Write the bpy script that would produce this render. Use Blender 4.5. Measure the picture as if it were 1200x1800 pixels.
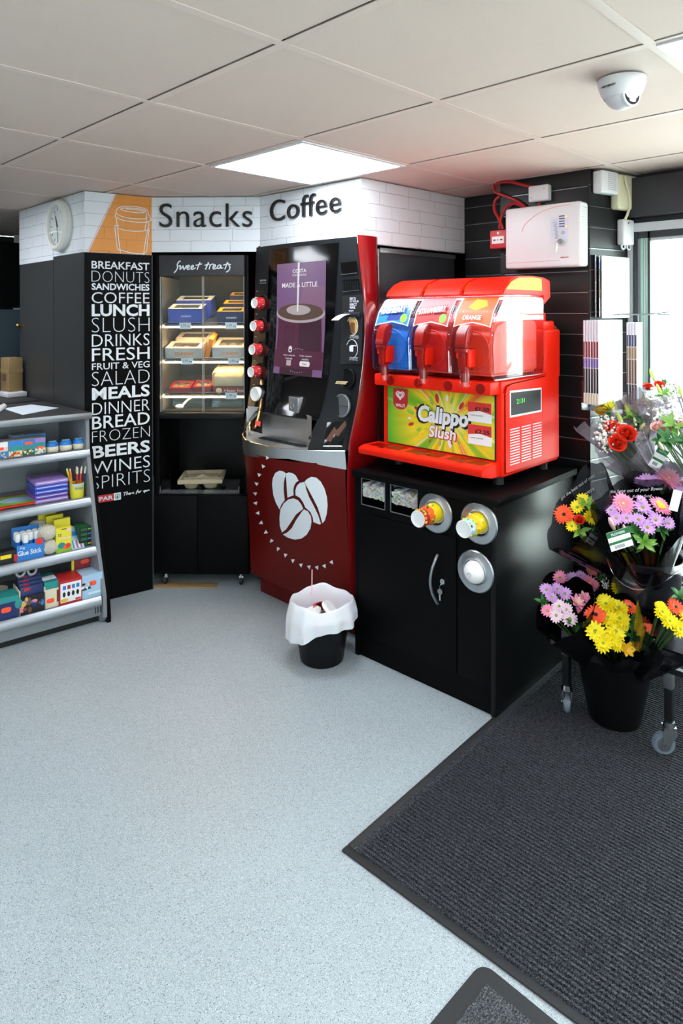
import bpy, bmesh, math, random
from mathutils import Vector as V, Matrix as MX
from mathutils.geometry import tessellate_polygon
from math import sin, cos, pi, radians as RD
random.seed(11)
sc = bpy.context.scene
COL = sc.collection
for o in list(bpy.data.objects): bpy.data.objects.remove(o)

# ------------------------------------------------------------------ camera
EYE = 1.476; CE = 2.09; FPX, PX, PY = 1175.0, 600.0, 548.0      # eye height, ceiling height, pinhole of the photograph
cam = bpy.data.objects.new('camera', bpy.data.cameras.new('camera'))
COL.objects.link(cam); sc.camera = cam
cam.data.sensor_fit = 'HORIZONTAL'; cam.data.sensor_width = 36; cam.data.lens = 36*FPX/1200
cam.data.shift_y = -(900-PY)/1200; cam.data.clip_start = .02; cam.data.clip_end = 200
CAMM = MX.Translation((0, 0, EYE)) @ MX.Rotation(RD(44.6), 4, 'Z') @ MX.Rotation(RD(90), 4, 'X') @ MX.Rotation(RD(-.17), 4, 'Z')
cam.matrix_world = CAMM
# ------------------------------------------------------------------ look
vs = sc.view_settings
sc.display_settings.display_device = 'sRGB'
vs.view_transform = 'Standard'; vs.look = 'None'; vs.gamma = 1; vs.use_curve_mapping = False; vs.exposure = 0.0
cy = sc.cycles
cy.use_denoising = True; cy.max_bounces = 10; cy.diffuse_bounces = 4; cy.glossy_bounces = 4
cy.transparent_max_bounces = 24; cy.transmission_bounces = 8; cy.sample_clamp_indirect = 6; cy.caustics_reflective = False; cy.caustics_refractive = False
# ------------------------------------------------------------------ daylight outside the shop window
wd = bpy.data.worlds.new('daylight'); sc.world = wd; wd.use_nodes = True
bg = wd.node_tree.nodes['Background']; bg.inputs[0].default_value = (.93, .97, 1, 1); bg.inputs[1].default_value = 13
LAMP = 17.0
sun = bpy.data.lights.new('sun', 'SUN'); sun.energy = 35; sun.angle = RD(2); so = bpy.data.objects.new('sun', sun); so.rotation_euler = (RD(28), 0, 0); COL.objects.link(so)   # high sun over the roof, on the street beyond the window                                                        # radiance of the ceiling panels
def portal(name, loc, rot, sx, sy):
    l = bpy.data.lights.new(name, 'AREA'); l.shape = 'RECTANGLE'; l.size = sx; l.size_y = sy; l.cycles.is_portal = True
    o = bpy.data.objects.new(name, l); o.location = loc; o.rotation_euler = rot; COL.objects.link(o); return o
portal('daylight_window', (.15, 3.2, 1.05), (RD(-90), 0, 0), 2.7, 1.55)
portal('daylight_added_window', (2.28, -1.05, 1.1), (RD(90), 0, RD(90)), 1.2, 1.75)  # portal of the added right-hand window

# ------------------------------------------------------------------ image point -> place in the shop
CR = CAMM.to_3x3()
def ray(u, v): return CR @ V(((u-PX)/FPX, -(v-PY)/FPX, -1))
def atz(u, v, z):
    d = ray(u, v); return V((0, 0, EYE)) + d*((z-EYE)/d.z)
def onp(u, v, P, Q):                                              # on the vertical plane through P and Q
    n = V((-(Q[1]-P[1]), Q[0]-P[0], 0)); d = ray(u, v)
    return V((0, 0, EYE)) + d*(n.dot(V((P[0], P[1], 0)))/n.dot(d))
def ony(u, v, y):
    d = ray(u, v); return V((0, 0, EYE)) + d*(y/d.y)
def onx(u, v, x):
    d = ray(u, v); return V((0, 0, EYE)) + d*(x/d.x)

# ------------------------------------------------------------------ materials
def lin(c):
    if isinstance(c, str):
        c = [int(c[i:i+2], 16)/255 for i in (0, 2, 4)]
        c = [x/12.92 if x <= .04045 else ((x+.055)/1.055)**2.4 for x in c]
    return (c[0], c[1], c[2], 1)
MT = {}
def newmat(n):
    m = bpy.data.materials.new(n); m.use_nodes = True; MT[n] = m
    nt = m.node_tree; return m, nt, nt.nodes['Principled BSDF'], nt.nodes, nt.links
def mat(n, c, rough=.45, metal=0, bump=0, bscale=80, var=.06, vscale=12, coat=0, emit=None, es=1, spec=.5, sss=0):
    m, nt, b, N, L = newmat(n)
    tc = N.new('ShaderNodeTexCoord')
    nz = N.new('ShaderNodeTexNoise'); nz.inputs['Scale'].default_value = vscale; nz.inputs['Detail'].default_value = 3
    L.new(tc.outputs['Object'], nz.inputs['Vector'])
    mr = N.new('ShaderNodeMapRange'); mr.inputs['To Min'].default_value = 1-var; mr.inputs['To Max'].default_value = 1+var
    L.new(nz.outputs[0], mr.inputs['Value'])
    mx = N.new('ShaderNodeVectorMath'); mx.operation = 'SCALE'; mx.inputs[0].default_value = lin(c)[:3]
    L.new(mr.outputs[0], mx.inputs['Scale']); L.new(mx.outputs[0], b.inputs['Base Color'])
    b.inputs['Roughness'].default_value = rough; b.inputs['Metallic'].default_value = metal
    b.inputs['Specular IOR Level'].default_value = spec
    b.inputs['Coat Weight'].default_value = coat; b.inputs['Coat Roughness'].default_value = .05
    if sss: b.inputs['Subsurface Weight'].default_value = sss; b.inputs['Subsurface Scale'].default_value = .02
    if emit: b.inputs['Emission Color'].default_value = lin(emit); b.inputs['Emission Strength'].default_value = es
    if bump:
        n2 = N.new('ShaderNodeTexNoise'); n2.inputs['Scale'].default_value = bscale; L.new(tc.outputs['Object'], n2.inputs['Vector'])
        bp = N.new('ShaderNodeBump'); bp.inputs['Strength'].default_value = bump; bp.inputs['Distance'].default_value = .01
        L.new(n2.outputs[0], bp.inputs['Height']); L.new(bp.outputs[0], b.inputs['Normal'])
    return m
def glow(n, c, s):
    m, nt, b, N, L = newmat(n)
    b.inputs['Base Color'].default_value = lin('101010'); b.inputs['Roughness'].default_value = .3; b.inputs['Emission Color'].default_value = lin(c); b.inputs['Emission Strength'].default_value = s
    return m
def clear(n, tint, rough=.03, ior=1.45, opac=0, ocol='ffffff', boost=1):
    """thin clear plastic or glass sheet: see-through with a Fresnel reflection, optionally a film of colour"""
    m, nt, b, N, L = newmat(n); N.remove(b)
    out = N['Material Output']; tr = N.new('ShaderNodeBsdfTransparent'); tr.inputs[0].default_value = lin(tint)
    gl = N.new('ShaderNodeBsdfGlossy'); gl.inputs['Roughness'].default_value = rough; gl.inputs['Color'].default_value = (1, 1, 1, 1)
    ge = N.new('ShaderNodeNewGeometry'); dt = N.new('ShaderNodeVectorMath'); dt.operation = 'DOT_PRODUCT'; L.new(ge.outputs['Normal'], dt.inputs[0]); L.new(ge.outputs['Incoming'], dt.inputs[1])
    def mth(op, x, y=None):
        q = N.new('ShaderNodeMath'); q.operation = op
        for k, w in enumerate((x, y)):
            if w is None: continue
            if hasattr(w, 'links'): L.new(w, q.inputs[k])
            else: q.inputs[k].default_value = w
        return q.outputs[0]
    f0 = ((ior-1)/(ior+1))**2; fres = mth('ADD', mth('MULTIPLY', mth('POWER', mth('SUBTRACT', 1.0, mth('ABSOLUTE', dt.outputs['Value'])), 5.0), 1-f0), f0)   # Schlick, the same from both sides of the sheet
    src = tr.outputs[0]
    if opac:
        df = N.new('ShaderNodeBsdfDiffuse'); df.inputs[0].default_value = lin(ocol)
        m1 = N.new('ShaderNodeMixShader'); m1.inputs[0].default_value = opac
        L.new(tr.outputs[0], m1.inputs[1]); L.new(df.outputs[0], m1.inputs[2]); src = m1.outputs[0]
    mul = N.new('ShaderNodeMath'); mul.operation = 'MULTIPLY'; mul.inputs[1].default_value = boost; mul.use_clamp = True
    L.new(fres, mul.inputs[0])
    m2 = N.new('ShaderNodeMixShader'); L.new(mul.outputs[0], m2.inputs[0]); L.new(src, m2.inputs[1]); L.new(gl.outputs[0], m2.inputs[2])
    L.new(m2.outputs[0], out.inputs[0]); return m

# ------------------------------------------------------------------ mesh builder
ID = MX.Identity(4)
def frame(o, x, y):                                                # local x, y, z=x*y
    x = V(x).normalized(); y = V(y); z = x.cross(y).normalized(); y = z.cross(x)
    return MX(((x.x, y.x, z.x, o[0]), (x.y, y.y, z.y, o[1]), (x.z, y.z, z.z, o[2]), (0, 0, 0, 1)))
def along(p0, p1):
    d = V(p1)-V(p0); q = d.to_track_quat('Z', 'Y'); return MX.Translation(p0) @ q.to_matrix().to_4x4(), d.length
class B:
    def __init__(s): s.bm = bmesh.new(); s.mats = []
    def mi(s, m):
        if m not in s.mats: s.mats.append(m)
        return s.mats.index(m)
    def put(s, t, m, T=None):
        """append temporary bmesh t"""
        i = s.mi(m); mp = {}
        for v in t.verts: mp[v] = s.bm.verts.new(T @ v.co if T else v.co)
        for f in t.faces:
            try: g = s.bm.faces.new([mp[v] for v in f.verts]); g.material_index = i
            except ValueError: pass
        t.free(); return s
    def box(s, x0, x1, y0, y1, z0, z1, m, bev=0, seg=2, T=None):
        t = bmesh.new(); bmesh.ops.create_cube(t, size=1)
        for v in t.verts: v.co = V(((x0+x1)/2+v.co.x*(x1-x0), (y0+y1)/2+v.co.y*(y1-y0), (z0+z1)/2+v.co.z*(z1-z0)))
        if bev: bmesh.ops.bevel(t, geom=t.edges[:], offset=bev, segments=seg, profile=.5, affect='EDGES')
        return s.put(t, m, T)
    def cyl(s, p0, p1, r0, r1=None, m='', n=16, cap=True, T=None, bev=0):
        t = bmesh.new(); A, l = along(p0, p1)
        bmesh.ops.create_cone(t, cap_ends=cap, segments=n, radius1=r0, radius2=r0 if r1 is None else r1, depth=l)
        bmesh.ops.translate(t, verts=t.verts, vec=(0, 0, l/2))
        if bev: bmesh.ops.bevel(t, geom=[e for e in t.edges if e.is_boundary or len(e.link_faces) == 2 and any(len(f.verts) > 4 for f in e.link_faces)], offset=bev, segments=2, affect='EDGES')
        return s.put(t, m, (T @ A) if T else A)
    def lathe(s, prof, m, n=24, T=None, a0=0, a1=2*pi):
        t = bmesh.new(); full = abs(a1-a0-2*pi) < 1e-6; k = n if full else n+1; rows = []
        for r, z in prof:
            if r < 1e-6: rows.append([t.verts.new((0, 0, z))])
            else: rows.append([t.verts.new((r*cos(a0+(a1-a0)*i/n), r*sin(a0+(a1-a0)*i/n), z)) for i in range(k)])
        for a, b in zip(rows, rows[1:]):
            for i in range(n):
                j = (i+1) % k
                if len(a) == 1 and len(b) == 1: continue
                if len(a) == 1: f = [a[0], b[j], b[i]]
                elif len(b) == 1: f = [a[i], a[j], b[0]]
                else: f = [a[i], a[j], b[j], b[i]]
                t.faces.new(f)
        return s.put(t, m, T)
    def tube(s, pts, r, m, n=8, T=None, closed=False, smooth=0):
        pts = [V(p) for p in pts]
        if smooth: pts = spline(pts, smooth, closed)
        t = bmesh.new(); rings = []; N = len(pts); up = None
        for i, p in enumerate(pts):
            d = ((pts[(i+1) % N]-pts[i-1]) if closed or 0 < i < N-1 else (pts[1]-pts[0] if i == 0 else pts[-1]-pts[-2])).normalized()
            if up is None: up = d.orthogonal().normalized()
            up = (up-d*up.dot(d)).normalized(); w = d.cross(up)
            rr = r(i/(N-1)) if callable(r) else r
            rings.append([t.verts.new(p+(up*cos(2*pi*k/n)+w*sin(2*pi*k/n))*rr) for k in range(n)])
        for i in range(N if closed else N-1):
            a, b = rings[i], rings[(i+1) % N]
            for k in range(n): t.faces.new((a[k], a[(k+1) % n], b[(k+1) % n], b[k]))
        if not closed:
            t.faces.new(rings[0][::-1]); t.faces.new(rings[-1])
        return s.put(t, m, T)
    def prism(s, poly, z0, z1, m, T=None, bev=0, seg=2):
        t = bmesh.new(); f = t.faces.new([t.verts.new((p[0], p[1], z0)) for p in poly])
        if z1 != z0:
            r = bmesh.ops.extrude_face_region(t, geom=[f]); bmesh.ops.translate(t, verts=[g for g in r['geom'] if isinstance(g, bmesh.types.BMVert)], vec=(0, 0, z1-z0))
            bmesh.ops.recalc_face_normals(t, faces=t.faces)
            if bev: bmesh.ops.bevel(t, geom=t.edges[:], offset=bev, segments=seg, affect='EDGES')
            t2 = [f for f in t.faces if len(f.verts) > 4]
            bmesh.ops.triangulate(t, faces=t2)
        else: bmesh.ops.triangulate(t, faces=t.faces[:])
        return s.put(t, m, T)
    def poly(s, pts, m, T=None):
        t = bmesh.new(); t.faces.new([t.verts.new(p) for p in pts]); return s.put(t, m, T)
    def grid(s, fn, nu, nv, m, T=None, skip=None, cu=False):
        t = bmesh.new(); vs = [[t.verts.new(fn(i/nu, j/nv)) for j in range(nv+1)] for i in range(nu if cu else nu+1)]
        for i in range(nu):
            for j in range(nv):
                if skip and skip((i+.5)/nu, (j+.5)/nv): continue
                k = (i+1) % nu if cu else i+1
                try: t.faces.new((vs[i][j], vs[k][j], vs[k][j+1], vs[i][j+1]))
                except ValueError: pass
        return s.put(t, m, T)
    def ell(s, c, r, m, u=16, v=10, T=None):
        t = bmesh.new(); bmesh.ops.create_uvsphere(t, u_segments=u, v_segments=v, radius=1)
        if not hasattr(r, '__len__'): r = (r, r, r)
        for w in t.verts: w.co = V((c[0]+w.co.x*r[0], c[1]+w.co.y*r[1], c[2]+w.co.z*r[2]))
        return s.put(t, m, T)
    def text(s, txt, m, T, w=None, h=None, off=0, depth=0, shear=0, bevel=0, res=3, space=1, anchor='C', line=1, fit=True):
        """lettering in the local x-y plane of T, fitted to width w and/or height h; anchor C centre, L left-bottom"""
        cu = bpy.data.curves.new('t', 'FONT'); cu.body = txt; cu.offset = off; cu.shear = shear; cu.resolution_u = res; cu.space_character = space; cu.space_line = line
        cu.align_x = 'CENTER' if anchor == 'C' else 'LEFT'
        ob = bpy.data.objects.new('t', cu); COL.objects.link(ob)
        dg = bpy.context.evaluated_depsgraph_get(); me = ob.evaluated_get(dg).to_mesh()
        t = bmesh.new(); t.from_mesh(me); bpy.data.objects.remove(ob); bpy.data.curves.remove(cu)
        if not t.verts: return s
        xs = [v.co.x for v in t.verts]; ys = [v.co.y for v in t.verts]; x0, x1, y0, y1 = min(xs), max(xs), min(ys), max(ys)
        sx = w/(x1-x0) if w else None; sy = h/(y1-y0) if h else None
        sx = sx or sy; sy = sy or sx
        ox, oy = ((x0+x1)/2, (y0+y1)/2) if anchor == 'C' else (x0, y0)
        for v in t.verts: v.co = V(((v.co.x-ox)*sx, (v.co.y-oy)*sy, 0))
        if depth:
            r = bmesh.ops.extrude_face_region(t, geom=t.faces[:]); bmesh.ops.translate(t, verts=[g for g in r['geom'] if isinstance(g, bmesh.types.BMVert)], vec=(0, 0, depth))
            bmesh.ops.recalc_face_normals(t, faces=t.faces)
        return s.put(t, m, T)
    def patch(s, poly, fn, m, cell=.02, off=0):
        """fill a 2-D outline, cut it fine and lay it on a surface through fn(x, y)"""
        t = bmesh.new(); t.faces.new([t.verts.new((p[0], p[1], 0)) for p in poly]); bmesh.ops.triangulate(t, faces=t.faces[:])
        for _ in range(6):
            e = [e for e in t.edges if e.calc_length() > cell]
            if not e: break
            bmesh.ops.subdivide_edges(t, edges=e, cuts=1); bmesh.ops.triangulate(t, faces=t.faces[:])
        for v in t.verts: v.co = fn(v.co.x, v.co.y)
        return s.put(t, m)
    def build(s, name, parent=None, label=None, world=False, sharp=35, flat=False):
        me = bpy.data.meshes.new(name)
        if world and parent is not None: s.bm.transform(WM[parent.name].inverted())
        bmesh.ops.recalc_face_normals(s.bm, faces=s.bm.faces) if not flat else None
        s.bm.to_mesh(me); s.bm.free()
        for m in s.mats: me.materials.append(MT[m])
        if len(me.polygons):
            me.polygons.foreach_set('use_smooth', [True]*len(me.polygons)); me.set_sharp_from_angle(angle=RD(sharp))
        o = bpy.data.objects.new(name, me); COL.objects.link(o)
        if parent is not None: o.parent = parent; WM[o.name] = WM[parent.name]
        else: WM[o.name] = ID.copy()
        if label: o['label'] = label
        return o
WM = {}
def spline(P, k, closed=False):
    P = [V(p) for p in P]; N = len(P); out = []
    for i in range(N if closed else N-1):
        a = P[i-1] if closed or i else P[0]; b = P[i]; c = P[(i+1) % N]; d = P[(i+2) % N] if closed or i+2 < N else c
        for j in range(k):
            t = j/k; out.append(.5*(2*b+(c-a)*t+(2*a-5*b+4*c-d)*t*t+(3*b-a-3*c+d)*t**3))
    if not closed: out.append(P[-1])
    return out
def tag(o, label, cat, group=None, kind=None):
    o['label'] = label; o['category'] = cat
    if group: o['group'] = group
    if kind: o['kind'] = kind
    return o
def thing(name, label, cat, loc, rz=0, group=None):
    o = bpy.data.objects.new(name, None); COL.objects.link(o); o.empty_display_size = .05
    o.location = loc; o.rotation_euler = (0, 0, rz); tag(o, label, cat, group)
    WM[o.name] = MX.Translation(loc) @ MX.Rotation(rz, 4, 'Z'); return o
def solo(b, name, label, cat, loc=(0, 0, 0), rz=0, group=None, world=False, kind=None, sharp=35):
    Mw = MX.Translation(loc) @ MX.Rotation(rz, 4, 'Z')
    if world: b.bm.transform(Mw.inverted())
    o = b.build(name, sharp=sharp); o.location = loc; o.rotation_euler = (0, 0, rz); WM[o.name] = Mw
    return tag(o, label, cat, group, kind)
def struct(b, name, parent=None, loc=None, rz=0, world=False, sharp=35):
    if loc is not None and world: b.bm.transform((MX.Translation(loc) @ MX.Rotation(rz, 4, 'Z')).inverted())
    o = b.build(name, parent, sharp=sharp)
    if loc is not None: o.location = loc; o.rotation_euler = (0, 0, rz); WM[o.name] = MX.Translation(loc) @ MX.Rotation(rz, 4, 'Z')
    if parent is None: o['kind'] = 'structure'
    return o
def clone(src, loc, rz, label, group=None):
    """copy of a thing with copies of its parts and sub-parts"""
    r = src.copy(); COL.objects.link(r); r.location = loc; r.rotation_euler = (0, 0, rz); r['label'] = label
    if group: r['group'] = group
    WM[r.name] = MX.Translation(loc) @ MX.Rotation(rz, 4, 'Z')
    for ch in list(src.children):
        c = ch.copy(); COL.objects.link(c); c.parent = r; WM[c.name] = WM[r.name]
        for g in ch.children:
            d = g.copy(); COL.objects.link(d); d.parent = c
    return r
def rrect(w, h, r, n=4, cx=0, cy_=0):
    out = []
    for k, (sx, sy) in enumerate(((1, 1), (-1, 1), (-1, -1), (1, -1))):
        for i in range(n+1):
            a = pi/2*k+pi/2*i/n; out.append((cx+sx*(w/2-r)+r*cos(a), cy_+sy*(h/2-r)+r*sin(a)))
    return out
def disc(r, n=24, cx=0, cy_=0, ry=None): return [(cx+r*cos(2*pi*i/n), cy_+(ry or r)*sin(2*pi*i/n)) for i in range(n)]
# ------------------------------------------------------------------ the shop's materials
def floor_mat():
    m, nt, b, N, L = newmat('floor_vinyl')
    tc = N.new('ShaderNodeTexCoord'); base = lin('ccd6d6')
    nz = N.new('ShaderNodeTexNoise'); nz.inputs['Scale'].default_value = 3; nz.inputs['Detail'].default_value = 4; L.new(tc.outputs['Object'], nz.inputs['Vector'])
    r0 = N.new('ShaderNodeValToRGB'); r0.color_ramp.elements[0].color = lin('98a4aa'); r0.color_ramp.elements[1].color = lin('a7b3ba'); L.new(nz.outputs[0], r0.inputs[0])
    last = r0.outputs[0]
    for sc_, thr, col, dens in ((330, .34, '5c686d', .6), (430, .30, 'e4eaec', .6), (150, .2, '33393d', .34), (210, .24, '857c69', .35)):
        v = N.new('ShaderNodeTexVoronoi'); v.inputs['Scale'].default_value = sc_; L.new(tc.outputs['Object'], v.inputs['Vector'])
        lt = N.new('ShaderNodeMath'); lt.operation = 'LESS_THAN'; lt.inputs[1].default_value = thr; L.new(v.outputs['Distance'], lt.inputs[0])
        sp = N.new('ShaderNodeSeparateColor'); L.new(v.outputs['Color'], sp.inputs[0])
        l2 = N.new('ShaderNodeMath'); l2.operation = 'LESS_THAN'; l2.inputs[1].default_value = dens; L.new(sp.outputs[0], l2.inputs[0])
        ml = N.new('ShaderNodeMath'); ml.operation = 'MULTIPLY'; L.new(lt.outputs[0], ml.inputs[0]); L.new(l2.outputs[0], ml.inputs[1])
        m7 = N.new('ShaderNodeMath'); m7.operation = 'MULTIPLY'; m7.inputs[1].default_value = .75; L.new(ml.outputs[0], m7.inputs[0])
        mx = N.new('ShaderNodeMix'); mx.data_type = 'RGBA'; mx.inputs['B'].default_value = lin(col); L.new(m7.outputs[0], mx.inputs['Factor']); L.new(last, mx.inputs['A']); last = mx.outputs['Result']
    L.new(last, b.inputs['Base Color']); b.inputs['Roughness'].default_value = .42; b.inputs['Specular IOR Level'].default_value = .35
    n3 = N.new('ShaderNodeTexNoise'); n3.inputs['Scale'].default_value = 260; L.new(tc.outputs['Object'], n3.inputs['Vector'])
    bp = N.new('ShaderNodeBump'); bp.inputs['Strength'].default_value = .12; bp.inputs['Distance'].default_value = .004; L.new(n3.outputs[0], bp.inputs['Height']); L.new(bp.outputs[0], b.inputs['Normal'])
floor_mat()
def brick_mat(n, base, grey):
    """printed white brick wallcovering: faint courses with broken grey joints"""
    m, nt, b, N, L = newmat(n)
    tc = N.new('ShaderNodeTexCoord'); sp = N.new('ShaderNodeSeparateXYZ'); L.new(tc.outputs['Object'], sp.inputs[0])
    nz = N.new('ShaderNodeTexNoise'); nz.inputs['Scale'].default_value = 22; nz.inputs['Detail'].default_value = 3; L.new(tc.outputs['Object'], nz.inputs['Vector'])
    ad = N.new('ShaderNodeMath'); ad.operation = 'MULTIPLY_ADD'; ad.inputs[1].default_value = .012; L.new(nz.outputs[0], ad.inputs[0]); L.new(sp.outputs[2], ad.inputs[2])
    cb = N.new('ShaderNodeCombineXYZ'); L.new(sp.outputs[0], cb.inputs[0]); L.new(ad.outputs[0], cb.inputs[1])
    br = N.new('ShaderNodeTexBrick'); br.inputs['Scale'].default_value = 1; br.inputs['Brick Width'].default_value = .21; br.inputs['Row Height'].default_value = .062
    br.inputs['Mortar Size'].default_value = .0022; br.inputs['Mortar Smooth'].default_value = .9; br.offset = .42; br.squash = .8; br.squash_frequency = 3
    br.inputs['Color1'].default_value = (1, 1, 1, 1); br.inputs['Color2'].default_value = (.92, .93, .95, 1); br.inputs['Mortar'].default_value = (0, 0, 0, 1)
    L.new(cb.outputs[0], br.inputs['Vector'])
    n2 = N.new('ShaderNodeTexNoise'); n2.inputs['Scale'].default_value = 9; n2.inputs['Detail'].default_value = 5; L.new(tc.outputs['Object'], n2.inputs['Vector'])
    rp = N.new('ShaderNodeValToRGB'); rp.color_ramp.elements[0].position = .38; rp.color_ramp.elements[1].position = .62; L.new(n2.outputs[0], rp.inputs[0])
    fm = N.new('ShaderNodeMath'); fm.operation = 'MULTIPLY'; L.new(br.outputs['Fac'], fm.inputs[0]); L.new(rp.outputs[0], fm.inputs[1])
    f2 = N.new('ShaderNodeMath'); f2.operation = 'MULTIPLY_ADD'; f2.inputs[1].default_value = .55; L.new(br.outputs['Fac'], f2.inputs[0])
    f3 = N.new('ShaderNodeMath'); f3.operation = 'MULTIPLY'; f3.inputs[1].default_value = .4; L.new(fm.outputs[0], f3.inputs[0]); L.new(f3.outputs[0], f2.inputs[2])
    mx = N.new('ShaderNodeMix'); mx.data_type = 'RGBA'; mx.inputs['B'].default_value = lin(grey); L.new(f2.outputs[0], mx.inputs['Factor'])
    m3 = N.new('ShaderNodeMix'); m3.data_type = 'RGBA'; m3.blend_type = 'MULTIPLY'; m3.inputs['Factor'].default_value = 1; m3.inputs['A'].default_value = lin(base); L.new(br.outputs['Color'], m3.inputs['B'])
    # joints keep the base, the brick colour only varies a little
    m4 = N.new('ShaderNodeMix'); m4.data_type = 'RGBA'; m4.inputs['A'].default_value = lin(base); m4.inputs['Factor'].default_value = 0; L.new(m3.outputs['Result'], m4.inputs['B'])
    L.new(m4.outputs['Result'], mx.inputs['A']); L.new(mx.outputs['Result'], b.inputs['Base Color']); b.inputs['Roughness'].default_value = .55
brick_mat('brick_print', 'e3e7ed', '8d929c'); brick_mat('brick_orange', 'd98d3c', 'a4672a')
def brushed(n, c, rough, ax):
    m, nt, b, N, L = newmat(n); tc = N.new('ShaderNodeTexCoord'); mp = N.new('ShaderNodeMapping'); mp.inputs['Scale'].default_value = ax
    nz = N.new('ShaderNodeTexNoise'); nz.inputs['Scale'].default_value = 30; nz.inputs['Detail'].default_value = 4
    L.new(tc.outputs['Object'], mp.inputs[0]); L.new(mp.outputs[0], nz.inputs['Vector'])
    mr = N.new('ShaderNodeMapRange'); mr.inputs['To Min'].default_value = rough-.08; mr.inputs['To Max'].default_value = rough+.1; L.new(nz.outputs[0], mr.inputs['Value']); L.new(mr.outputs[0], b.inputs['Roughness'])
    bp = N.new('ShaderNodeBump'); bp.inputs['Strength'].default_value = .08; bp.inputs['Distance'].default_value = .002; L.new(nz.outputs[0], bp.inputs['Height']); L.new(bp.outputs[0], b.inputs['Normal'])
    b.inputs['Base Color'].default_value = lin(c); b.inputs['Metallic'].default_value = 1
brushed('steel', 'e2e2e2', .36, (.9, .9, .04)); brushed('steel_band', 'cfd1d3', .3, (6, 6, .5)); brushed('aluminium', 'b9bdc2', .34, (6, .5, .5))
def mat_rib(n, c, c2, period, axis):
    m, nt, b, N, L = newmat(n); tc = N.new('ShaderNodeTexCoord')
    nz = N.new('ShaderNodeTexNoise'); nz.inputs['Scale'].default_value = 340; nz.inputs['Detail'].default_value = 3; L.new(tc.outputs['Object'], nz.inputs['Vector'])
    rp = N.new('ShaderNodeValToRGB'); rp.color_ramp.elements[0].position = .42; rp.color_ramp.elements[1].position = .66
    rp.color_ramp.elements[0].color = lin(c); rp.color_ramp.elements[1].color = lin(c2); L.new(nz.outputs[0], rp.inputs[0]); L.new(rp.outputs[0], b.inputs['Base Color'])
    vo = N.new('ShaderNodeTexNoise'); vo.inputs['Scale'].default_value = 500; L.new(tc.outputs['Object'], vo.inputs['Vector'])
    bp = N.new('ShaderNodeBump'); bp.inputs['Strength'].default_value = .5; bp.inputs['Distance'].default_value = .004; L.new(vo.outputs[0], bp.inputs['Height']); L.new(bp.outputs[0], b.inputs['Normal'])
    b.inputs['Roughness'].default_value = .75; b.inputs['Specular IOR Level'].default_value = .12
mat_rib('mat_pile', '191a1e', '56585f', .02, 1); mat_rib('mat_loop', '2a2b2f', '6a6c70', .02, 1)
def calippo():
    """the panel's printed artwork: a green, yellow and red burst with pale rays"""
    m, nt, b, N, L = newmat('slush_artwork'); tc = N.new('ShaderNodeTexCoord'); sp = N.new('ShaderNodeSeparateXYZ')
    mp = N.new('ShaderNodeMapping'); mp.inputs['Location'].default_value = (-.33, 0, -.13); L.new(tc.outputs['Object'], mp.inputs[0]); L.new(mp.outputs[0], sp.inputs[0])
    at = N.new('ShaderNodeMath'); at.operation = 'ARCTAN2'; L.new(sp.outputs[2], at.inputs[0]); L.new(sp.outputs[0], at.inputs[1])
    cb = N.new('ShaderNodeCombineXYZ'); L.new(at.outputs[0], cb.inputs[0])
    nz = N.new('ShaderNodeTexNoise'); nz.inputs['Scale'].default_value = 2.3; nz.inputs['Detail'].default_value = 1; L.new(cb.outputs[0], nz.inputs['Vector'])
    r = N.new('ShaderNodeValToRGB'); e = r.color_ramp; e.elements[0].position = .3; e.elements[0].color = lin('5fb02c'); e.elements[1].position = .75; e.elements[1].color = lin('cf2a1c')
    for p, c in ((.42, '9cc62c'), (.5, 'e8d92f'), (.6, 'e9c02a'), (.67, 'dd6a24')): x = e.elements.new(p); x.color = lin(c)
    L.new(nz.outputs[0], r.inputs[0])
    n2 = N.new('ShaderNodeTexNoise'); n2.inputs['Scale'].default_value = 9; n2.inputs['Detail'].default_value = 0; L.new(cb.outputs[0], n2.inputs['Vector'])
    r2 = N.new('ShaderNodeValToRGB'); r2.color_ramp.elements[0].position = .58; r2.color_ramp.elements[1].position = .75; L.new(n2.outputs[0], r2.inputs[0])
    ln = N.new('ShaderNodeVectorMath'); ln.operation = 'LENGTH'; L.new(mp.outputs[0], ln.inputs[0])
    far = N.new('ShaderNodeMapRange'); far.inputs['From Min'].default_value = .2; far.inputs['From Max'].default_value = .33; L.new(ln.outputs['Value'], far.inputs['Value'])
    gx = N.new('ShaderNodeMix'); gx.data_type = 'RGBA'; gx.inputs['B'].default_value = lin('58b52f'); L.new(far.outputs[0], gx.inputs['Factor']); L.new(r.outputs[0], gx.inputs['A'])
    ry = N.new('ShaderNodeMath'); ry.operation = 'MULTIPLY'; ry.inputs[1].default_value = .45; L.new(r2.outputs[0], ry.inputs[0])
    mx = N.new('ShaderNodeMix'); mx.data_type = 'RGBA'; mx.inputs['B'].default_value = lin('fbf6d0'); L.new(ry.outputs[0], mx.inputs['Factor']); L.new(gx.outputs['Result'], mx.inputs['A'])
    near = N.new('ShaderNodeMapRange'); near.inputs['From Min'].default_value = .1; near.inputs['From Max'].default_value = .02; L.new(ln.outputs['Value'], near.inputs['Value'])
    m5 = N.new('ShaderNodeMix'); m5.data_type = 'RGBA'; m5.inputs['B'].default_value = lin('f2ea8a'); L.new(near.outputs[0], m5.inputs['Factor']); L.new(mx.outputs['Result'], m5.inputs['A'])
    L.new(m5.outputs['Result'], b.inputs['Base Color']); b.inputs['Roughness'].default_value = .2
calippo()
mat('ceiling_tile', 'd8c5bb', .8, bump=.08, bscale=300, var=.02); mat('ceiling_bar', 'dccac1', .5, var=.01); mat('ceiling_void', '2b2b2c', .9)
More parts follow.
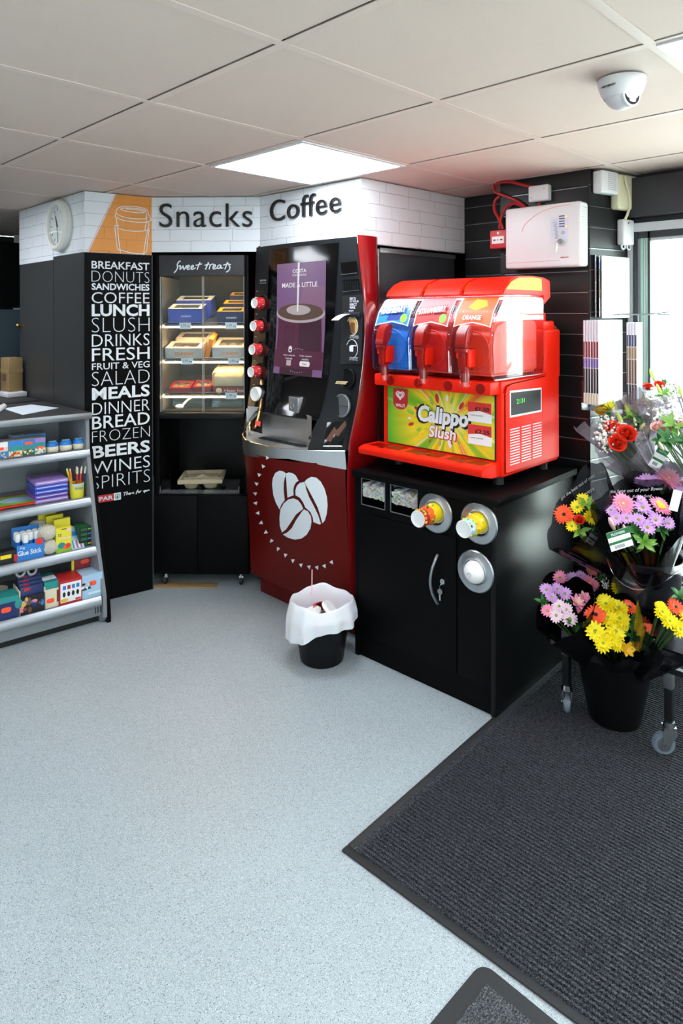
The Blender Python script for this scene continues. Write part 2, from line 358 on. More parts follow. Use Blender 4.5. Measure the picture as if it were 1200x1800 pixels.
mat('black_board', '060607', .5, bump=.04, bscale=150, var=.1, spec=.08); mat('black_gloss', '0b0c0d', .34, var=.05, spec=.22); mat('grey_board', '34363a', .38, bump=.03, var=.08)
mat('door_grey', '3b3c3c', .36, bump=.03, bscale=40, var=.05); mat('dark_wall', '26282c', .7); mat('pale_wall', 'c9c9c6', .8); mat('blue_grey', '43525f', .6)
mat('slat_black', '101113', .38, bump=.02, var=.08, spec=.4); mat('slat_groove', '08090a', .6); mat('beam_grey', '2f2f34', .6, bump=.05)
mat('white_plastic', 'e9e7ea', .35, var=.015); mat('clock_white', 'e4e2dc', .4, var=.02); mat('cream_plastic', 'dfd9b8', .4, var=.02); mat('white', 'f2f3f4', .5, var=.01); mat('white_gloss', 'f4f4f4', .18, var=.01)
mat('letter_white', 'e8eef4', .5, var=.01); mat('letter_black', '131416', .3); mat('orange_print', 'd98d3c', .55, var=.04)
mat('shelf_grey', '82888f', .42, bump=.02, var=.05); mat('shelf_dark', '4a4f55', .5); mat('worktop', '3b3c3e', .45, bump=.05, var=.12); mat('rail_silver', '9aa1a9', .3, metal=.85, var=.04); mat('kick_black', '0c0d0e', .5)
mat('costa_red', '8e0f14', .16, coat=.6, var=.05); mat('costa_panel', '5c0c08', .38, var=.05, spec=.15); mat('fascia_black', '14171b', .46, var=.06, spec=.25); mat('screen_black', '050506', .08, var=.02); mat('console', '23282e', .38, var=.05)
mat('black_plastic', '141517', .38, bump=.03); mat('lens_black', '08080a', .5, spec=.08); mat('rubber', '1b1d21', .6, bump=.1); mat('castor_grey', '6f7b8a', .45); mat('bucket_black', '0c0c0e', .35, var=.04, spec=.2); mat('chrome', 'd6d8da', .15, metal=1); mat('grey_metal', '9ea2a6', .35, metal=.9)
mat('slush_red', 'ea2410', .38, var=.03, spec=.14); mat('slush_red_dark', '96120c', .22); mat('ice_blue', '1f86ee', .4); mat('ice_red', 'e81a16', .4); mat('ice_orange', 'f23c1c', .4)
mat('label_blue', '2b86d0', .4); mat('label_navy', '1c3f95', .4); mat('label_red', 'd8362f', .4); mat('label_orange', 'ee6a2b', .4); mat('label_pale', 'dbeefa', .4); mat('label_pink', 'f3c9c4', .4)
mat('yellow', 'f0d21c', .45); mat('lime', '8ac33c', .45); mat('orange_sticker', 'ff5a36', .5); mat('print_red', 'c2272d', .45); mat('print_blue', '2f7fd0', .45); mat('print_navy', '1d2c63', .45); mat('print_teal', '2a8f8c', .45); mat('print_green', '1f6b3a', .45)
mat('print_purple', '6a4fae', .4); mat('print_violet', '9b7ec6', .35); mat('print_indigo', '4256c0', .35); mat('print_pink', 'dd8fae', .45); mat('print_black', '16171b', .45); mat('print_cream', 'e4dcc2', .5); mat('print_sky', 'a9cdea', .45); mat('print_yellow', 'e6dc3a', .45); mat('print_brown', '6d4b33', .6)
mat('kraft', '9a7f57', .8, bump=.06, bscale=60, var=.12); mat('pulp', 'b5a98c', .9, bump=.25, bscale=120, var=.08); mat('paper', 'dfe9f2', .7, var=.01); mat('ticket', 'dfe0f0', .6)
mat('twine', 'cfcabc', .8, bump=.4, bscale=90, var=.1); mat('bag', 'e4e7ef', .5, bump=.15, bscale=25, var=.02, sss=.25); mat('brass', 'c9a24a', .25, metal=1); mat('cable_red', 'a8191c', .4); mat('cable_black', '101012', .5)
mat('pastry', 'd9a55c', .7, bump=.3, bscale=60, var=.2); mat('pastry_pale', 'f0dcae', .7, bump=.25, bscale=50, var=.12); mat('icing_pink', 'e9b5b8', .5, var=.1); mat('berry', '8a2630', .35, var=.25); mat('chocolate', '5b3524', .5, var=.2)
mat('dunkin_pink', 'e2416f', .5); mat('dunkin_orange', 'f08a2c', .5); mat('box_white', 'e8e4e0', .55); mat('box_grey', 'c9c6c8', .55)
mat('petal_orange', 'f2521d', .55, var=.1, vscale=60); mat('petal_red', 'e33316', .5, var=.12, vscale=50); mat('petal_pink', 'f08fb6', .55, var=.08, vscale=60); mat('petal_lilac', 'cf9fdc', .55, var=.08, vscale=60); mat('petal_pale', 'efd3e4', .55, var=.06); mat('petal_yellow', 'f4e014', .55, var=.06); mat('petal_gold', 'eebc2c', .55); mat('petal_rose', 'ea8288', .5, var=.1, vscale=40); mat('petal_blush', 'f4c4c0', .5, var=.08); mat('petal_white', 'f6f7f2', .55)
mat('eye_dark', '2a1410', .7); mat('eye_green', '8a9a35', .7); mat('eye_pale', 'f1c9a0', .7); mat('bud', 'b9cc62', .45, var=.15, vscale=30); mat('bud_cream', 'dfe2b0', .45, var=.1); mat('leaf', '2f6a2b', .45, var=.25, vscale=30); mat('leaf_light', '6fa03a', .45, var=.2, vscale=30); mat('stem', '4c7a3a', .5)
mat('tan_box', '8f764f', .7); mat('tank_lamp', 'ffe9e0', .4)
mat('street_grey', 'b8bcc0', .8); mat('concrete', 'e0e0de', .85); mat('car_white', 'd7dde2', .3); mat('tyre', '1a1a1c', .8); mat('car_glass', '7d93a2', .1)
mat('frame_pale', 'c3c6ca', .4, var=.02); mat('frame_dark', '2a2d31', .4); mat('frame_green', 'a6d9c4', .35)
clear('glass', 'f4f9f8', .01); clear('acrylic', 'f2f6fa', .03, 1.5, boost=1.3); clear('tank_shell', 'f6f4f8', .06, 1.5, opac=.0, boost=1.8); clear('bag_clear', 'f4efe6', .2, 1.5, opac=.35, ocol='f6efe0', boost=1.5); clear('wrap_clear', 'd8d4da', .16, 1.5, opac=.34, ocol='b5aeb6', boost=1.2)
clear('wrap_dark', '88858c', .12, 1.5, opac=.3, ocol='101014', boost=.7); clear('wrap_black', '1c1b20', .2, 1.5, opac=.8, ocol='09090b', boost=.8); clear('sleeve', 'f0f2f4', .05, 1.5, opac=.05, boost=1.4); clear('window_glass', 'f2fbf8', .0, 1.5)
glow('panel_glow', 'f3f8ff', LAMP); glow('led_warm', 'ffc684', 50.0); glow('tank_glow', 'ffdcd4', 7.0)
for n_, c_, s_ in (('scr_lilac', '9a6fa6', .55), ('scr_rose', 'b07fa8', .5), ('scr_plum', '6e2950', .5), ('scr_wine', '521a3a', .45), ('scr_brown', '6d5147', .6), ('scr_milk', 'c9bcc0', .7), ('scr_white', 'f0ecf0', .85), ('scr_dark', '2d1524', .4), ('led_green', '5bff3a', 1.4), ('led_amber', 'ffb640', 2.0)): glow(n_, c_, s_)
# ================================================================== THE ROOM
A0, A, Bc, C, D, E = (-4.266, 1.51), (-3.284, 1.489), (-3.222, 1.828), (-2.80, 2.225), (-2.081, 2.243), (-2.066, 3.045)
XW0, XW1, YW0, YW1 = -5.7, 2.3, -3.4, 3.12
def lframe(P, Q): return (P[0], P[1], 0), math.atan2(Q[1]-P[1], Q[0]-P[0]), math.hypot(Q[0]-P[0], Q[1]-P[1])
b = B(); b.box(XW0, XW1, YW0, YW1+.1, -.05, 0, 'floor_vinyl'); struct(b, 'floor')
# ceiling: lay-in tiles in a bar grid, some tiles of it light panels, most added out of view
TX = [-1.773+.6*k for k in range(-7, 8)]; TY = [1.602+.6*k for k in range(-9, 4)]
LIT = [(-2.373, 1.602), (-.573, 1.602), (1.227, 1.602), (-.573, -.198), (1.227, -.198), (-2.373, -.798), (-4.173, .402), (-.573, -1.998), (-2.373, -2.598)]
b = B()
b.box(XW0, XW1, YW0, YW1, CE+.05, CE+.1, 'ceiling_void')
for x in TX:
    for y in TY:
        if any(abs(x-p) < .01 and abs(y-q) < .01 for p, q in LIT): continue
        x0, x1, y0, y1 = max(x+.006, XW0), min(x+.594, XW1), max(y+.004, YW0), min(y+.584, YW1)
        if x1-x0 > .02 and y1-y0 > .02: b.box(x0, x1, y0, y1, CE+.003, CE+.02, 'ceiling_tile')
for x in TX: b.box(x-.012, x+.012, YW0, YW1, CE, CE+.002, 'ceiling_bar')
for y in TY:
    if y < YW1: b.box(XW0, XW1, y-.0115, y+.012, CE+.0005, CE+.0026, 'ceiling_bar')
struct(b, 'ceiling')
# walls
b = B(); b.box(XW0-.1, XW0, YW0, YW1, 0, CE, 'dark_wall'); struct(b, 'wall_left')
b = B(); b.box(XW0, XW1, YW0-.1, YW0, 0, CE, 'pale_wall'); struct(b, 'wall_front')
b = B(); b.box(XW1, XW1+.1, YW0, -1.7, 0, CE, 'pale_wall'); b.box(XW1, XW1+.1, -.42, YW1+.1, 0, CE, 'pale_wall'); b.box(XW1, XW1+.1, -1.7, -.42, 0, .2, 'pale_wall'); b.box(XW1, XW1+.1, -1.7, -.42, 1.98, CE, 'pale_wall'); struct(b, 'wall_right')
b = B(); b.box(XW0, -1.19, YW1-.02, YW1+.1, 0, CE+.01, 'black_board'); b.box(1.5, XW1, YW1-.02, YW1+.1, 0, CE+.01, 'pale_wall')
b.box(-1.19, 1.5, YW1-.02, YW1+.1, 0, .28, 'pale_wall'); b.box(-1.19, 1.5, YW1-.02, YW1+.1, 1.865, CE+.01, 'beam_grey'); struct(b, 'wall_back')
b = B(); b.box(-1.197, XW1, 3.03, 3.098, 1.895, 2.068, 'beam_grey', .004); struct(b, 'trim_1')
# slatted boards: recess and boxed column, silver inserts in the grooves
def slats(b, P, Q, z0, base, ext=0):
    (ox, oy, _), a, L = lframe(P, Q); T = MX.Translation((ox, oy, 0)) @ MX.Rotation(a, 4, 'Z')
    b.box(0, L, .006, .02, z0, CE, 'slat_groove', T=T); z = base
    while z-.0918 > z0: z -= .0918
    while z < CE+.09:
        b.box(0, L, 0, .012, max(z0, z-.0918+.0042), min(CE, z-.0042), 'slat_black', T=T)
        if z < CE-.01: b.box(0, L, .0025, .0055, z-.0042, z-.0008, 'rail_silver', T=T)
        z += .0918
b = B(); slats(b, (-2.066, 3.05), (-1.69, 3.05), 0, 1.944); struct(b, 'wall_recess')
K0, K1, K2 = (-1.697, 2.80), (-1.264, 2.811), (-1.2, 3.11)
b = B(); slats(b, K0, K1, 0, 1.56); slats(b, K1, K2, 0, 1.566); (ox, oy, _), a, L = lframe((-1.697, 3.05), K0)
b.box(0, L, 0, .02, 0, CE, 'slat_black', T=MX.Translation((ox, oy, 0)) @ MX.Rotation(a, 4, 'Z')); struct(b, 'wall_column')
# window and the bright street outside
b = B()
for q in ((-1.205, -1.185, 0, 0), (1.48, 1.5, 0, 0)): b.box(q[0], q[1], 3.07, 3.12, .26, 1.87, 'frame_pale')
b.box(-1.185, 1.48, 3.07, 3.12, 1.832, 1.87, 'frame_pale'); b.box(-1.25, 1.55, 3.03, 3.13, .25, .28, 'frame_pale'); w1 = struct(b, 'window_1')
b = B()
for x0, x1, y0, y1, m in ((-1.185, -1.163, 3.08, 3.125, 'frame_dark'), (-1.158, -1.148, 3.1, 3.14, 'frame_green'), (-1.146, -1.137, 3.1, 3.14, 'frame_pale'), (-1.135, -1.126, 3.1, 3.14, 'frame_green'), (-1.124, -1.114, 3.09, 3.14, 'frame_dark'), (.15, .2, 3.09, 3.14, 'frame_dark'), (1.44, 1.48, 3.09, 3.14, 'frame_dark')):
    b.box(x0, x1, y0, y1, .28, 1.832, m)
b.box(-1.163, 1.44, 3.09, 3.14, 1.803, 1.832, 'frame_dark'); b.box(-1.114, 1.44, 3.1, 3.14, 1.79, 1.803, 'frame_pale'); b.build('window_sash', w1)
b = B(); b.box(-1.115, 1.45, 3.118, 3.122, .29, 1.795, 'window_glass'); b.build('window_pane', w1)
b = B()
for y in (-1.7, -.46): b.box(2.3, 2.36, y, y+.04, .2, 1.98, 'frame_dark')
b.box(2.3, 2.36, -1.7, -.42, .2, .26, 'frame_dark'); b.box(2.3, 2.36, -1.7, -.42, 1.92, 1.98, 'frame_dark'); w2 = struct(b, 'added_window')  # window added out of view to let daylight in from the right
b = B(); b.box(2.33, 2.334, -1.68, -.44, .24, 1.94, 'window_glass'); b.build('window_pane', w2)
b = B(); b.box(-8, 30, 3.25, 40, -.12, -.05, 'concrete'); b.box(2.45, 30, -20, 3.25, -.12, -.05, 'concrete'); struct(b, 'ground')
# ceiling light panels: first pair seen, the rest added out of view for light
def lamp(x, y, label):
    t = thing('ceiling_light', label, 'ceiling light', (x+.3, y+.3, CE), 0, 'square ceiling light panels')
    b = B()
    for q in ((-.292, -.275, -.292, .292), (.275, .292, -.292, .292), (-.275, .275, -.292, -.275), (-.275, .275, .275, .292)): b.box(*q, -.004, .012, 'white_plastic')
    b.build('light_frame', t); b = B(); b.prism(rrect(.55, .55, .012), -.0035, .004, 'panel_glow'); b.build('light_diffuser', t, 'glowing white diffuser')
LL = ['square glowing ceiling light panel above the coffee sign', 'square glowing ceiling light panel beside the dome camera', 'unseen ceiling light panel added by the right wall', 'unseen ceiling light panel added over the entrance mat behind the camera',
      'unseen ceiling light panel added behind the camera by the right wall', 'unseen ceiling light panel added behind the camera over the open floor', 'unseen ceiling light panel added over the cash counter', 'unseen ceiling light panel added by the front wall on the right', 'unseen ceiling light panel added by the front wall over the open floor']
for (x, y), l in zip(LIT, LL): lamp(x, y, l)
# ------------------------------------------------------------------ brick-print fascia, door, word panel
FZ = 1.785
def fascia(P, Q, z0, s0=0, s1=None, m='brick_print'):
    o, a, L = lframe(P, Q); b = B(); b.box(s0, L if s1 is None else s1, 0, .016, z0, CE-.002, m); return b, o, a, L
b, o, a, L = fascia(A0, A, 1.765, .05, .572); struct(b, 'trim_2', None, o, a)
b, o, a, L = fascia(A0, A, 1.782, .576); struct(b, 'trim_3', None, o, a)
b, o, a, L = fascia(D, E, FZ+.005, .0165); struct(b, 'trim_4', None, o, a)
o, a, L = lframe(A0, A)
b = B(); b.box(.05, .572, .002, .02, .0, 1.763, 'door_grey'); dr = struct(b, 'door_1', None, o, a)
b = B(); b.cyl((0, .002, 0), (0, -.012, 0), .008, .008, 'brass', 12); b.ell((0, -.022, 0), .013, 'brass'); k = b.build('door_knob', dr, 'small brass knob'); k.location = (.087, 0, 1.4)
b = B(); b.box(.576, L-.002, .003, .02, 0, 1.78, 'door_grey'); b.box(.53, .60, .022, .06, 0, CE, 'black_board'); b.box(0, .05, .03, .06, 0, CE, 'black_board'); struct(b, 'wall_partition', None, o, a)
# word panel under the cup picture
o, a, L = lframe(A, Bc)
wp = thing('word_panel', 'tall black panel of white food and drink words beside the snack cabinet', 'sign', o, a)
b = B(); b.box(.001, L, .001, .019, 0, FZ-.006, 'black_board'); b.box(L, L+.004, -.002, .02, 0, FZ-.006, 'grey_board'); b.build('panel', wp)
def loc(p, o, a): return MX.Rotation(-a, 4, 'Z') @ (V(p)-V(o))
WORDS = (('BREAKFAST', 458.3, 472, .012, 161), ('DONUTS', 475.6, 495, -.026, 161), ('SANDWICHES', 497.6, 509.5, .024, 161), ('COFFEE', 513.3, 533, -.006, 161), ('LUNCH', 534.6, 556.2, .03, 161.5), ('SLUSH', 558.7, 584.3, -.026, 162),
         ('DRINKS', 587.9, 609.8, -.008, 162), ('FRESH', 612.4, 635.4, .0, 162), ('FRUIT & VEG', 638.8, 650.5, .008, 163), ('SALAD', 654, 678.9, -.024, 161), ('MEALS', 682, 704, .026, 162), ('DINNER', 708.8, 729.7, -.012, 162),
         ('BREAD', 732.5, 755, .004, 162), ('FROZEN', 758.3, 778, -.026, 165), ('BEERS', 784, 805.9, .026, 166), ('WINES', 811.3, 833, -.01, 171), ('SPIRITS', 837, 859.8, -.024, 172))
for w, v0, v1, off, u in WORDS:
    z1, z0 = onp(u, v0, A, Bc).z, onp(u, v1, A, Bc).z
    b = B(); b.text(w, 'letter_white', frame(((.034+.331)/2, -.0012, (z0+z1)/2), (1, 0, 0), (0, 0, 1)), w=.297, h=z1-z0, off=off, depth=.001); b.build('lettering', wp)
def strokes(b, S, sc_, u0, v0, P, Q, o, a, r, m, dy=-.002, k=4):
    for s in S: b.tube([loc(onp(u0+x/sc_, v0+y/sc_, P, Q), o, a)+V((0, dy, 0)) for x, y in s], r, m, 6, smooth=k)
b = B(); T = frame((.112, -.0015, .525), (1, 0, 0), (0, 0, 1))
b.box(.045, .142, -.0008, .001, .506, .543, 'print_red'); b.box(.142, .178, -.0008, .001, .506, .543, 'letter_white'); b.build('shop_logo', wp, 'small red and white logo strip')
b = B(); b.text('SPAR', 'letter_white', frame((.0935, -.0012, .5245), (1, 0, 0), (0, 0, 1)), w=.088, h=.022, off=.02, depth=.0004)
b.tube([(.160+.0125*cos(t*.3), -.0015, .5245+.0125*sin(t*.3)) for t in range(21)], .0018, 'print_teal', 6, closed=True); b.prism([(0, .010), (.007, -.006), (-.007, -.006)], 0, .001, 'print_green', T=frame((.160, -.0012, .524), (1, 0, 0), (0, 0, 1))); b.build('lettering', wp)
TFY = [[(560, 175), (625, 160)], [(600, 165), (575, 235)], [(640, 150), (620, 222)], [(625, 195), (648, 180), (652, 216)], [(665, 200), (690, 190), (676, 178), (666, 205), (690, 212)], [(700, 208), (704, 180), (726, 178)], [(735, 190), (765, 180), (750, 165), (735, 185), (765, 195)],
       [(848, 112), (825, 150), (803, 206)], [(805, 160), (850, 145)], [(855, 150), (845, 170), (865, 175), (876, 155), (857, 148)], [(884, 172), (886, 146), (908, 138)], [(945, 135), (955, 157), (978, 122), (965, 182)], [(990, 130), (985, 148), (1005, 146), (1012, 128), (992, 128)], [(1025, 120), (1030, 142), (1050, 115), (1062, 132)]]
b = B(); strokes(b, TFY, 10.9, 165, 850, A, Bc, o, a, .0017, 'letter_white', -.001, 3); b.build('lettering', wp)
# cup picture sign
b, o, a, L = fascia(A, Bc, FZ-.004, 0, None)
cs = thing('cup_sign', 'white brick-print sign with an orange wedge and a takeaway cup drawing', 'sign', o, a)
b.build('sign_board', cs)
zt = CE-.003; b = B(); b.prism([(.020, FZ-.003), (L, FZ-.003), (L, zt), (.158, zt)], 0, .001, 'brick_orange', T=frame((0, -.0002, 0), (1, 0, 0), (0, 0, 1))); b.tube([(.014, -.001, FZ-.003), (.152, -.001, zt)], .0025, 'petal_pale', 6); b.build('orange_wedge', cs, 'orange painted wedge')
CUP = [[(545, 385), (552, 340), (592, 298), (700, 280), (850, 287), (970, 312), (1022, 350), (1035, 400), (1072, 465), (1068, 490), (1020, 515), (940, 522), (800, 515), (650, 490), (560, 455)], [(545, 385), (600, 420), (720, 455), (850, 470), (960, 468), (1025, 450)],
       [(610, 322), (680, 305), (820, 310), (950, 330), (990, 355), (930, 378), (800, 370), (680, 350), (610, 322)], [(690, 320), (800, 328), (960, 352)], [(545, 385), (532, 430), (550, 460), (562, 580)], [(590, 578), (530, 580), (540, 700), (552, 830), (567, 910), (602, 942)], [(566, 580), (576, 700), (600, 900), (615, 990)],
       [(570, 610), (680, 640), (800, 655), (920, 655), (1010, 640), (1042, 612)], [(1030, 510), (1040, 560), (1025, 620), (990, 800), (960, 1015)], [(1045, 625), (1020, 800), (1000, 960), (940, 995), (800, 985), (700, 965), (600, 935)], [(1002, 380), (1000, 500), (980, 640)]]
b = B(); strokes(b, CUP, 8.571, 140, 330, A, Bc, o, a, .0022, 'letter_white', -.0015, 4); b.build('cup_drawing', cs, 'white line drawing of a takeaway cup')
# Snacks and Coffee signs with raised letters
for P, Q, word, nm, lab, u0, u1, vt, vb, ut, off in ((Bc, C, 'Snacks', 'snacks_sign', 'white brick-print sign with raised black Snacks letters above the cabinet', 281, 444, 357.5, 400, 404, -.004), (C, D, 'Coffee', 'coffee_sign', 'white brick-print sign with raised black Coffee letters above the machine', 477, 601, 339, 389, 561, -.004)):
    b, o, a, L = fascia(P, Q, FZ+.012 if P is Bc else FZ+.006)
    t = thing(nm, lab, 'sign', o, a); b.build('sign_board', t)
    s0 = loc(onp(u0, 380, P, Q), o, a).x; s1 = loc(onp(u1, 380, P, Q), o, a).x
    z1 = onp(ut, vt, P, Q).z; z0 = onp(u0+10, vb, P, Q).z
    b = B(); b.text(word, 'letter_black', frame(((s0+s1)/2, -.001, (z0+z1)/2), (1, 0, 0), (0, 0, 1)), w=s1-s0, h=z1-z0, off=off, depth=.012, res=6, space=1.06); b.build('lettering', t, 'raised black letters')
# wall clock on the partition
o, a, L = lframe(A0, A); c = loc(onp(109, 397, A0, A), o, a); ck = thing('wall_clock', 'round white wall clock on the brick-print panel over the door', 'clock', onp(109, 397, A0, A)+V((0, -.0, 0)), a)
T = MX.Rotation(RD(90), 4, 'X'); b = B()
b.lathe([(.0, 0), (.132, 0), (.138, .012), (.136, .03), (.125, .042), (.108, .04), (.104, .026), (.1, .022)], 'clock_white', 40, T); b.build('clock_case', ck)
b = B(); b.lathe([(0, .022), (.103, .022)], 'white', 40, T)
for k in range(12): b.box(-.003, .003, -.023, -.0225, .078, .095, 'print_black', T=MX.Rotation(k*pi/6, 4, 'Y'))
b.build('clock_face', ck, 'white dial'); b = B(); b.box(-.003, .003, -.026, -.025, -.01, .055, 'print_black', T=MX.Rotation(RD(-25), 4, 'Y')); b.box(-.002, .002, -.028, -.027, -.012, .08, 'print_black', T=MX.Rotation(RD(175), 4, 'Y')); b.box(-.001, .001, -.030, -.029, -.02, .085, 'print_red', T=MX.Rotation(RD(-20), 4, 'Y')); b.build('clock_hands', ck)
b = B(); b.lathe([(0, .04), (.05, .039), (.106, .034)], 'glass', 32, T); b.build('clock_glass', ck)
# ================================================================== SNACK CABINET
off_ = V((-.687, .727, 0))*.03
SP, SQ = (Bc[0]+off_.x, Bc[1]+off_.y), (C[0]+off_.x, C[1]+off_.y)
o, a, L = lframe(SP, SQ); LL2 = lambda u, v: loc(onp(u, v, SP, SQ), o, a)
sx0, sx1 = .0, .512                                               # the case along its front
sn = thing('snack_cabinet', 'tall black Sweet treats cabinet with lit glass front between word panel and coffee machine', 'cabinet', o, a)
DP = .42                                                          # depth
b = B()
b.box(sx0, sx0+.03, 0, DP, .07, 1.782, 'black_board', .002); b.box(sx1-.022, sx1, 0, DP, .07, 1.782, 'black_board', .002)
b.box(sx0+.03, sx1-.022, DP-.02, DP, .07, 1.782, 'black_gloss'); b.box(sx0+.03, sx1-.022, .002, DP-.02, 1.765, 1.782, 'black_board')
b.box(sx0+.03, sx1-.022, 0, DP-.02, .905, .932, 'black_board', .002); b.box(sx0+.03, sx1-.022, .0, DP-.02, .47, .5, 'black_board', .002); b.box(sx0+.03, sx1-.022, .0, DP-.02, .07, .09, 'black_board')
b.build('case', sn)
b = B(); b.box(sx0+.03, sx1-.022, .0, .04, 1.672, 1.782, 'beam_grey', .002); b.build('header', sn, 'dark header board')
SW = [[(225, 90), (195, 100), (175, 130), (165, 160), (172, 190), (165, 225), (140, 265), (108, 297)], [(190, 182), (222, 172), (213, 238), (262, 180), (268, 180), (283, 240), (330, 165)], [(340, 205), (375, 190), (370, 165), (345, 175), (338, 215), (352, 238), (390, 225)], [(405, 208), (450, 188), (440, 165), (415, 180), (408, 215), (428, 236), (490, 208)],
      [(565, 110), (535, 180), (515, 240)], [(490, 165), (600, 140)], [(715, 105), (690, 170), (660, 238)], [(650, 165), (730, 140)], [(742, 150), (725, 236)], [(732, 190), (765, 148), (808, 146)], [(795, 205), (835, 185), (828, 155), (805, 165), (792, 205), (808, 230), (858, 215)], [(935, 165), (900, 160), (870, 195), (875, 220), (905, 215), (935, 170), (930, 215), (975, 208)],
      [(1050, 105), (1025, 170), (1000, 235)], [(975, 160), (1075, 135)], [(1108, 152), (1080, 150), (1075, 170), (1090, 195), (1075, 250), (1025, 285)]]
b = B(); strokes(b, SW, 10, 295, 450, SP, SQ, o, a, .0033, 'letter_white', -.002, 4); b.build('lettering', sn, 'white handwritten Sweet treats')
gz0, gz1 = .94, 1.668
b = B(); b.box(sx0+.034, sx1-.026, .03, DP-.022, gz0-.002, gz0+.004, 'black_gloss'); b.box(sx0+.032, sx0+.038, .03, DP-.022, gz0, gz1, 'grey_metal'); b.box(sx1-.03, sx1-.024, .03, DP-.022, gz0, gz1, 'black_gloss'); b.build('interior_lining', sn)
SHZ = [1.405, 1.213, 1.025]
mid = .266
SLP = RD(14)
for i, z in enumerate(SHZ):
    T = MX.Translation((0, .05, z)) @ MX.Rotation(SLP, 4, 'X'); x0, x1 = sx0+.045, sx1-.03
    b = B(); b.box(x0, x1, 0, .33, -.006, -.001, 'grey_metal', .001, T=T); b.box(x0, x1, -.005, .002, -.014, .002, 'chrome', T=T); s = b.build('shelf', sn, 'bright sloping shelf')
    b = B(); b.box(x0, x1, -.0068, -.0052, -.013, -.005, 'led_warm', T=T); b.box(x0, x1, .002, .03, -.014, -.0075, 'led_warm', T=T); b.build('light_strip', s, 'warm light strip')
    b = B(); b.tube([(x0, 0, .014), (x0, .31, .014)], .002, 'chrome', 6, T=T); b.tube([(x0, -.006, .018), (x1, -.006, .018)], .0018, 'chrome', 6, T=T); b.build('wire_rail', s)
b = B(); b.box(sx0+.05, sx1-.03, .06, .09, 1.70, 1.708, 'led_warm'); b.build('light_strip', sn, 'warm light strip')
for x0, x1 in ((sx0+.034, mid-.002), (mid+.002, sx1-.024)):
    b = B(); b.box(x0, x1, .004, .009, gz0, gz1, 'glass'); d = b.build('glass_door', sn)
    b = B(); b.box(x0, x0+.003, .003, .010, gz0, gz1, 'grey_metal'); b.box(x1-.003, x1, .003, .010, gz0, gz1, 'grey_metal'); b.build('edge_strip', d)
b = B(); b.box(sx0+.03, sx1-.022, -.01, .02, .905, .937, 'black_gloss', .003); b.build('ledge', sn)
for x0, x1 in ((sx0+.006, .2365), (.2395, sx1-.004)):
    b = B(); b.box(x0, x1, -.018, .0, .09, .495, 'black_board', .002); b.build('door', sn)
for x in (sx0+.05, sx1-.05):
    for y in (.04, DP-.05):
        b = B(); b.cyl((x, y, .07), (x, y, .045), .012, m='chrome'); b.box(x-.012, x+.012, y-.01, y+.012, .034, .048, 'chrome', .002); w = b.build('castor', sn)
        b = B(); b.cyl((x-.009, y, .0215), (x+.009, y, .0215), .0215, m='rubber', bev=.003); b.build('wheel', w)
wl = lambda x, y, z: MX.Translation(o) @ MX.Rotation(a, 4, 'Z') @ V((x, y, z))
# goods on the three lit shelves
def place(t, x, y, z, rz=0): pass
def win_box(name, label, x, y, z, w, d, h, top, side, win, rz=0, slope=.0, text=None, tm='print_red', fill='pastry', group=None, tw=.5):
    t = thing(name, label, 'pastry box', wl(x, .05+(y-.05)*cos(SLP), z+(y-.05)*sin(SLP)), a+rz, group); t.rotation_euler.x = SLP; hw = w/2
    b = B(); b.box(-hw, hw, 0, d, 0, .004, side); b.box(-hw, hw, 0, .003, 0, h, side); b.box(-hw, hw, d-.003, d, 0, h, side); b.box(-hw, -hw+.003, 0, d, 0, h, side); b.box(hw-.003, hw, 0, d, 0, h, side)
    b.box(-hw, hw, 0, d*.18, h-.002, h, top); b.box(-hw, hw, d*.82, d, h-.002, h, top); b.box(-hw, -hw*.72, d*.18, d*.82, h-.002, h, top); b.box(hw*.72, hw, d*.18, d*.82, h-.002, h, top)
    b.build('carton', t)
    b = B(); b.box(-hw*.72, hw*.72, d*.18, d*.82, h-.003, h-.002, 'sleeve'); b.build('window_film', t)
    for i in range(3):
        b = B(); b.ell((-hw*.62+i*hw*.62, d*.5, h*.45), (hw*.3, d*.33, h*.42), fill, 12, 8); b.build('pastry', t)
    if text:
        b = B(); b.text(text, tm, frame((hw*.05, -.0006, h*.5), (1, 0, 0), (0, 0, 1)), w=w*tw, off=.02, depth=.0004); b.build('lettering', t)
    return t
z1, z2, z3 = [z+.0015 for z in SHZ]
win_box('cake_box', 'purple-blue window cake box at the front left of the top lit shelf', .155, .075, z1, .19, .12, .085, 'label_pale', 'print_indigo', 0, fill='chocolate', text='CADBURY', tm='white', tw=.3)
win_box('cake_box', 'purple-blue cake box standing behind another at the left of the top shelf', .17, .215, z1, .2, .12, .10, 'label_pale', 'print_indigo', 0, fill='chocolate')
win_box('cake_box', 'yellow-topped purple cake box at the front right of the top shelf', .405, .07, z1, .15, .10, .07, 'petal_gold', 'print_navy', 0, fill='chocolate', text='CADBURY', tm='white', tw=.4)
win_box('cake_box', 'yellow-topped purple cake box second in line at right of the top shelf', .42, .175, z1, .15, .09, .09, 'petal_gold', 'print_navy', 0, fill='chocolate')
win_box('cake_box', 'yellow-topped cake box furthest back at right of the top shelf', .43, .27, z1, .13, .09, .115, 'petal_gold', 'print_navy', 0, fill='chocolate')
win_box('doughnut_box', 'white Dunkin doughnut box at the left of the middle shelf', .145, .07, z2, .2, .14, .062, 'box_white', 'box_grey', 0, fill='icing_pink', text="DUNKIN'", tm='dunkin_orange')
win_box('doughnut_box', 'white doughnut box lying behind another at left of the middle shelf', .165, .215, z2, .2, .14, .075, 'box_white', 'box_grey', 0, fill='icing_pink')
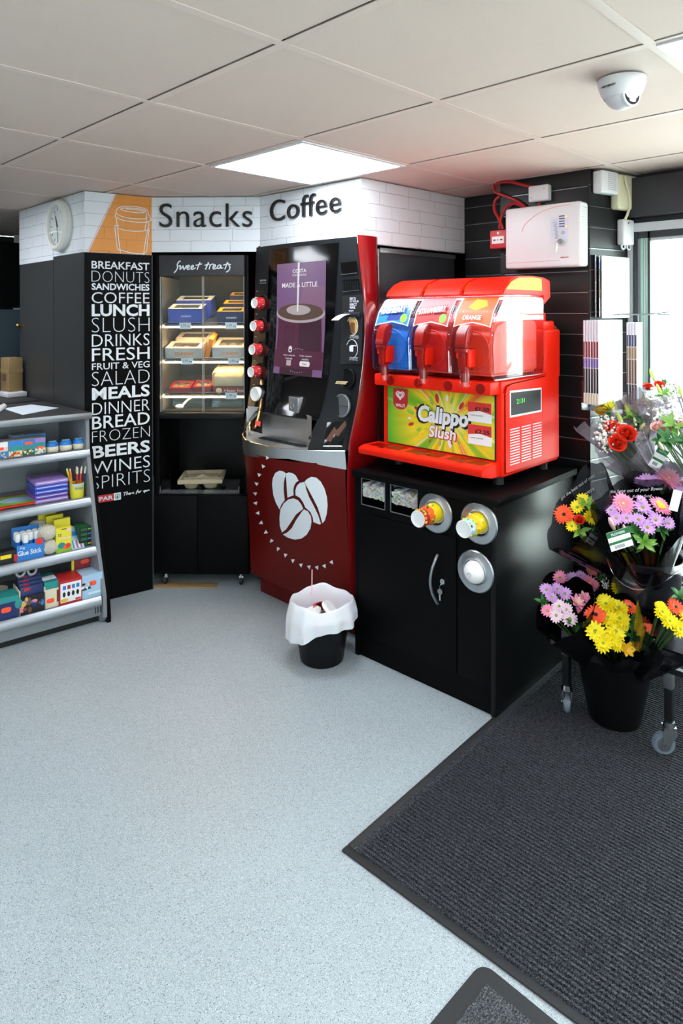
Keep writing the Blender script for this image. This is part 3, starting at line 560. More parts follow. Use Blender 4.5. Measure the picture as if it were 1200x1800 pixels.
win_box('doughnut_box', 'white Dunkin doughnut box at the right of the middle shelf', .395, .07, z2, .185, .2, .066, 'box_white', 'box_grey', 0, fill='pastry_pale', text="DUNKIN'", tm='dunkin_orange')
b = B(); b.box(-.012, .012, 0, .12, 0, .11, 'dunkin_orange', .003, T=MX.Rotation(RD(16), 4, 'Y')); b.box(-.0125, .0125, .02, .10, .03, .08, 'yellow', T=MX.Rotation(RD(16), 4, 'Y')); solo(b, 'doughnut_carton', 'slim orange carton leaning between the two doughnut boxes', 'carton', wl(.268, .085, z2+.012), a).rotation_euler.x = SLP
win_box('tart_tray', 'dark red tart tray at the left of the lowest lit shelf', .12, .07, z3, .12, .12, .03, 'berry', 'berry', 0, fill='pastry')
win_box('tart_tray', 'dark red tart tray beside the bun pack on the lowest lit shelf', .243, .075, z3, .105, .12, .034, 'berry', 'berry', 0, fill='pastry_pale')
t = thing('waffle_pack', 'large pale bun pack in a clear bag on the lowest lit shelf', 'bun pack', wl(.40, .06, z3+.004), a); t.rotation_euler.x = SLP
b = B()
for i in range(3):
    for j in range(2): b.box(-.088+i*.058, -.034+i*.058, .008+j*.066, .07+j*.066, .036, .1+.012*j, 'pastry_pale', .014, 3)
b.build('bun_row', t); b = B(); b.box(-.095, .09, 0, .14, 0, .034, 'berry', .004); b.ell((-.06, -.001, .018), (.017, .002, .017), 'pastry_pale'); b.build('pack_band', t, 'dark red card band')
b = B(); b.text('A Belgian Taste', 'letter_white', frame((.02, -.0006, .017), (1, 0, 0), (0, 0, 1)), w=.11, shear=.2, off=.01, depth=.0004); b.build('lettering', t)
b = B(); b.box(-.098, .092, .002, .142, .034, .122, 'bag_clear', .016, 3); b.build('clear_bag', t)
for i, (x, z, lab) in enumerate(((.16, z1, 'pale price ticket on the top shelf edge at left'), (.41, z1, 'pale price ticket on the top shelf edge at right'), (.17, z2, 'pale price ticket under the left doughnut box'), (.425, z2, 'pale price ticket under the right doughnut box'), (.41, z3, 'pale price ticket under the bun pack'))):
    t = thing('price_ticket', lab, 'price ticket', wl(x, .040, z-.022), a, 'price tickets in the snack cabinet')
    b = B(); b.box(-.032, .032, 0, .0012, 0, .036, 'ticket'); b.build('card', t); b = B(); b.text('1.99', 'print_black', frame((-.008, -.0004, .02), (1, 0, 0), (0, 0, 1)), w=.026, depth=.0002); b.box(.012, .026, -.0005, 0, .014, .017, 'print_black'); b.build('printed_price', t)
# tongs with a white spoon-like head, on the floor of the lit part
t = thing('serving_scoop', 'white serving scoop lying on the black base inside the lit cabinet', 'scoop', wl(.125, .05, gz0+.006), a)
b = B(); b.ell((0, 0, .016), (.022, .03, .012), 'white_gloss', 16, 10); b.build('scoop_head', t); b = B(); b.tube([(.012, .02, .02), (.03, .07, .045), (.06, .1, .06)], .005, 'white_gloss', 8, smooth=4); b.build('scoop_handle', t)
for x, lab in ((.15, 'clear acrylic bin at the left behind the scoop'), (.37, 'clear acrylic bin at the right in the dark bottom of the lit cabinet')):
    b = B(); w = .085
    for q in ((-w, w, 0, .003, 0, .07), (-w, -w+.003, 0, .14, 0, .085), (w-.003, w, 0, .14, 0, .085), (-w, w, .137, .14, 0, .085), (-w, w, 0, .14, 0, .003)): b.box(*q, 'acrylic')
    solo(b, 'acrylic_bin', lab, 'bin', wl(x, .13, gz0+.006), a)
# acrylic tray and cup carrier in the open niche
t = thing('acrylic_tray', 'clear acrylic tray lying in the open black niche under the lit shelves', 'tray', wl(.245, .0, .501), a)
b = B(); b.box(-.215, .215, 0, .3, 0, .004, 'acrylic'); b.box(-.215, .215, -.001, .003, .004, .022, 'acrylic'); b.build('tray_base', t)
for s in (-1, 1):
    b = B(); b.prism([(.002, .004), (.2, .004), (.2, .07), (.08, .07), (.002, .04)], -.002, .002, 'acrylic', T=frame((s*.213, 0, 0), (0, 1, 0), (0, 0, 1))); b.tube([(s*.213, .002, .004), (s*.213, .002, .04), (s*.213, .08, .07)], .0016, 'chrome', 6); b.build('tray_side', t)
t = thing('cup_carrier', 'grey-brown moulded pulp cup carrier on the clear tray in the black niche', 'cup carrier', wl(.235, .06, .506), a+RD(6))
def carrier(b):
    fn = lambda u, v: None
    n = 30
    def h(x, y):
        z = .044
        for cx_ in (-.052, .052):
            for cy2 in (.052, .157):
                d = max(abs(x-cx_), abs(y-cy2))*.5+.5*math.hypot(x-cx_, y-cy2)
                z = min(z, .044-.042*max(0, min(1, (.052-d)/.02)))
        d0 = math.hypot(x, y-.104)
        z += .02*max(0, 1-d0/.04)
        e = max(abs(x)/.118, abs(y-.104)/.118)
        if e > .86: z = max(z, .058)
        if e > .985: z = .046
        return z
    b.grid(lambda u, v: V((-.118+.236*u, -.014+.236*v, h(-.118+.236*u, -.014+.236*v))), 40, 40, 'pulp')
b = B(); carrier(b); b.build('carrier_tray', t); b = B()
for q in ((-.118, .118, -.016, -.012), (-.118, .118, .220, .224)): b.box(q[0], q[1], q[2], q[3], .036, .057, 'pulp', .002)
for s in (-1, 1): b.box(s*.118-.002, s*.118+.002, -.014, .222, .036, .057, 'pulp', .002)
for cx_ in (-.052, .052):
    for cy2 in (.052, .157): b.cyl((cx_, cy2, 0), (cx_, cy2, .042), .026, .046, 'pulp', 20)
b.build('carrier_rim', t)
# flattened cardboard under the cabinet
p = [atz(u, v, 0) for u, v in ((266, 1034), (287, 1022), (382, 1026), (380, 1034))]
b = B(); b.prism([(q.x, q.y) for q in p], 0.0005, .005, 'kraft'); solo(b, 'cardboard_sheet', 'flattened brown cardboard sheet on the floor under the snack cabinet', 'cardboard', (p[0].x, p[0].y, 0), world=True)

# ================================================================== COFFEE MACHINE
CX0, CX1 = -2.815, -2.08; CXC, CXH = (CX0+CX1)/2, (CX1-CX0)/2
def lerp(x, P):
    if x <= P[0][0]: return P[0][1]
    for (a_, f0), (b_, f1) in zip(P, P[1:]):
        if x <= b_: return f0+(f1-f0)*(x-a_)/(b_-a_)
    return P[-1][1]
YS = [(.0, 2.2), (.1, 2.165), (.3, 2.16), (.7, 2.135), (.86, 2.135), (1.1, 2.165), (1.4, 2.19), (1.83, 2.208)]
BU = [(.1, .0), (.25, .02), (.45, .065), (.62, .115), (.77, .165), (.86, .18), (.92, .14), (1.0, .085), (1.15, .045), (1.35, .03), (1.83, .02)]
def smooth_lerp(z, P): return sum(lerp(z+d, P) for d in (-.05, -.025, 0, .025, .05))/5
def cyf(x, z):
    s = min(1, abs((x-CXC)/CXH)); return smooth_lerp(z, YS)-smooth_lerp(z, BU)*(1-s**2.3)
def chit(u, v, dy=0):
    d = ray(u, v); P = V((0, 0, EYE)); t0, t1 = 1.0/d.y, 2.6/d.y
    for _ in range(40):
        t = (t0+t1)/2; q = P+d*t
        if q.y-cyf(q.x, q.z) > 0: t1 = t
        else: t0 = t
    q = P+d*t; return V((q.x, q.y+dy, q.z))
XR = [(.86, -2.07), (.95, -2.055), (1.06, -2.035), (1.22, -2.018), (1.38, -2.012), (1.55, -2.03), (1.83, -2.078)]   # right edge of the black front
cm = thing('coffee_machine', 'tall dark red and black coffee vending machine under the Coffee sign', 'coffee machine', (CXC, 2.3, 0))
b = B()
def xr2(z): return max(CX1, smooth_lerp(z, XR)+.004) if z > .8 else lerp(z, [(.1, CX1), (.6, CX1), (.8, -2.07)])
def redside(u, v):                                                 # right red wing: from the front edge round to the grey side panel
    z = .1+1.725*v; xr = xr2(z); xf = (smooth_lerp(z, XR) if z > .86 else xr-.0)
    t = u
    yb = 2.345; yf = cyf(min(xf, CX1-.001), z) if z > .86 else cyf(CX1, z)
    P0, P1, P2, P3 = V((xf-.004, yf+.004, z)), V((xf+.012, yf+.006, z)), V((xr+.014, yb-.03, z)), V((CX1-.002, yb+.01, z))
    return P0*(1-t)**3+3*P1*t*(1-t)**2+3*P2*t*t*(1-t)+P3*t**3
b.grid(redside, 10, 40, 'costa_red')
b.grid(lambda u, v: (lambda z: V((CX0+.0+.004*0, cyf(CX0, z)+.004+u*.25, z)))(.1+1.725*v), 2, 30, 'costa_red')
b.grid(lambda u, v: (lambda z, x: V((x, cyf(x, z)+.012, z)))(.1+1.725*v, CX0+.03*u), 2, 40, 'costa_red')
b.build('red_shell', cm, 'glossy red side shell', world=True)
b = B(); b.box(CX0+.004, CX1-.004, 2.36, 2.98, .08, 1.775, 'grey_board', .006); b.box(CX0+.01, CX1-.01, 2.22, 2.37, 1.3, 1.78, 'black_board'); b.box(CX0+.05, CX1-.05, 2.26, 2.95, 0.001, .1, 'kick_black'); b.build('back_case', cm, 'dark grey rear cabinet', world=True)
b = B(); b.tube([(CX1-.001, 2.358, .15), (CX1-.001, 2.358, 1.77)], .004, 'chrome', 8); b.box(CX1-.003, CX1+.001, 2.37, 2.98, 1.755, 1.778, 'grey_metal', .001); b.build('edge_trim', cm, 'thin chrome edge strip', world=True)
b = B(); b.grid(lambda u, v: (lambda x, z: V((x, cyf(x, z), z)))(CX0+.004+(CX1-CX0-.006)*u, .1+.70*v), 34, 40, 'costa_panel'); b.build('lower_panel', cm, 'dark red curved lower panel', world=True)
b = B(); b.box(CX0+.03, CX1-.02, 2.205, 2.30, .001, .102, 'costa_panel', .01); b.build('plinth', cm, world=True)
# black front with the dispensing niche left open
NX0, NX1, NZ = -2.675, -2.215, .985
b = B()
def front(u, v):
    z = .855+.962*v; x0, x1 = CX0+.014+.008*(1-v), smooth_lerp(z, XR)
    x = x0+(x1-x0)*u; return V((x, cyf(min(x, CX1), z)-.004, z))
b.grid(front, 60, 60, 'fascia_black', skip=lambda u, v: (NX0 < front(u, v).x < NX1) and front(u, v).z < NZ); b.build('black_front', cm, 'matt black front moulding', world=True)
b = B(); XSL, XSR = -2.672, -2.205
b.grid(lambda u, v: (lambda z: (lambda x: V((x, cyf(x, z)-.008, z)))(XSL+.0+(XSR+.03*v-XSL)*u))(NZ+.006+(1.795-NZ-.006)*v), 24, 40, 'screen_black'); b.build('glass_front', cm, 'glossy black glass around the screen', world=True)
# the screen: a purple picture of a filling cup
scr = [V((chit(u, v).x, 0, chit(u, v).z)) for u, v in ((483, 655), (568, 664), (576, 458), (490, 465))]
def SC(u, v, d=0):
    p = scr[0]*(1-u)*(1-v)+scr[1]*u*(1-v)+scr[2]*u*v+scr[3]*(1-u)*v; return V((p.x, cyf(p.x, p.z)-.011-d, p.z))
b = B(); b.grid(lambda u, v: SC(u, v), 8, 16, 'scr_lilac'); b.patch([(.45, .55), (1, .5), (1, .78), (.6, .8)], lambda x, y: SC(x, y, .0004), 'scr_rose', .1)
b.patch([(.03, .2), (.97, .2), (.93, .52), (.05, .54)] , lambda x, y: SC(x, y, .0008), 'scr_plum', .1); b.patch([(.5, .2), (.95, .2), (.93, .5), (.5, .48)], lambda x, y: SC(x, y, .001), 'scr_wine', .1)
b.patch(disc(.5, 30, .5, .545, .085), lambda x, y: SC(x, y, .0012), 'scr_milk', .1); b.patch(disc(.47, 30, .5, .558, .075), lambda x, y: SC(x, y, .0016), 'scr_brown', .1); b.patch(disc(.25, 24, .48, .575, .045), lambda x, y: SC(x, y, .002), 'scr_milk', .1)
b.patch([(.455, .56), (.485, .56), (.50, 1), (.46, 1)], lambda x, y: SC(x, y, .0024), 'scr_white', .1)
b.patch([(0, .06), (1, .06), (1, .215), (0, .215)], lambda x, y: SC(x, y, .0022), 'scr_plum', .1); b.patch([(.15, 0), (.83, 0), (.83, .06), (.15, .06)], lambda x, y: SC(x, y, .0022), 'scr_wine', .1)
b.patch(rrect(.2, .045, .02, 3, .67, .105), lambda x, y: SC(x, y, .0026), 'scr_white', .1); b.patch(rrect(.1, .05, .008, 2, .34, .105), lambda x, y: SC(x, y, .0026), 'scr_milk', .1); b.patch(rrect(.07, .055, .015, 2, .35, .225), lambda x, y: SC(x, y, .0026), 'scr_white', .1); b.patch(rrect(.035, .02, .008, 2, .35, .215), lambda x, y: SC(x, y, .003), 'scr_dark', .1)
for k in range(5): b.tube([SC(.17+.05*k, .24, .0014), SC(.2+.05*k, .32, .0014), SC(.18+.05*k, .38, .0014), SC(.21+.05*k, .44, .0014)], .0016, 'scr_wine', 5, smooth=3)
for k in range(6): b.patch(disc(.007, 6, .43+.035*k, .225+.008*sin(k*.6), .0035), lambda x, y: SC(x, y, .0026), 'scr_white', 1); b.patch(disc(.007, 6, .4+.045*k, .035-.01*sin(k*.6), .0035), lambda x, y: SC(x, y, .0026), 'scr_white', 1)
scr_o = b.build('screen', cm, 'lit purple screen with a coffee cup picture', world=True)
def sct(txt, u, v, wd, m='scr_white', off=.0, h=None):
    T = frame(SC(u, v, .0034), (1, 0, 0), (0, 0, 1)); b = B(); b.text(txt, m, T, w=wd, h=h, off=off, depth=.0003); b.build('screen_text', cm, world=True)
sct('COSTA', .5, .925, .10, off=.02, h=.018); sct('EXPRESS', .5, .888, .098, h=.010); sct('MADE A LITTLE', .5, .80, .255, off=.014, h=.023)
sct('Order using the', .34, .17, .085, h=.009); sct('Costa app', .34, .143, .05, h=.010); sct('Order using the', .68, .172, .085, h=.009); sct('machine', .68, .145, .045, h=.009); sct('Start', .67, .105, .03, 'scr_dark')
# cup chutes on the left
CUPV = ((461, 533), (459, 573), (457, 614), (455, 653), (455, 692))
for i, (u, v) in enumerate(CUPV):
    p = chit(u+3, v-1); b = B(); T = frame((p.x, p.y-.004, p.z), (1, 0, 0), (0, 0, 1))
    b.lathe([(.044, 0), (.044, .004), (.036, .006), (.033, -.004), (.0, -.012)], 'black_gloss', 28, T); b.build('cup_chute', cm, world=True)
# console on the right
def cpl(b, poly, u0, v0, m, d=.010, k=1): b.patch(poly, lambda x, y: chit(u0+x*k, v0+y*k, -d), m, 6)
b = B(); cpl(b, [(604, 520), (641, 517), (637, 639), (600, 640)], 0, 0, 'print_black', .009); b.build('instruction_plate', cm, 'black instruction plate', world=True)
b = B(); cpl(b, [(600, 462), (628, 459), (631, 480), (603, 482)], 0, 0, 'screen_black', .008); b.tube([chit(601, 483, -.01), chit(630, 480, -.01)], .0025, 'chrome', 6); b.build('card_reader', cm, world=True)
b = B(); cpl(b, [(604, 493), (632, 490), (634, 510), (606, 512)], 0, 0, 'screen_black', .008)
for k in range(9): b.tube([chit(606+3*k, 494, -.009), chit(607+3*k, 510, -.009)], .001, 'console', 4)
b.tube([chit(605, 513, -.01), chit(634, 510, -.01)], .002, 'chrome', 6); b.build('speaker_grille', cm, world=True)
cfr = lambda u, v, d=.011: frame(chit(u, v, -d), (1, .0, 0), (0, 0, 1))
def clet(tx, u, v, w_, h, off=0): b = B(); b.text(tx, 'letter_white', cfr(u, v), w=w_, h=h, off=off, depth=.0003); b.build('lettering', cm, world=True)
for tx, u, v, w_ in (('HOW TO', 621.5, 525, .045), ('ENJOY YOUR', 621.5, 530.5, .082), ('PERFECT', 621.5, 535.5, .06), ('DRINK', 621.5, 540.5, .042), ('RECEIPT', 620, 546.5, .03)): clet(tx, u, v, w_, .0115 if w_ > .031 else .006, .012)
for tx, u, v, w_ in (('SELECT YOUR DRINK', 621, 590.5, .085), ('CUSTOMISE YOUR DRINK', 621, 593.5, .088), ('TAKE YOUR RECEIPT', 620, 628.5, .085), ('& PAY AT THE TILL', 620, 632, .08)): clet(tx, u, v, w_, .006)
b = B()
for u, v in ((622, 573), (621.5, 613)): 
    c0 = chit(u, v, -.0115); b.tube([(c0.x+.034*cos(k*pi/14), c0.y, c0.z+.042*sin(k*pi/14)) for k in range(28)], .0016, 'letter_white', 6, closed=True)
c0 = chit(622, 573, -.011); b.prism(disc(.031, 24, 0, 0, .038), 0, .0004, 'pastry', T=frame(c0, (1, 0, 0), (0, 0, 1))); b.prism(rrect(.028, .05, .008), 0, .0006, 'print_brown', T=frame(c0+V((.002, -.0006, -.008)), (1, 0, 0), (0, 0, 1)))
c0 = chit(621.5, 613, -.0115); b.prism(rrect(.024, .026, .003), 0, .0005, 'letter_white', T=frame(c0+V((-.004, 0, 0)), (1, 0, 0), (0, 0, 1))); b.box(c0.x-.008, c0.x+.026, c0.y, c0.y+.0005, c0.z+.012, c0.z+.017, 'letter_white'); b.build('pictograms', cm, world=True)
b = B(); p0, p1 = chit(608, 553, -.012), chit(637, 551, -.012); b.box(p0.x, p1.x, p0.y-.004, p0.y+.008, p0.z-.011, p0.z+.011, 'console', .003); b.box(p0.x+.004, p1.x-.004, p0.y-.0055, p0.y, p0.z-.003, p0.z+.003, 'print_black'); b.build('receipt_slot', cm, world=True)
pa, pb = chit(613, 551, -.012), chit(627, 553, -.012); b = B()
b.grid(lambda u, v: V((pa.x-.012-.03*v+(pb.x-pa.x)*u, pa.y-.004-.055*v, pa.z-.002-.028*v*v)), 4, 8, 'white_gloss'); solo(b, 'receipt', 'white receipt slip curling out of the coffee machine slot', 'receipt', pa, world=True)
for nm, u, v, r0, m_, lab in (('stick_holder', 612, 665, .048, 'black_gloss', None), ('lid_flap', 602, 713, .053, 'grey_metal', 'round grey flap')):
    p = chit(u, v, -.006); b = B(); T = frame(p, (1, 0, 0), (0, .12, 1)); b.lathe([(r0, -.004), (r0, .004), (r0*.9, .007), (r0*.86, .004), (0, .003)], m_, 32, T)
    if nm == 'lid_flap': b.box(-r0*.8, r0*.8, -.001, .001, .004, .006, 'console', T=T)
    b.build(nm, cm, lab, world=True)
p = chit(609, 672, -.012)
for k in range(4):
    b = B(); b.box(-.028, .024, -.004, .004, -.0011, .0011, 'pastry_pale', .0008); solo(b, 'stirrer', ('wooden stirrer lowest in the round black holder', 'wooden stirrer second from bottom in the round black holder', 'wooden stirrer third from bottom in the round black holder', 'wooden stirrer topmost in the round black holder')[k], 'stirrer', p+V((-.012+.003*k, -.012, -.006+.0035*k)), RD(14+5*k), 'stirrers in the coffee machine')
b = B(); cpl(b, [(577, 742), (613, 739), (604, 783), (571, 783)], 0, 0, 'screen_black', .008)
for u0, v0, u1, v1 in ((580, 776, 590, 754), (594, 766, 608, 744)): 
    cpl(b, [(u0-5, v0-4), (u0+3, v0+1), (u1+3, v1+3), (u1+1, v1-5)], 0, 0, 'chocolate', .0095)
b.tube([chit(571, 784, -.01), chit(604, 784, -.01)], .0018, 'chrome', 6); b.build('sugar_tray', cm, 'dark tray with brown packets', world=True)
b = B(); cpl(b, [(441, 721), (463, 722), (463, 762), (438, 755)], 0, 0, 'screen_black', .008); cpl(b, [(452, 738), (461, 741), (460, 750), (451, 746)], 0, 0, 'print_red', .0095); b.tube([chit(439, 757, -.01), chit(450, 763, -.01), chit(463, 766, -.01)], .0016, 'grey_metal', 6); b.build('lid_tray', cm, 'dark tray with a red lid', world=True)
b = B(); b.text('SELECTOR', 'letter_white', frame(chit(464, 493, -.007), (1, 0, 0), (0, 0, 1)), w=.05, h=.008, depth=.0003); b.build('lettering', cm, world=True); b = B(); b.box(*(lambda p: (p.x-.026, p.x+.026, p.y, p.y+.0004, p.z-.001, p.z+.001))(chit(464, 497.5, -.008)), 'letter_white')
b.build('label_strip', cm, world=True)
for u, v in ((452, 512), (451, 552), (449, 592), (447, 634), (446, 676)): b = B(); b.box(*(lambda p: (p.x-.008, p.x+.008, p.y, p.y+.0004, p.z-.001, p.z+.001))(chit(u+2, v, -.008)), 'letter_white'); b.build('label_strip', cm, world=True)
# steel niche, nozzle and drip tray
b = B(); ny = lambda x: 2.05+.05*(1-((x-(NX0+NX1)/2)/((NX1-NX0)/2))**2)
b.grid(lambda u, v: (lambda x, z: V((x, ny(x)-.05*(1-abs(2*u-1))*0, z)))(NX0-.004+(NX1-NX0+.008)*u, .85+(NZ+.02-.85)*v), 40, 8, 'steel')
for x in (NX0-.004, NX1+.004): b.grid(lambda u, v: V((x, cyf(x, .9)-.002+(ny(x)-cyf(x, .9)+.002)*u, .85+(NZ+.01-.85)*v)), 3, 4, 'steel')
b.build('niche', cm, 'brushed steel dispensing niche', world=True)
b = B(); p = chit(522, 711, -.012); b.box(-.034, .034, -.012, .05, -.036, .037, 'steel_band', .004, T=MX.Translation((p.x, p.y, p.z))); b.lathe([(.011, 0), (.013, .002), (.011, .004)], 'grey_metal', 20, frame((p.x-.006, p.y-.012, p.z-.008), (1, 0, 0), (0, 0, 1))); b.box(p.x-.034, p.x+.034, p.y-.012, p.y+.05, p.z+.037, p.z+.039, 'chrome'); b.build('nozzle', cm, 'steel nozzle housing', world=True)
TB = [(-2.815, .752), (-2.5, .79), (-2.3, .81), (-2.2, .80), (-2.08, .772)]
b = B(); n = 40
def band(u, v):
    x = CX0-.003+(CX1-CX0+.006)*u; z0 = lerp(x, TB); z = z0+(.856-z0)*v; return V((x, cyf(x, .86)-.012+.01*(1-v), z))
b.grid(band, n, 5, 'steel_band'); b.grid(lambda u, v: (lambda q: V((q.x, q.y+(2.2-q.y)*v, .856)))(band(u, 1)), n, 4, 'steel'); b.tube([band(i/n, 1) for i in range(n+1)], .003, 'chrome', 6); b.build('drip_tray', cm, 'curved brushed steel drip tray', world=True)
b = B()
for i in range(22): x = -2.59+.31*i/21; b.box(x-.003, x+.003, 2.045, 2.08, .857, .861, 'print_black')
b.build('drip_grille', cm, 'black drip grille', world=True)
# printed beans and the arc of flags on the lower panel
def cpx(x, y): return chit(470+x/9.2308, 800+y/9.2308, -.0022)
BEANS = ([(80, 480), (90, 380), (130, 290), (200, 250), (260, 262), (303, 295), (298, 345), (283, 380), (270, 450), (268, 560), (275, 640), (285, 730), (230, 800), (200, 880), (140, 770), (100, 650)],
         [(307, 295), (350, 280), (410, 290), (465, 330), (510, 415), (470, 440), (440, 490), (425, 560), (428, 650), (400, 660), (330, 690), (322, 600), (314, 450), (305, 345)],
         [(460, 650), (458, 570), (480, 500), (530, 450), (600, 435), (622, 487), (630, 545), (680, 680), (760, 830), (830, 980), (872, 1112), (850, 1125), (750, 1085), (740, 1010), (700, 920), (620, 850), (580, 760), (530, 690)],
         [(606, 430), (650, 385), (720, 350), (800, 365), (870, 430), (930, 540), (970, 680), (980, 820), (965, 960), (935, 1060), (895, 1105), (862, 980), (820, 850), (740, 690), (665, 550), (630, 487)],
         [(240, 1255), (205, 1150), (200, 1010), (215, 880), (270, 780), (350, 715), (430, 700), (500, 730), (555, 800), (585, 872), (555, 893), (470, 960), (390, 1080), (310, 1200)],
         [(600, 880), (660, 910), (710, 990), (720, 1080), (700, 1190), (640, 1290), (560, 1350), (450, 1370), (340, 1340), (255, 1288), (330, 1250), (400, 1180), (470, 1050), (572, 905)])
b = B()
for q in BEANS: b.patch(q, cpx, 'letter_white', 120)
b.build('bean_logo', cm, 'white coffee bean emblem', world=True)
TRI = ((690, 372), (668, 418), (647, 463), (633, 510), (626, 562), (628, 613), (640, 665), (657, 717), (682, 767), (712, 812), (747, 855), (786, 888), (825, 917), (868, 940), (911, 950), (953, 953), (992, 945), (1030, 925))
for x, y in TRI:
    dx, dy = x-835, y-650; l = math.hypot(dx, dy); dx, dy = dx/l, dy/l; k = 10
    b = B(); b.patch([(x+dx*k*1.3, y+dy*k*1.3), (x-dx*k*.8-dy*k, y-dy*k*.8+dx*k), (x-dx*k*.8+dy*k, y-dy*k*.8-dx*k)], lambda p, q: chit(240+p/3, 680+q/3, -.002), 'letter_white', 50); b.build('flag_mark', cm, 'small white printed triangle', world=True)
# cups in the chutes: things of their own
CL = ('first red paper cup from the top in the chutes left of the screen', 'second red paper cup from the top in the chutes left of the screen', 'third red paper cup from the top in the chutes left of the screen', 'fourth red paper cup from the top in the chutes left of the screen')
src = None
for i, (u, v) in enumerate(CUPV[:4]):
    p = chit(u, v, -.052)
    if src is None:
        src = thing('coffee_cup', CL[0], 'cup', p, 0, 'paper cups in the coffee machine'); T = MX.Rotation(RD(90), 4, 'X')
        b = B(); b.lathe([(.0345, -.075), (.0262, 0), (.0240, .0)], 'print_red', 24, T)
        for k in range(14): 
            an = k*pi/7+.2; b.ell((.029*cos(an), .029*sin(an), -.012-.022*(k % 3)), (.0022, .0022, .003+.003*(k % 4)), 'label_pink', 6, 5, T=T)
        b.build('cup_wall', src); b = B(); b.lathe([(.0262, -.002), (.0262, .003), (.0235, .003), (.0225, -.004), (0, -.005)], 'white', 24, T); b.build('cup_base', src, 'white recessed cup base')
    else: clone(src, p, 0, CL[i])
p = chit(*CUPV[4], -.012); T = MX.Rotation(RD(90), 4, 'X')
b = B(); b.lathe([(.036, -.03), (.0365, -.002), (.034, .004), (.029, .002), (.0, .001)], 'white_gloss', 28, T); solo(b, 'cup_cover', 'white cup lid at the bottom of the chutes left of the screen', 'cup lid', p+V((0, -.014, 0)))
# ================================================================== SLUSH CABINET
SF0, SF1 = (-1.985, 2.09), (-1.303, 2.11)
o, a, L = lframe(SF0, SF1); sc_ = thing('slush_cabinet', 'black floor cabinet with silver cup rings under the red slush machine', 'cabinet', o, a)
SD = .66; H = .797
b = B(); b.box(-.004, L+.018, -.016, SD, H-.026, H, 'black_board', .002); b.build('worktop', sc_)
b = B(); b.box(0, .02, .0, SD, .001, H-.026, 'black_board', .001); b.box(L-.02, L, .0, SD, .001, H-.026, 'black_gloss', .001); b.box(.02, L-.02, SD-.02, SD, .001, H-.026, 'black_board'); b.box(.02, L-.02, .012, .03, .001, .1, 'black_board')
W1, W2 = (.040, .168), (.199, .334); wz0, wz1 = .655, .766
# front board with the two straw windows left open
dx = .517
for q in ((.02, W1[0], wz0, wz1), (W1[1], W2[0], wz0, wz1), (W2[1], L-.02, wz0, wz1), (.02, L-.02, wz1, H-.026), (.02, dx+.002, .622, wz0)): b.box(q[0], q[1], .0, .018, q[2], q[3], 'black_board')
b.build('carcass', sc_)
b = B(); b.box(.021, dx-.002, -.001, .017, .102, .62, 'black_board', .0015); d = b.build('door', sc_)
LC = lambda u, v: loc(onp(u, v, SF0, SF1), o, a)
p0, p1 = LC(769.5, 975), LC(768, 1060); b = B(); b.tube([(p0.x, -.002, p0.z), (p0.x, -.012, p0.z-.01), (p0.x-.006, -.032, p0.z-.05), (p0.x-.008, -.04, (p0.z+p1.z)/2), (p0.x-.006, -.032, p1.z+.05), (p0.x, -.012, p1.z+.01), (p0.x, -.002, p1.z)], .0055, 'grey_metal', 10, smooth=5); b.build('handle', d, 'bowed metal handle')
p = LC(780, 1021); b = B(); b.cyl((p.x, 0, p.z), (p.x, -.012, p.z), .012, .0105, 'chrome', 18); b.box(p.x-.004, p.x+.004, -.013, -.0118, p.z-.001, p.z+.001, 'print_black'); b.build('lock', d)
b = B(); b.box(dx+.002, L-.021, .0, .017, .102, wz0-.0, 'black_board', .0015); b.build('side_panel', sc_)
for i, (x0, x1) in enumerate((W1, W2)):
    b = B()
    for q in ((x0-.002, x0+.001, wz0, wz1), (x1-.001, x1+.002, wz0, wz1), (x0, x1, wz0-.002, wz0+.001), (x0, x1, wz1-.001, wz1+.002)): b.box(q[0], q[1], -.001, .003, q[2], q[3], 'grey_metal')
    b.box(x0, x1, .016, .14, wz0-.004, wz0, 'black_board'); b.box(x0, x1, .136, .14, wz0, wz1, 'kick_black'); b.build('straw_box', sc_)
    b = B(); rnd = random.Random(5+i)
    for k in range(420):
        z = wz0+.034+rnd.random()*(.068-.018*rnd.random()*(1 if (x0+.5) else 1)); x = x0+.004+rnd.random()*(x1-x0-.008)
        if z > wz1-.012-.02*abs(sin(x*60+i*2)): continue
        yy = .001+rnd.random()*.006; r = .0034
        mm = ('white', 'print_cream', 'ticket', 'box_grey', 'lime', 'white', 'label_pink', 'print_sky', 'box_grey')[rnd.randrange(9)]
        b.lathe([(r, -.1), (r, 0), (r*.72, 0), (r*.6, -.01), (0, -.011)], mm, 7, MX.Translation((x, yy+.0, z)) @ MX.Rotation(RD(90)+rnd.uniform(-.12, .12), 4, 'X') )
    solo(b, 'straws', 'pale paper straw ends packed in the %s window of the slush cabinet' % ('left', 'right')[i], 'straws', o, a, kind='stuff')
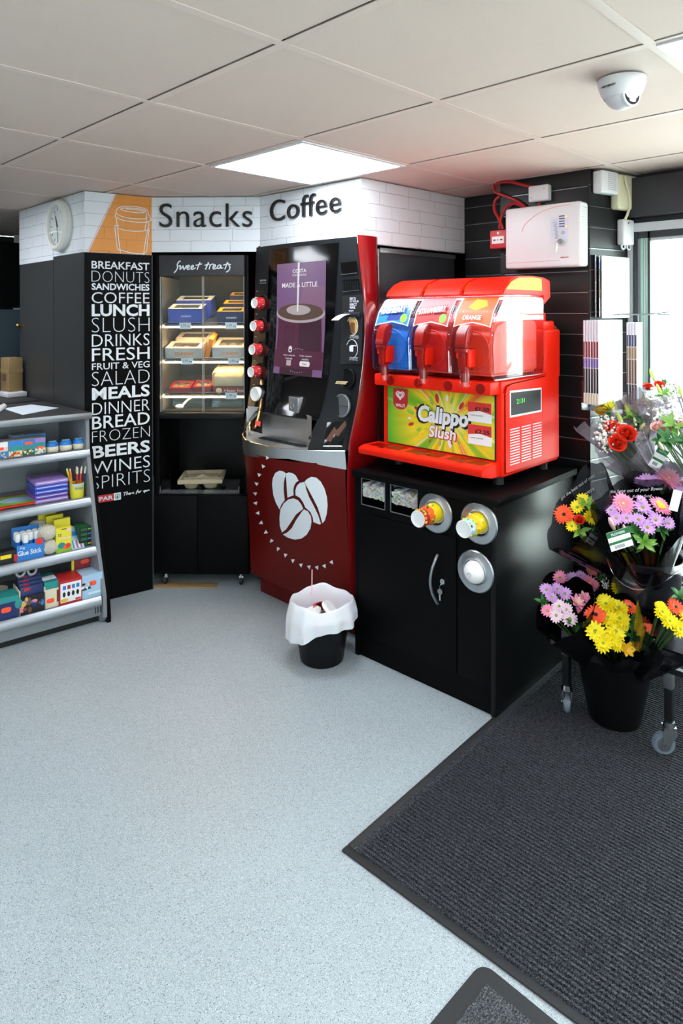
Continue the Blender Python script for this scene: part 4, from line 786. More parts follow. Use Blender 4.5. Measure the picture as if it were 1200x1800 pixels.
# silver rings, cups and the dome lid
RG = ((766, 901), (842.5, 919), (836.5, 1004))
for u, v in RG:
    p = LC(u, v); b = B(); T = frame((p.x, -.001, p.z), (1, 0, 0), (0, 0, 1))
    b.lathe([(.0775, 0), (.0775, .004), (.074, .008), (.052, .010), (.048, .013), (.045, .012), (.044, -.03)], 'aluminium', 48, T); b.build('ring_plate', sc_, 'round brushed aluminium ring')
def wlc(x, y, z): return MX.Translation(o) @ MX.Rotation(a, 4, 'Z') @ V((x, y, z))
def slush_cup(lab, u, v, cols, ln, seed):
    p = LC(u, v); t = thing('slush_cup', lab, 'cup', wlc(p.x, 0, p.z), a, 'slush cups in the silver rings'); T = MX.Rotation(RD(90), 4, 'X')
    r1, r0 = .040, .0305
    b = B(); zs = [-.02]+[ln*f for f in (.45, .72, 1)]
    rad = lambda z: r1+(r0-r1)*max(0, z)/ln
    for (za, zb), m in zip(zip(zs, zs[1:]), cols): b.lathe([(rad(za), za), (rad(zb), zb)], m, 28, T)
    rnd = random.Random(seed)
    for k in range(34):
        an = rnd.random()*2*pi; z = rnd.uniform(.25, .95)*ln; r = rad(z)
        b.ell((r*cos(an), r*sin(an), z), (.0022+.004*rnd.random(), .0022+.004*rnd.random(), .003+.005*rnd.random()), ('yellow', 'white', 'petal_gold', 'lime', 'print_brown')[rnd.randrange(5)], 7, 5, T)
    b.build('cup_wall', t); b = B(); b.lathe([(r0, ln-.004), (r0+.001, ln+.001), (r0-.0025, ln+.001), (r0-.0035, ln-.006), (0, ln-.007)], 'white', 28, T); b.build('cup_base', t, 'white recessed cup base')
    b = B(); b.lathe([(r1+.001, .0), (r1+.003, .003), (r1+.001, .006), (r1-.001, .006)], 'white', 28, T); b.build('cup_rim', t, 'white rolled rim'); return t
slush_cup('red and yellow slush cup sticking out of the silver ring nearest the straws', 766, 900, ('yellow', 'label_orange', 'print_red'), .118, 1)
slush_cup('yellow and pale blue slush cup in the upper ring by the cabinet edge', 842, 918, ('yellow', 'petal_gold', 'print_sky'), .105, 4)
p = LC(836.5, 1004); b = B(); T = MX.Rotation(RD(90), 4, 'X'); b.lathe([(.044, -.03), (.0445, .004), (.040, .022), (.030, .036), (.014, .045), (.0085, .046), (.0075, .038), (0, .036)], 'white_gloss', 36, T)
t = thing('dome_cover', 'white dome lid with a straw hole in the lowest silver ring', 'dome lid', wlc(p.x, 0, p.z), a); b.build('dome', t); b = B(); b.lathe([(.009, .0462), (.0075, .0475), (.0065, .046)], 'box_grey', 20, T); b.build('hole_rim', t)
p = LC(778.5, 1027); t = thing('key', 'small silver key hanging from the slush cabinet lock', 'key', wlc(p.x-.003, -.013, p.z), a)
b = B(); b.tube([(.004, 0, .004), (.002, -.005, .0), (0, -.006, -.008), (0, -.003, -.014)], .0012, 'chrome', 6, smooth=3); b.prism(disc(.011, 20, 0, -.024), -.001, .001, 'grey_metal', T=frame((0, -.004, 0), (1, 0, 0), (0, 0, 1))); b.box(-.003, .003, -.005, -.003, -.058, -.034, 'chrome'); b.build('key_blade', t)

# ================================================================== SLUSH MACHINE
SX0, SX1, SY0, SY1 = -1.965, -1.36, 2.255, 2.71
sm = thing('slush_machine', 'red three-tank slush machine standing on the black cabinet', 'slush machine', ((SX0+SX1)/2, 2.45, H))
b = B()
b.box(SX0, SX1, SY0, SY1, .835, 1.165, 'slush_red', .01, 3); b.box(SX0+.01, SX1-.004, SY0+.0, SY1, 1.15, 1.205, 'slush_red', .008)
b.box(SX0+.01, SX1+.004, 2.585, 2.725, 1.19, 1.40, 'slush_red', .012, 3); b.box(SX0+.03, SX1-.01, 2.60, 2.70, 1.38, 1.435, 'slush_red', .01); b.box(SX0+.05, SX1-.03, 2.605, 2.66, 1.42, 1.47, 'slush_red', .006)
b.build('body', sm, 'glossy red body', world=True)
for x in (SX0+.05, SX1-.05):
    for y in (SY0+.05, SY1-.05): b = B(); b.cyl((x, y, H+.0005), (x, y, .84), .022, .02, 'rubber', 16); b.build('foot', sm, world=True)
# side: raised shoulder, control display, louvres
b = B(); T = frame((SX1, 0, 0), (0, 1, 0), (0, 0, 1)); b.prism([(SY0+.012, .85), (SY1-.006, .85), (SY1-.006, 1.345), (2.61, 1.345), (2.60, 1.23), (2.585, 1.205), (SY0+.06, 1.195), (SY0+.022, 1.185), (SY0+.012, 1.16)], 0, .006, 'slush_red', T=T, bev=.003); b.build('side_panel', sm, world=True)
b = B(); T = frame((SX1+.006, 0, 0), (0, 1, 0), (0, 0, 1)); q = [(2.298, 1.168), (2.298, 1.064), (2.546, 1.061), (2.546, 1.160)]
b.prism(q, 0, .002, 'white_plastic', T=T); b.prism([(2.305, 1.160), (2.305, 1.072), (2.539, 1.069), (2.539, 1.153)], .002, .003, 'print_black', T=T); ds = b.build('control_display', sm, 'black display with white border', world=True)
b = B(); b.text('2131', 'led_green', frame((SX1+.0095, 2.375, 1.122), (0, 1, 0), (0, 0, 1)), w=.06, h=.018, depth=.0003); b.build('digits', ds, 'green lit digits', world=True)
b = B()
for c in range(3):
    for k in range(14):
        y0 = 2.300+c*.088; z = .878+k*.0105+c*.0; b.box(SX1+.004, SX1+.0068, y0, y0+.072, z, z+.0042, 'white_plastic', T=None)
b.build('louvre_vents', sm, 'louvre slots painted bright as window-lit', world=True)  # white bars: window light on the slots put into their colour
b = B(); b.prism([(SX0+.028, .897), (SX1-.028, .897), (SX1-.026, 1.152), (SX0+.03, 1.152)], 0, .004, 'print_black', T=frame((0, SY0, 0), (1, 0, 0), (0, 0, 1))); b.build('panel_frame', sm, world=True)
# artwork panel in its own axes
aw, ah = SX1-SX0-.064, .247; t0 = V((SX0+.032, SY0-.0045, .901))
b = B(); b.prism([(0, 0), (aw, 0), (aw, ah), (0, ah)], 0, .0005, 'slush_artwork', T=frame((0, 0, 0), (1, 0, 0), (0, 0, 1))); art = b.build('artwork_panel', sm, 'green and yellow printed panel'); art.location = t0-WM[sm.name].translation; WM[art.name] = MX.Translation(t0)
def AT(u, v, d=0): return frame(t0+V((aw*u, -.0012-d, ah*v)), (1, 0, 0), (0, 0, 1))
rnd = random.Random(3)
for k in range(26):
    b = B()
    an = 2*pi*k/26+rnd.uniform(-.1, .1); rx, rz = .155+rnd.uniform(-.02, .02), .082+rnd.uniform(-.012, .02); L_ = rnd.uniform(.008, .022)
    c = t0+V((aw*.55+rx*cos(an), 0, ah*.5+rz*sin(an))); m = ('print_red', 'lime', 'yellow', 'petal_gold', 'print_red', 'lime', 'letter_white')[k % 7]
    dv = V((cos(an), 0, sin(an))); T = MX.Translation((c.x, t0.y-.001-.0003*(k % 5), c.z)) @ MX(((dv.x, 0, -dv.z, 0), (0, 1, 0, 0), (dv.z, 0, dv.x, 0), (0, 0, 0, 1)))
    b.ell((0, 0, 0), (L_, .0008, L_*.45), m, 14, 6, T); b.build('splash_print', art, world=True)
b = B(); b.text('Calippo', 'print_black', AT(.552, .54, .001), w=.276, h=.108, off=.06, depth=.0004, shear=.12); b.build('lettering', art, 'black outlined Calippo letters', world=True)
b = B(); b.text('Calippo', 'letter_white', AT(.55, .55, .002), w=.252, h=.09, off=.04, depth=.0006, shear=.12); b.build('lettering', art, 'white Calippo letters', world=True)
b = B(); b.text('Slush', 'print_red', AT(.547, .30, .001), w=.146, h=.054, off=.05, depth=.0004, shear=.15); b.build('lettering', art, 'red outlined Slush letters', world=True)
b = B(); b.text('Slush', 'letter_white', AT(.545, .305, .002), w=.138, h=.048, off=.022, depth=.0006, shear=.15); b.build('lettering', art, 'white Slush letters', world=True)
b = B(); pts = [(-.041, .045), (.041, .045)]+[(.041*cos(-pi*k/14), -.012+.034*sin(-pi*k/14)) for k in range(15)]; b.prism(pts, 0, .0006, 'print_red', T=AT(.135, .79, .0002))
hp = lambda s, k: (s*.0011*16*sin(k)**3, 0, s*.0011*(13*cos(k)-5*cos(2*k)-2*cos(3*k)-cos(4*k)))
T = AT(.135, .86, .0015)
for s in (1.25, .72): b.tube([T @ V((hp(s, 2*pi*k/40)[0], hp(s, 2*pi*k/40)[2]*.85, 0)) for k in range(40)], .0026, 'letter_white', 6, closed=True)
lg = b.build('heart_logo', art, 'red shield with a white heart', world=True)
b = B(); b.text("WALL'S", 'letter_white', AT(.135, .68, .0012), w=.052, h=.014, off=.02, depth=.0004); b.build('lettering', art, world=True)
for j, (z, pr) in enumerate(((.72, '1.50'), (.36, '2.25'))):
    t = thing('price_card', 'white and red price card reading %s pounds on the slush artwork' % pr, 'price card', t0+V((aw*.88, -.002, ah*z)), 0, 'slush price cards')
    w_, h_ = .108, .078; b = B(); b.box(-w_/2, w_/2, -.0012, 0, -h_/2, h_/2, 'white'); b.build('card', t); b = B(); b.prism([(-w_/2, -.002), (0, .006), (w_/2, -.004), (w_/2, h_/2), (-w_/2, h_/2)], 0, .0004, 'label_red', T=frame((0, -.0013, 0), (1, 0, 0), (0, 0, 1))); b.build('red_header', t, 'red upper half')
    b = B(); b.text('£'+pr, 'print_black', frame((.012, -.002, .014), (1, 0, 0), (0, 0, 1)), w=.066, h=.017, off=.03, depth=.0003); b.build('lettering', t); b = B(); b.text('CALIPPO SLUSH '+('REG', 'MED')[j], 'print_black', frame((-.014, -.002, -.013), (1, 0, 0), (0, 0, 1)), w=.06, h=.0042, depth=.0002); b.build('lettering', t)
# drip shelf
b = B(); tx0, tx1, ty0 = -2.0, -1.372, 2.128
T = frame((0, 0, 0), (0, 1, 0), (0, 0, 1))
b.prism([(ty0, .866), (ty0+.004, .858), (2.2, .842), (SY0+.01, .838), (SY0+.01, .893), (ty0+.03, .893), (ty0, .884)], tx0, tx1, 'slush_red', T=T, bev=.003)
b.build('drip_shelf', sm, world=True)
b = B()
for c in range(3):
    for k in range(13):
        for h_ in (0, 1):
            x = tx0+.028+c*.203+h_*.098+k*.0058
            if x < tx1-.02: b.box(x, x+.0026, 2.165, 2.232, .8932, .8942, 'slush_red_dark')
    b.box(tx0+.088+c*.203, tx0+.118+c*.203, 2.155, 2.24, .8932, .8938, 'slush_red_dark')
b.build('drip_grating', sm, 'dark grating slots', world=True)
# tanks
TXX = [(-1.968, -1.762), (-1.757, -1.560), (-1.555, -1.362)]
PROF = [(2.192, 1.232), (2.188, 1.36), (2.198, 1.42), (2.222, 1.475), (2.262, 1.522), (2.285, 1.537), (2.575, 1.537), (2.588, 1.525), (2.588, 1.24), (2.57, 1.214), (2.21, 1.214)]
ICE = ('ice_blue', 'ice_red', 'ice_orange')
FLV = (('RASPBERRY', 'label_blue', 'label_navy', 'blue raspberry'), ('STRAWBERRY', 'label_red', 'print_red', 'red strawberry'), ('ORANGE', 'label_orange', 'label_orange', 'orange'))
def fy(z): return lerp(z, [(1.232, 2.192), (1.36, 2.188), (1.42, 2.198), (1.475, 2.222), (1.522, 2.262), (1.54, 2.285)])
for (x0, x1), ice, (txt, lm, lm2, lab) in zip(TXX, ICE, FLV):
    xc = (x0+x1)/2; T = frame((0, 0, 0), (0, 1, 0), (0, 0, 1))
    b = B(); b.prism(PROF, x0, x1, 'tank_shell', T=T, bev=.006, seg=3); tk = b.build('tank', sm, 'clear tank of %s slush' % lab, world=True)
    b = B()
    for x in (x0+.002, x1-.002): b.tube([(x, y, z) for y, z in PROF], .0035, 'acrylic', 6, closed=True)
    b.build('tank_rim', tk, world=True)
    sp = [(2.214, 1.225), (2.206, 1.34), (2.215, 1.395), (2.24, 1.428), (2.30, 1.446), (2.54, 1.446), (2.56, 1.42), (2.56, 1.226)]
    b = B(); b.prism(sp, x0+.014, x1-.014, ice, T=T, bev=.012, seg=3); b.build('slush', tk, '%s slush' % lab, world=True)
    b = B(); hub = [(xc+.078*cos(k), 0, 1.325+.078*sin(k)) for k in (0,)]
    b.tube([(xc+.074*cos(.3*k), 2.2015+.0, 1.325+.074*sin(.3*k)) for k in range(21)], .0035, ice, 6, closed=True); b.build('auger', tk, world=True)
    # label on the curved front
    zl, zh = 1.418, 1.530
    def LB(u, v): return V((x0+.016+(x1-x0-.032)*u, fy(zl+(zh-zl)*v)-.0025, zl+(zh-zl)*v))
    arch = [(0, 0), (.12, .06), (.5, .16), (.88, .06), (1, 0), (1, 1), (0, 1)]
    b = B(); b.patch([(x*1.06-.03, y-.04) for x, y in arch], LB, 'white', .12); b.patch(arch, lambda u, v: LB(u, v)+V((0, -.0006, 0)), lm, .12)
    if lab != 'orange': b.patch([(0, .5), (.3, .44), (.7, .56), (1, .6), (1, 1), (0, 1)], lambda u, v: LB(u, v)+V((0, -.0012, 0)), 'print_sky' if 'blue' in lab else 'petal_rose', .12); b.patch([(.3, .18), (.72, .2), (.95, .3), (.8, .46), (.35, .44)], lambda u, v: LB(u, v)+V((0, -.0012, 0)), lm2, .12)
    else: b.patch([(.25, .66), (.5, .55), (.8, .7), (.7, .9), (.4, .95)], lambda u, v: LB(u, v)+V((0, -.0012, 0)), 'petal_gold', .12)
    if lab != 'orange': b.patch(disc(.11, 18, .84, .27, .17), lambda u, v: LB(u, v)+V((0, -.0018, 0)), 'lime', .12)
    lb = b.build('flavour_label', tk, '%s flavour label' % lab, world=True)
    zt = 1.482 if lab != 'orange' else 1.452
    dz = .02
    if lab != 'orange': p = V((xc-.004, fy(zt)-.008, zt)); b = B(); b.text(txt, lm2, frame(p, (1, 0, .10), V((0, fy(zt+dz)-fy(zt-dz), 2*dz))), w=.146, h=.038, off=.07, depth=.0004); b.build('lettering', lb, 'dark outlined flavour letters', world=True)
    b = B(); p = V((xc-.004, fy(zt)-.009, zt)); sl = V((0, fy(zt+dz)-fy(zt-dz), 2*dz)); b.text(txt, 'letter_white', frame(p, (1, 0, .10 if lab != 'orange' else 0), sl), w=.135 if lab != 'orange' else .085, h=.03 if lab != 'orange' else .021, off=.03, depth=.0006); b.build('lettering', lb, 'white flavour letters', world=True)
    # tap
    tc = xc-.006; b = B()
    b.prism([(2.16, 1.425), (2.135, 1.40), (2.122, 1.345), (2.126, 1.335), (2.15, 1.335), (2.175, 1.365), (2.186, 1.42)], tc-.024, tc+.024, 'slush_red_dark', T=T, bev=.003); b.build('tap_lever', tk, 'red tap lever', world=True)
    b = B(); b.box(tc-.026, tc+.026, 2.128, 2.19, 1.318, 1.334, 'slush_red_dark', .003); b.box(tc-.016, tc+.018, 2.135, 2.188, 1.25, 1.32, 'slush_red_dark', .004); b.box(tc+.018, tc+.030, 2.14, 2.188, 1.262, 1.33, 'slush_red', .003); b.box(tc-.028, tc-.016, 2.14, 2.17, 1.295, 1.32, 'slush_red', .003)
    b.cyl((tc, 2.158, 1.205), (tc, 2.158, 1.26), .015, .018, 'slush_red_dark', 16); b.build('tap_body', tk, 'red tap body', world=True)
    b = B(); b.cyl((tc, 2.158, 1.185), (tc, 2.158, 1.24), .02, .0205, 'tank_shell', 18, cap=False); b.build('spout_sleeve', tk, 'clear spout sleeve', world=True)
    # red hood with the yellow edge
    HP = [(2.272, 1.541), (2.288, 1.566), (2.33, 1.597), (2.39, 1.617), (2.5, 1.621), (2.60, 1.618), (2.655, 1.606), (2.66, 1.535), (2.60, 1.50), (2.592, 1.541)]
    b = B(); b.prism(HP, x0+.002, x1-.006, 'slush_red', T=T, bev=.004); hd = b.build('hood', sm, 'curved red hood', world=True)
    b = B(); b.box(x0+.02, x1-.02, 2.268, 2.29, 1.524, 1.529, 'tank_glow'); b.box(x0+.02, x1-.02, 2.42, 2.56, 1.527, 1.533, 'tank_glow'); b.build('tank_light', tk, 'pale pink tank light', world=True)
    b = B(); b.prism([(2.297, 1.562), (2.335, 1.592), (2.395, 1.610), (2.5, 1.614), (2.575, 1.611), (2.58, 1.562)], x1-.0062, x1-.0045, 'petal_gold', T=T); b.build('hood_print', hd, 'yellow printed hood side', world=True)
b = B()
b.box(SX0+.004, SX1-.012, 2.19, SY0+.01, 1.155, 1.206, 'slush_red', .008)
for k in range(4): b.cyl((SX0+.10+.15*k, 2.186, 1.18), (SX0+.10+.15*k, 2.20, 1.18), .02, .02, 'slush_red_dark', 14)
b.build('drip_gutter', sm, world=True)
b = B(); b.prism(rrect(.15, .18, .03, 4, 2.675, 1.325), SX1-.03, SX1-.024, 'print_brown', T=frame((0, 0, 0), (0, 1, 0), (0, 0, 1))); b.prism(rrect(.152, .182, .03, 4, 2.677, 1.325), SX1-.034, SX1-.0305, 'petal_gold', T=frame((0, 0, 0), (0, 1, 0), (0, 0, 1))); b.build('back_board', sm, 'brown board with a yellow edge', world=True)

# ================================================================== BIN
bc = V((-2.062, 1.966, 0)); t = thing('waste_bin', 'black plastic waste bin with a white liner in front of the coffee machine', 'bin', bc)
b = B(); b.lathe([(0, .001), (.088, .001), (.092, .005), (.128, .235), (.133, .237), (.133, .245), (.126, .245), (.09, .012), (0, .01)], 'bucket_black', 40); b.build('bin_body', t)
ll = 0
def bag(u, v):
    an = 2*pi*u; w = sin(3*an+.6)*.5+sin(5*an+2)*.3+sin(9*an)*.2
    if v < .45:
        k = v/.45; r = .05+.072*k**.6+.004*w*k; z = .05+.20*k**1.4+.012*w*k
    else:
        k = (v-.45)/.55; dr = .085+.035*sin(an-2.2)+.02*w; r = .122+.03*sin(min(1, k*1.6)*pi/2)+.012*k*w+.006*sin(14*an)*k; z = .25+.012*w+.012*sin(pi*min(1, k*3))-dr*max(0, k-.1)*1.35
    q = V((r*cos(an), r*sin(an), z))
    if q.x+bc.x > -2.01: q.y = min(q.y, 2.078-bc.y)
    return q
b = B(); b.grid(bag, 72, 26, 'bag', cu=True); b.build('bin_liner', t, 'crumpled white bin liner')
for i, (x, y, z, rx, ry, lab) in enumerate(((-.02, -.045, .20, .3, -.2, 'white plastic cup lid lying nearest the front of the bin'), (.058, -.005, .225, -.55, .55, 'white plastic cup lid tilted against the right of the bin liner'), (-.01, .03, .16, .2, .1, 'white plastic cup lid deepest in the waste bin'))):
    b = B(); b.lathe([(.046, -.004), (.047, .003), (.043, .008), (.039, .005), (.034, .005), (.03, .008), (0, .008)], 'white_gloss', 30); b.bm.transform(MX.Rotation(rx, 4, 'X') @ MX.Rotation(ry, 4, 'Y')); solo(b, 'discarded_cup_cover', lab, 'cup lid', bc+V((x, y, z)), 0, 'cup lids in the waste bin')
b = B(); b.lathe([(.03, -.04), (.04, .035), (.037, .035), (.028, -.036), (0, -.038)], 'print_red', 24, MX.Rotation(1.2, 4, 'Y') @ MX.Rotation(.5, 4, 'X')); solo(b, 'discarded_cup', 'dark red paper cup lying in the waste bin', 'cup', bc+V((-.035, .02, .185)))
b = B(); b.tube([(0, 0, 0), (-.03, .03, .09)], .0022, 'petal_blush', 8); solo(b, 'drinking_straw', 'thin pale pink stick poking out of the waste bin', 'straw', bc+V((-.10, .035, .235)))
# ================================================================== COUNTER SHELF ON THE LEFT
G0 = V((-3.058, 1.462, 0)); GA = RD(82.5); GM = MX.Translation(G0) @ MX.Rotation(GA, 4, 'Z'); GI = GM.inverted()
gu = GM.to_3x3() @ V((1, 0, 0)); gn = GM.to_3x3() @ V((0, 1, 0))
def gp(u, v, y):                                                  # image point on the shelf's plane at local depth y, in shelf axes
    P = GM @ V((0, y, 0)); return GI @ onp(u, v, P, P+gu)
def gz(u, v, z): return GI @ atz(u, v, z)
gs = thing('gondola_shelf', 'grey counter shelving stocked with stationery by the black word panel', 'shelving', G0, GA)
XL = -.72; GD = .56                                               # runs out of the frame at the left
LEV = [(.80, .150, .155), (.572, .102, .37), (.345, .045, .42), (.125, -.02, .42)]   # shelf top, front edge depth, back
b = B(); b.box(XL, -.048, .47, .49, .001, .955, 'shelf_grey'); b.prism([(XL, 0), (-.002, 0), (-.045, .47), (XL, .47)], .035, .11, 'shelf_grey'); b.build('back_panel', gs)
b = B(); b.prism([(-.005, .001), (.49, .001), (.49, .955), (.155, .955), (.15, .80), (.10, .58), (.04, .34), (-.025, .13), (-.03, .03)], -.002, .016, 'shelf_grey', T=frame((0, 0, 0), (0, 1, 0), (0, 0, 1))); b.box(.014, .02, .0, .47, .001, .12, 'kick_black')
b.bm.transform(MX.Rotation(RD(7.5), 4, 'Z')); b.build('end_panel', gs, 'slanted grey end panel')
b = B(); b.prism([(-.035, .001), (.19, .001), (.19, .80), (.152, .80), (.10, .58), (.04, .34), (-.025, .13), (-.035, .03)], .0165, .033, 'black_board', T=frame((0, 0, 0), (0, 1, 0), (0, 0, 1))); b.bm.transform(MX.Rotation(RD(7.5), 4, 'Z')); b.build('end_cover', gs, 'black outer end cover')
b = B(); b.box(XL, -.002, -.006, .0, .035, .105, 'shelf_grey', .002); b.box(XL, -.002, .02, .03, .001, .035, 'kick_black')
for k in range(3): b.box(-.03+.012*k, -.026+.012*k, -.0075, -.005, .05, .085, 'print_black')
b.build('base_plate', gs)
b = B(); b.prism([(XL, .135), (.002, .135), (-.075, .155+GD), (XL, .155+GD)], .955, .985, 'worktop', bev=.003); b.build('worktop', gs, 'dark worn worktop'); b = B(); b.box(XL, .003, .130, .136, .953, .984, 'grey_metal', .002); b.build('worktop_edge', gs)
for z, y0, _ in LEV:
    b = B(); b.prism([(XL, y0+.012), (-.003, y0+.012), (-.047, .47), (XL, .47)], z-.02, z, 'shelf_grey'); s = b.build('shelf', gs)
    b = B(); b.prism([(y0+.014, z+.004), (y0+.008, z+.007), (y0+.002, z+.003), (y0-.003, z-.004), (y0-.007, z-.013), (y0-.0095, z-.023), (y0-.0105, z-.032), (y0-.008, z-.037), (y0+.012, z-.034)], XL, -.004, 'rail_silver', T=frame((0, 0, 0), (0, 1, 0), (0, 0, 1)), bev=.0015); b.build('price_rail', s, 'silver price rail')
b = B(); T = MX.Translation((0, 0, 0))
b.box(-.655, -.62, .085, .0875, .545, .566, 'label_pink'); b.build('price_label', gs)
def gw(x, y, z): return GM @ V((x, y, z))
def carton(name, label, cat, x0, x1, y, z, h, d, cols, group=None, extra=None, top=None, rz=0):
    """an oblong pack: front face in bands of colour from the bottom up"""
    w = x1-x0; t = thing(name, label, cat, gw((x0+x1)/2, y, z+.0006), GA+rz, group)
    b = B(); b.box(-w/2, w/2, 0, d, 0, h, top or cols[-1][0]); b.build('pack', t)
    b = B(); z0 = 0
    for m, f in cols: b.box(-w/2+.0005, w/2-.0005, -.0008, 0, z0, z0+h*f-.0002, m); z0 += h*f
    b.build('printed_front', t)
    if extra: extra(t, w, h, d)
    return t
def sticker(t, x, z, w=.03, h=.014, y=-.0016):
    b = B(); b.prism(rrect(w, h, h*.4, 3), 0, .0006, 'orange_sticker', T=frame((x, y+.0006, z), (1, 0, 0), (0, 0, 1))); b.build('price_sticker', t, 'orange price sticker')
# --- top shelf: pots of pins and tacks, round blue tubs
z, yf = LEV[0][0], LEV[0][1]+.02
def xs(u0, u1, v, y): return gp(u0, v, y).x, gp(u1, v, y).x
GRP = 'packs on the top shelf of the counter'
for u0, u1, lab, cols, st in ((-16, 14, 'pink and white pack at the left edge of the top counter shelf', (('print_blue', .45), ('label_pink', .25), ('white', .3)), .62), (15, 39, 'first clear tack box with a teal and blue label on the top counter shelf', (('print_cream', .4), ('print_teal', .3), ('print_blue', .3)), .25),
                              (39.5, 61, 'middle clear tack box with an orange sticker on its blue label', (('print_green', .4), ('print_teal', .25), ('print_blue', .35)), .78), (61.5, 80, 'clear tack box next to the round blue tubs on the top counter shelf', (('print_cream', .4), ('print_teal', .35), ('print_violet', .25)), .42)):
    x0, x1 = xs(u0, u1, 785, yf); t = carton('tack_box', lab, 'tack box', x0, x1, yf, z, .078, .09, cols, GRP, top='box_grey')
    sticker(t, 0, .078*st, min(.036, (x1-x0)*.7), .014)
    rnd = random.Random(int(u0)+40)
    b = B()
    for k in range(22): b.ell(((rnd.random()-.5)*(x1-x0)*.85, -.0012, rnd.random()*.028+.002), (.004, .0012, .004), ('print_red', 'print_green', 'white', 'yellow', 'print_blue')[rnd.randrange(5)], 6, 4)
    b.build('tacks', t)
for i, (u0, u1) in enumerate(((22, 44), (46, 80))):
    x0, x1 = xs(u0, u1, 772, yf+.105); carton('tack_box', ('pale-topped tack box standing in the second row at left', 'pale-topped tack box standing in the second row behind the blue labels')[i], 'tack box', x0, x1, yf+.105, z, .083, .08, (('print_cream', .5), ('print_blue', .5)), GRP, top='box_grey')
src = None
for i, (u0, u1) in enumerate(((81, 104), (104, 128), (127, 151))):
    x0, x1 = xs(u0, u1, 785, yf+.02); lab = ('blue-topped clear tub next to the tack boxes', 'blue-topped clear tub in the middle of its row of three', 'blue-topped clear tub nearest the end panel')[i]
    if not src:
        src = thing('round_tub', lab, 'tub', gw((x0+x1)/2, yf+.03, z+.0006), GA, 'blue-topped tubs on the top counter shelf'); r = (x1-x0)/2*.97
        b = B(); b.lathe([(0, 0), (r*.86, 0), (r, .008), (r, .026), (r*.95, .029)], 'print_cream', 28); b.build('tub_base', src, 'clear base of pale pins')
        b = B(); b.lathe([(r*.96, .026), (r*.98, .03), (r*.9, .042), (r*.6, .05), (0, .052)], 'print_blue', 28); b.build('tub_cap', src, 'blue printed top'); b = B(); b.box(-r*.6, r*.6, -.012, .006, .0508, .0525, 'print_sky'); b.build('cap_print', src)
    else: clone(src, gw((x0+x1)/2, yf+.03, z+.0006), GA, lab)
# --- second shelf: colouring books, zip cases, pencil tub
z, yf = LEV[1][0], LEV[1][1]+.02
for i, (x0, x1, y, d, cols, lab) in enumerate(((-.62, -.40, yf-.006, .16, ('print_red', 'print_green', 'lime'), 'red-edged colouring book lying at the front of the second shelf'), (-.50, -.20, yf+.02, .2, ('petal_red', 'lime', 'print_sky'), 'red and green colouring book lying beside the purple cases'), (-.66, -.5, yf+.12, .13, ('print_purple', 'label_pale', 'print_violet'), 'dark purple picture book lying at the back left of the second shelf'))):
    t = thing('colouring_book', lab, 'book', gw((x0+x1)/2, y, z+.0006+(.006 if i == 1 else 0)), GA, 'colouring books on the second shelf'); w = x1-x0
    b = B(); b.box(-w/2, w/2, 0, d, 0, .006, cols[0]); b.build('cover', t); b = B(); b.box(-w*.44, w*.3, d*.1, d*.9, .006, .0066, cols[1]); b.ell((w*.1, d*.5, .0065), (w*.25, d*.25, .001), cols[2], 12, 4); b.build('cover_picture', t)
x0, x1 = gp(77, 850, yf).x, gp(124, 850, yf).x
CASE = (('print_violet', 'lowest purple zip case of the stack, nearest the shelf'), ('print_purple', 'second purple zip case from the bottom of the stack'), ('print_indigo', 'third zip case from the bottom of the stack, deep blue'), ('print_indigo', 'fourth zip case from the bottom of the stack, blue'), ('print_violet', 'topmost purple zip case of the stack'))
for i, (m, lab) in enumerate(CASE):
    t = thing('zip_case', lab, 'pencil case', gw((x0+x1)/2-.02, yf+.015, z+.0006+.0212*i), GA+RD((-1, 2, -1.5, 1, 0)[i]), 'zip cases stacked on the second shelf'); w = x1-x0+.03
    b = B(); b.box(-w/2, w/2, 0, .17, 0, .0205, m, .006, 3); b.build('case_body', t); b = B(); b.box(-w/2+.008, w/2-.008, -.001, .002, .011, .0135, 'letter_white', .0008); b.build('zip', t, 'pale zip')
x0, x1 = gp(125, 850, yf).x, gp(151, 850, yf).x; r = (x1-x0)/2; pc = gw((x0+x1)/2, yf+.03, z+.0006)
t = thing('pencil_tub', 'yellow-green printed tub holding brushes and pens at the end of the second shelf', 'tub', pc, GA)
b = B(); b.lathe([(0, 0), (r*.86, 0), (r*.9, .004), (r, .074), (r*.94, .074), (r*.84, .006), (0, .006)], 'print_yellow', 28); b.build('tub_wall', t)
b = B(); b.lathe([(r*.905, .03), (r*1.003, .072)], 'print_sky', 28, a0=RD(215), a1=RD(325)); b.build('tub_print', t, 'pale blue lettering band')
b = B(); b.text('Artist', 'print_blue', frame((0, -r*1.01, .052), (1, 0, 0), (0, 0, 1)), w=r*1.2, off=.02, shear=.2, depth=.0006); b.build('lettering', t)
PN = (('print_red', 'red-handled paintbrush standing in the middle of the tub'), ('yellow', 'yellow felt pen leaning left in the tub'), ('petal_red', 'red-handled paintbrush leaning right in the tub'), ('print_navy', 'dark-handled paintbrush at the right of the tub'), ('dunkin_orange', 'orange pen at the far left of the tub'), ('print_red', 'red-handled paintbrush at the back of the tub'))
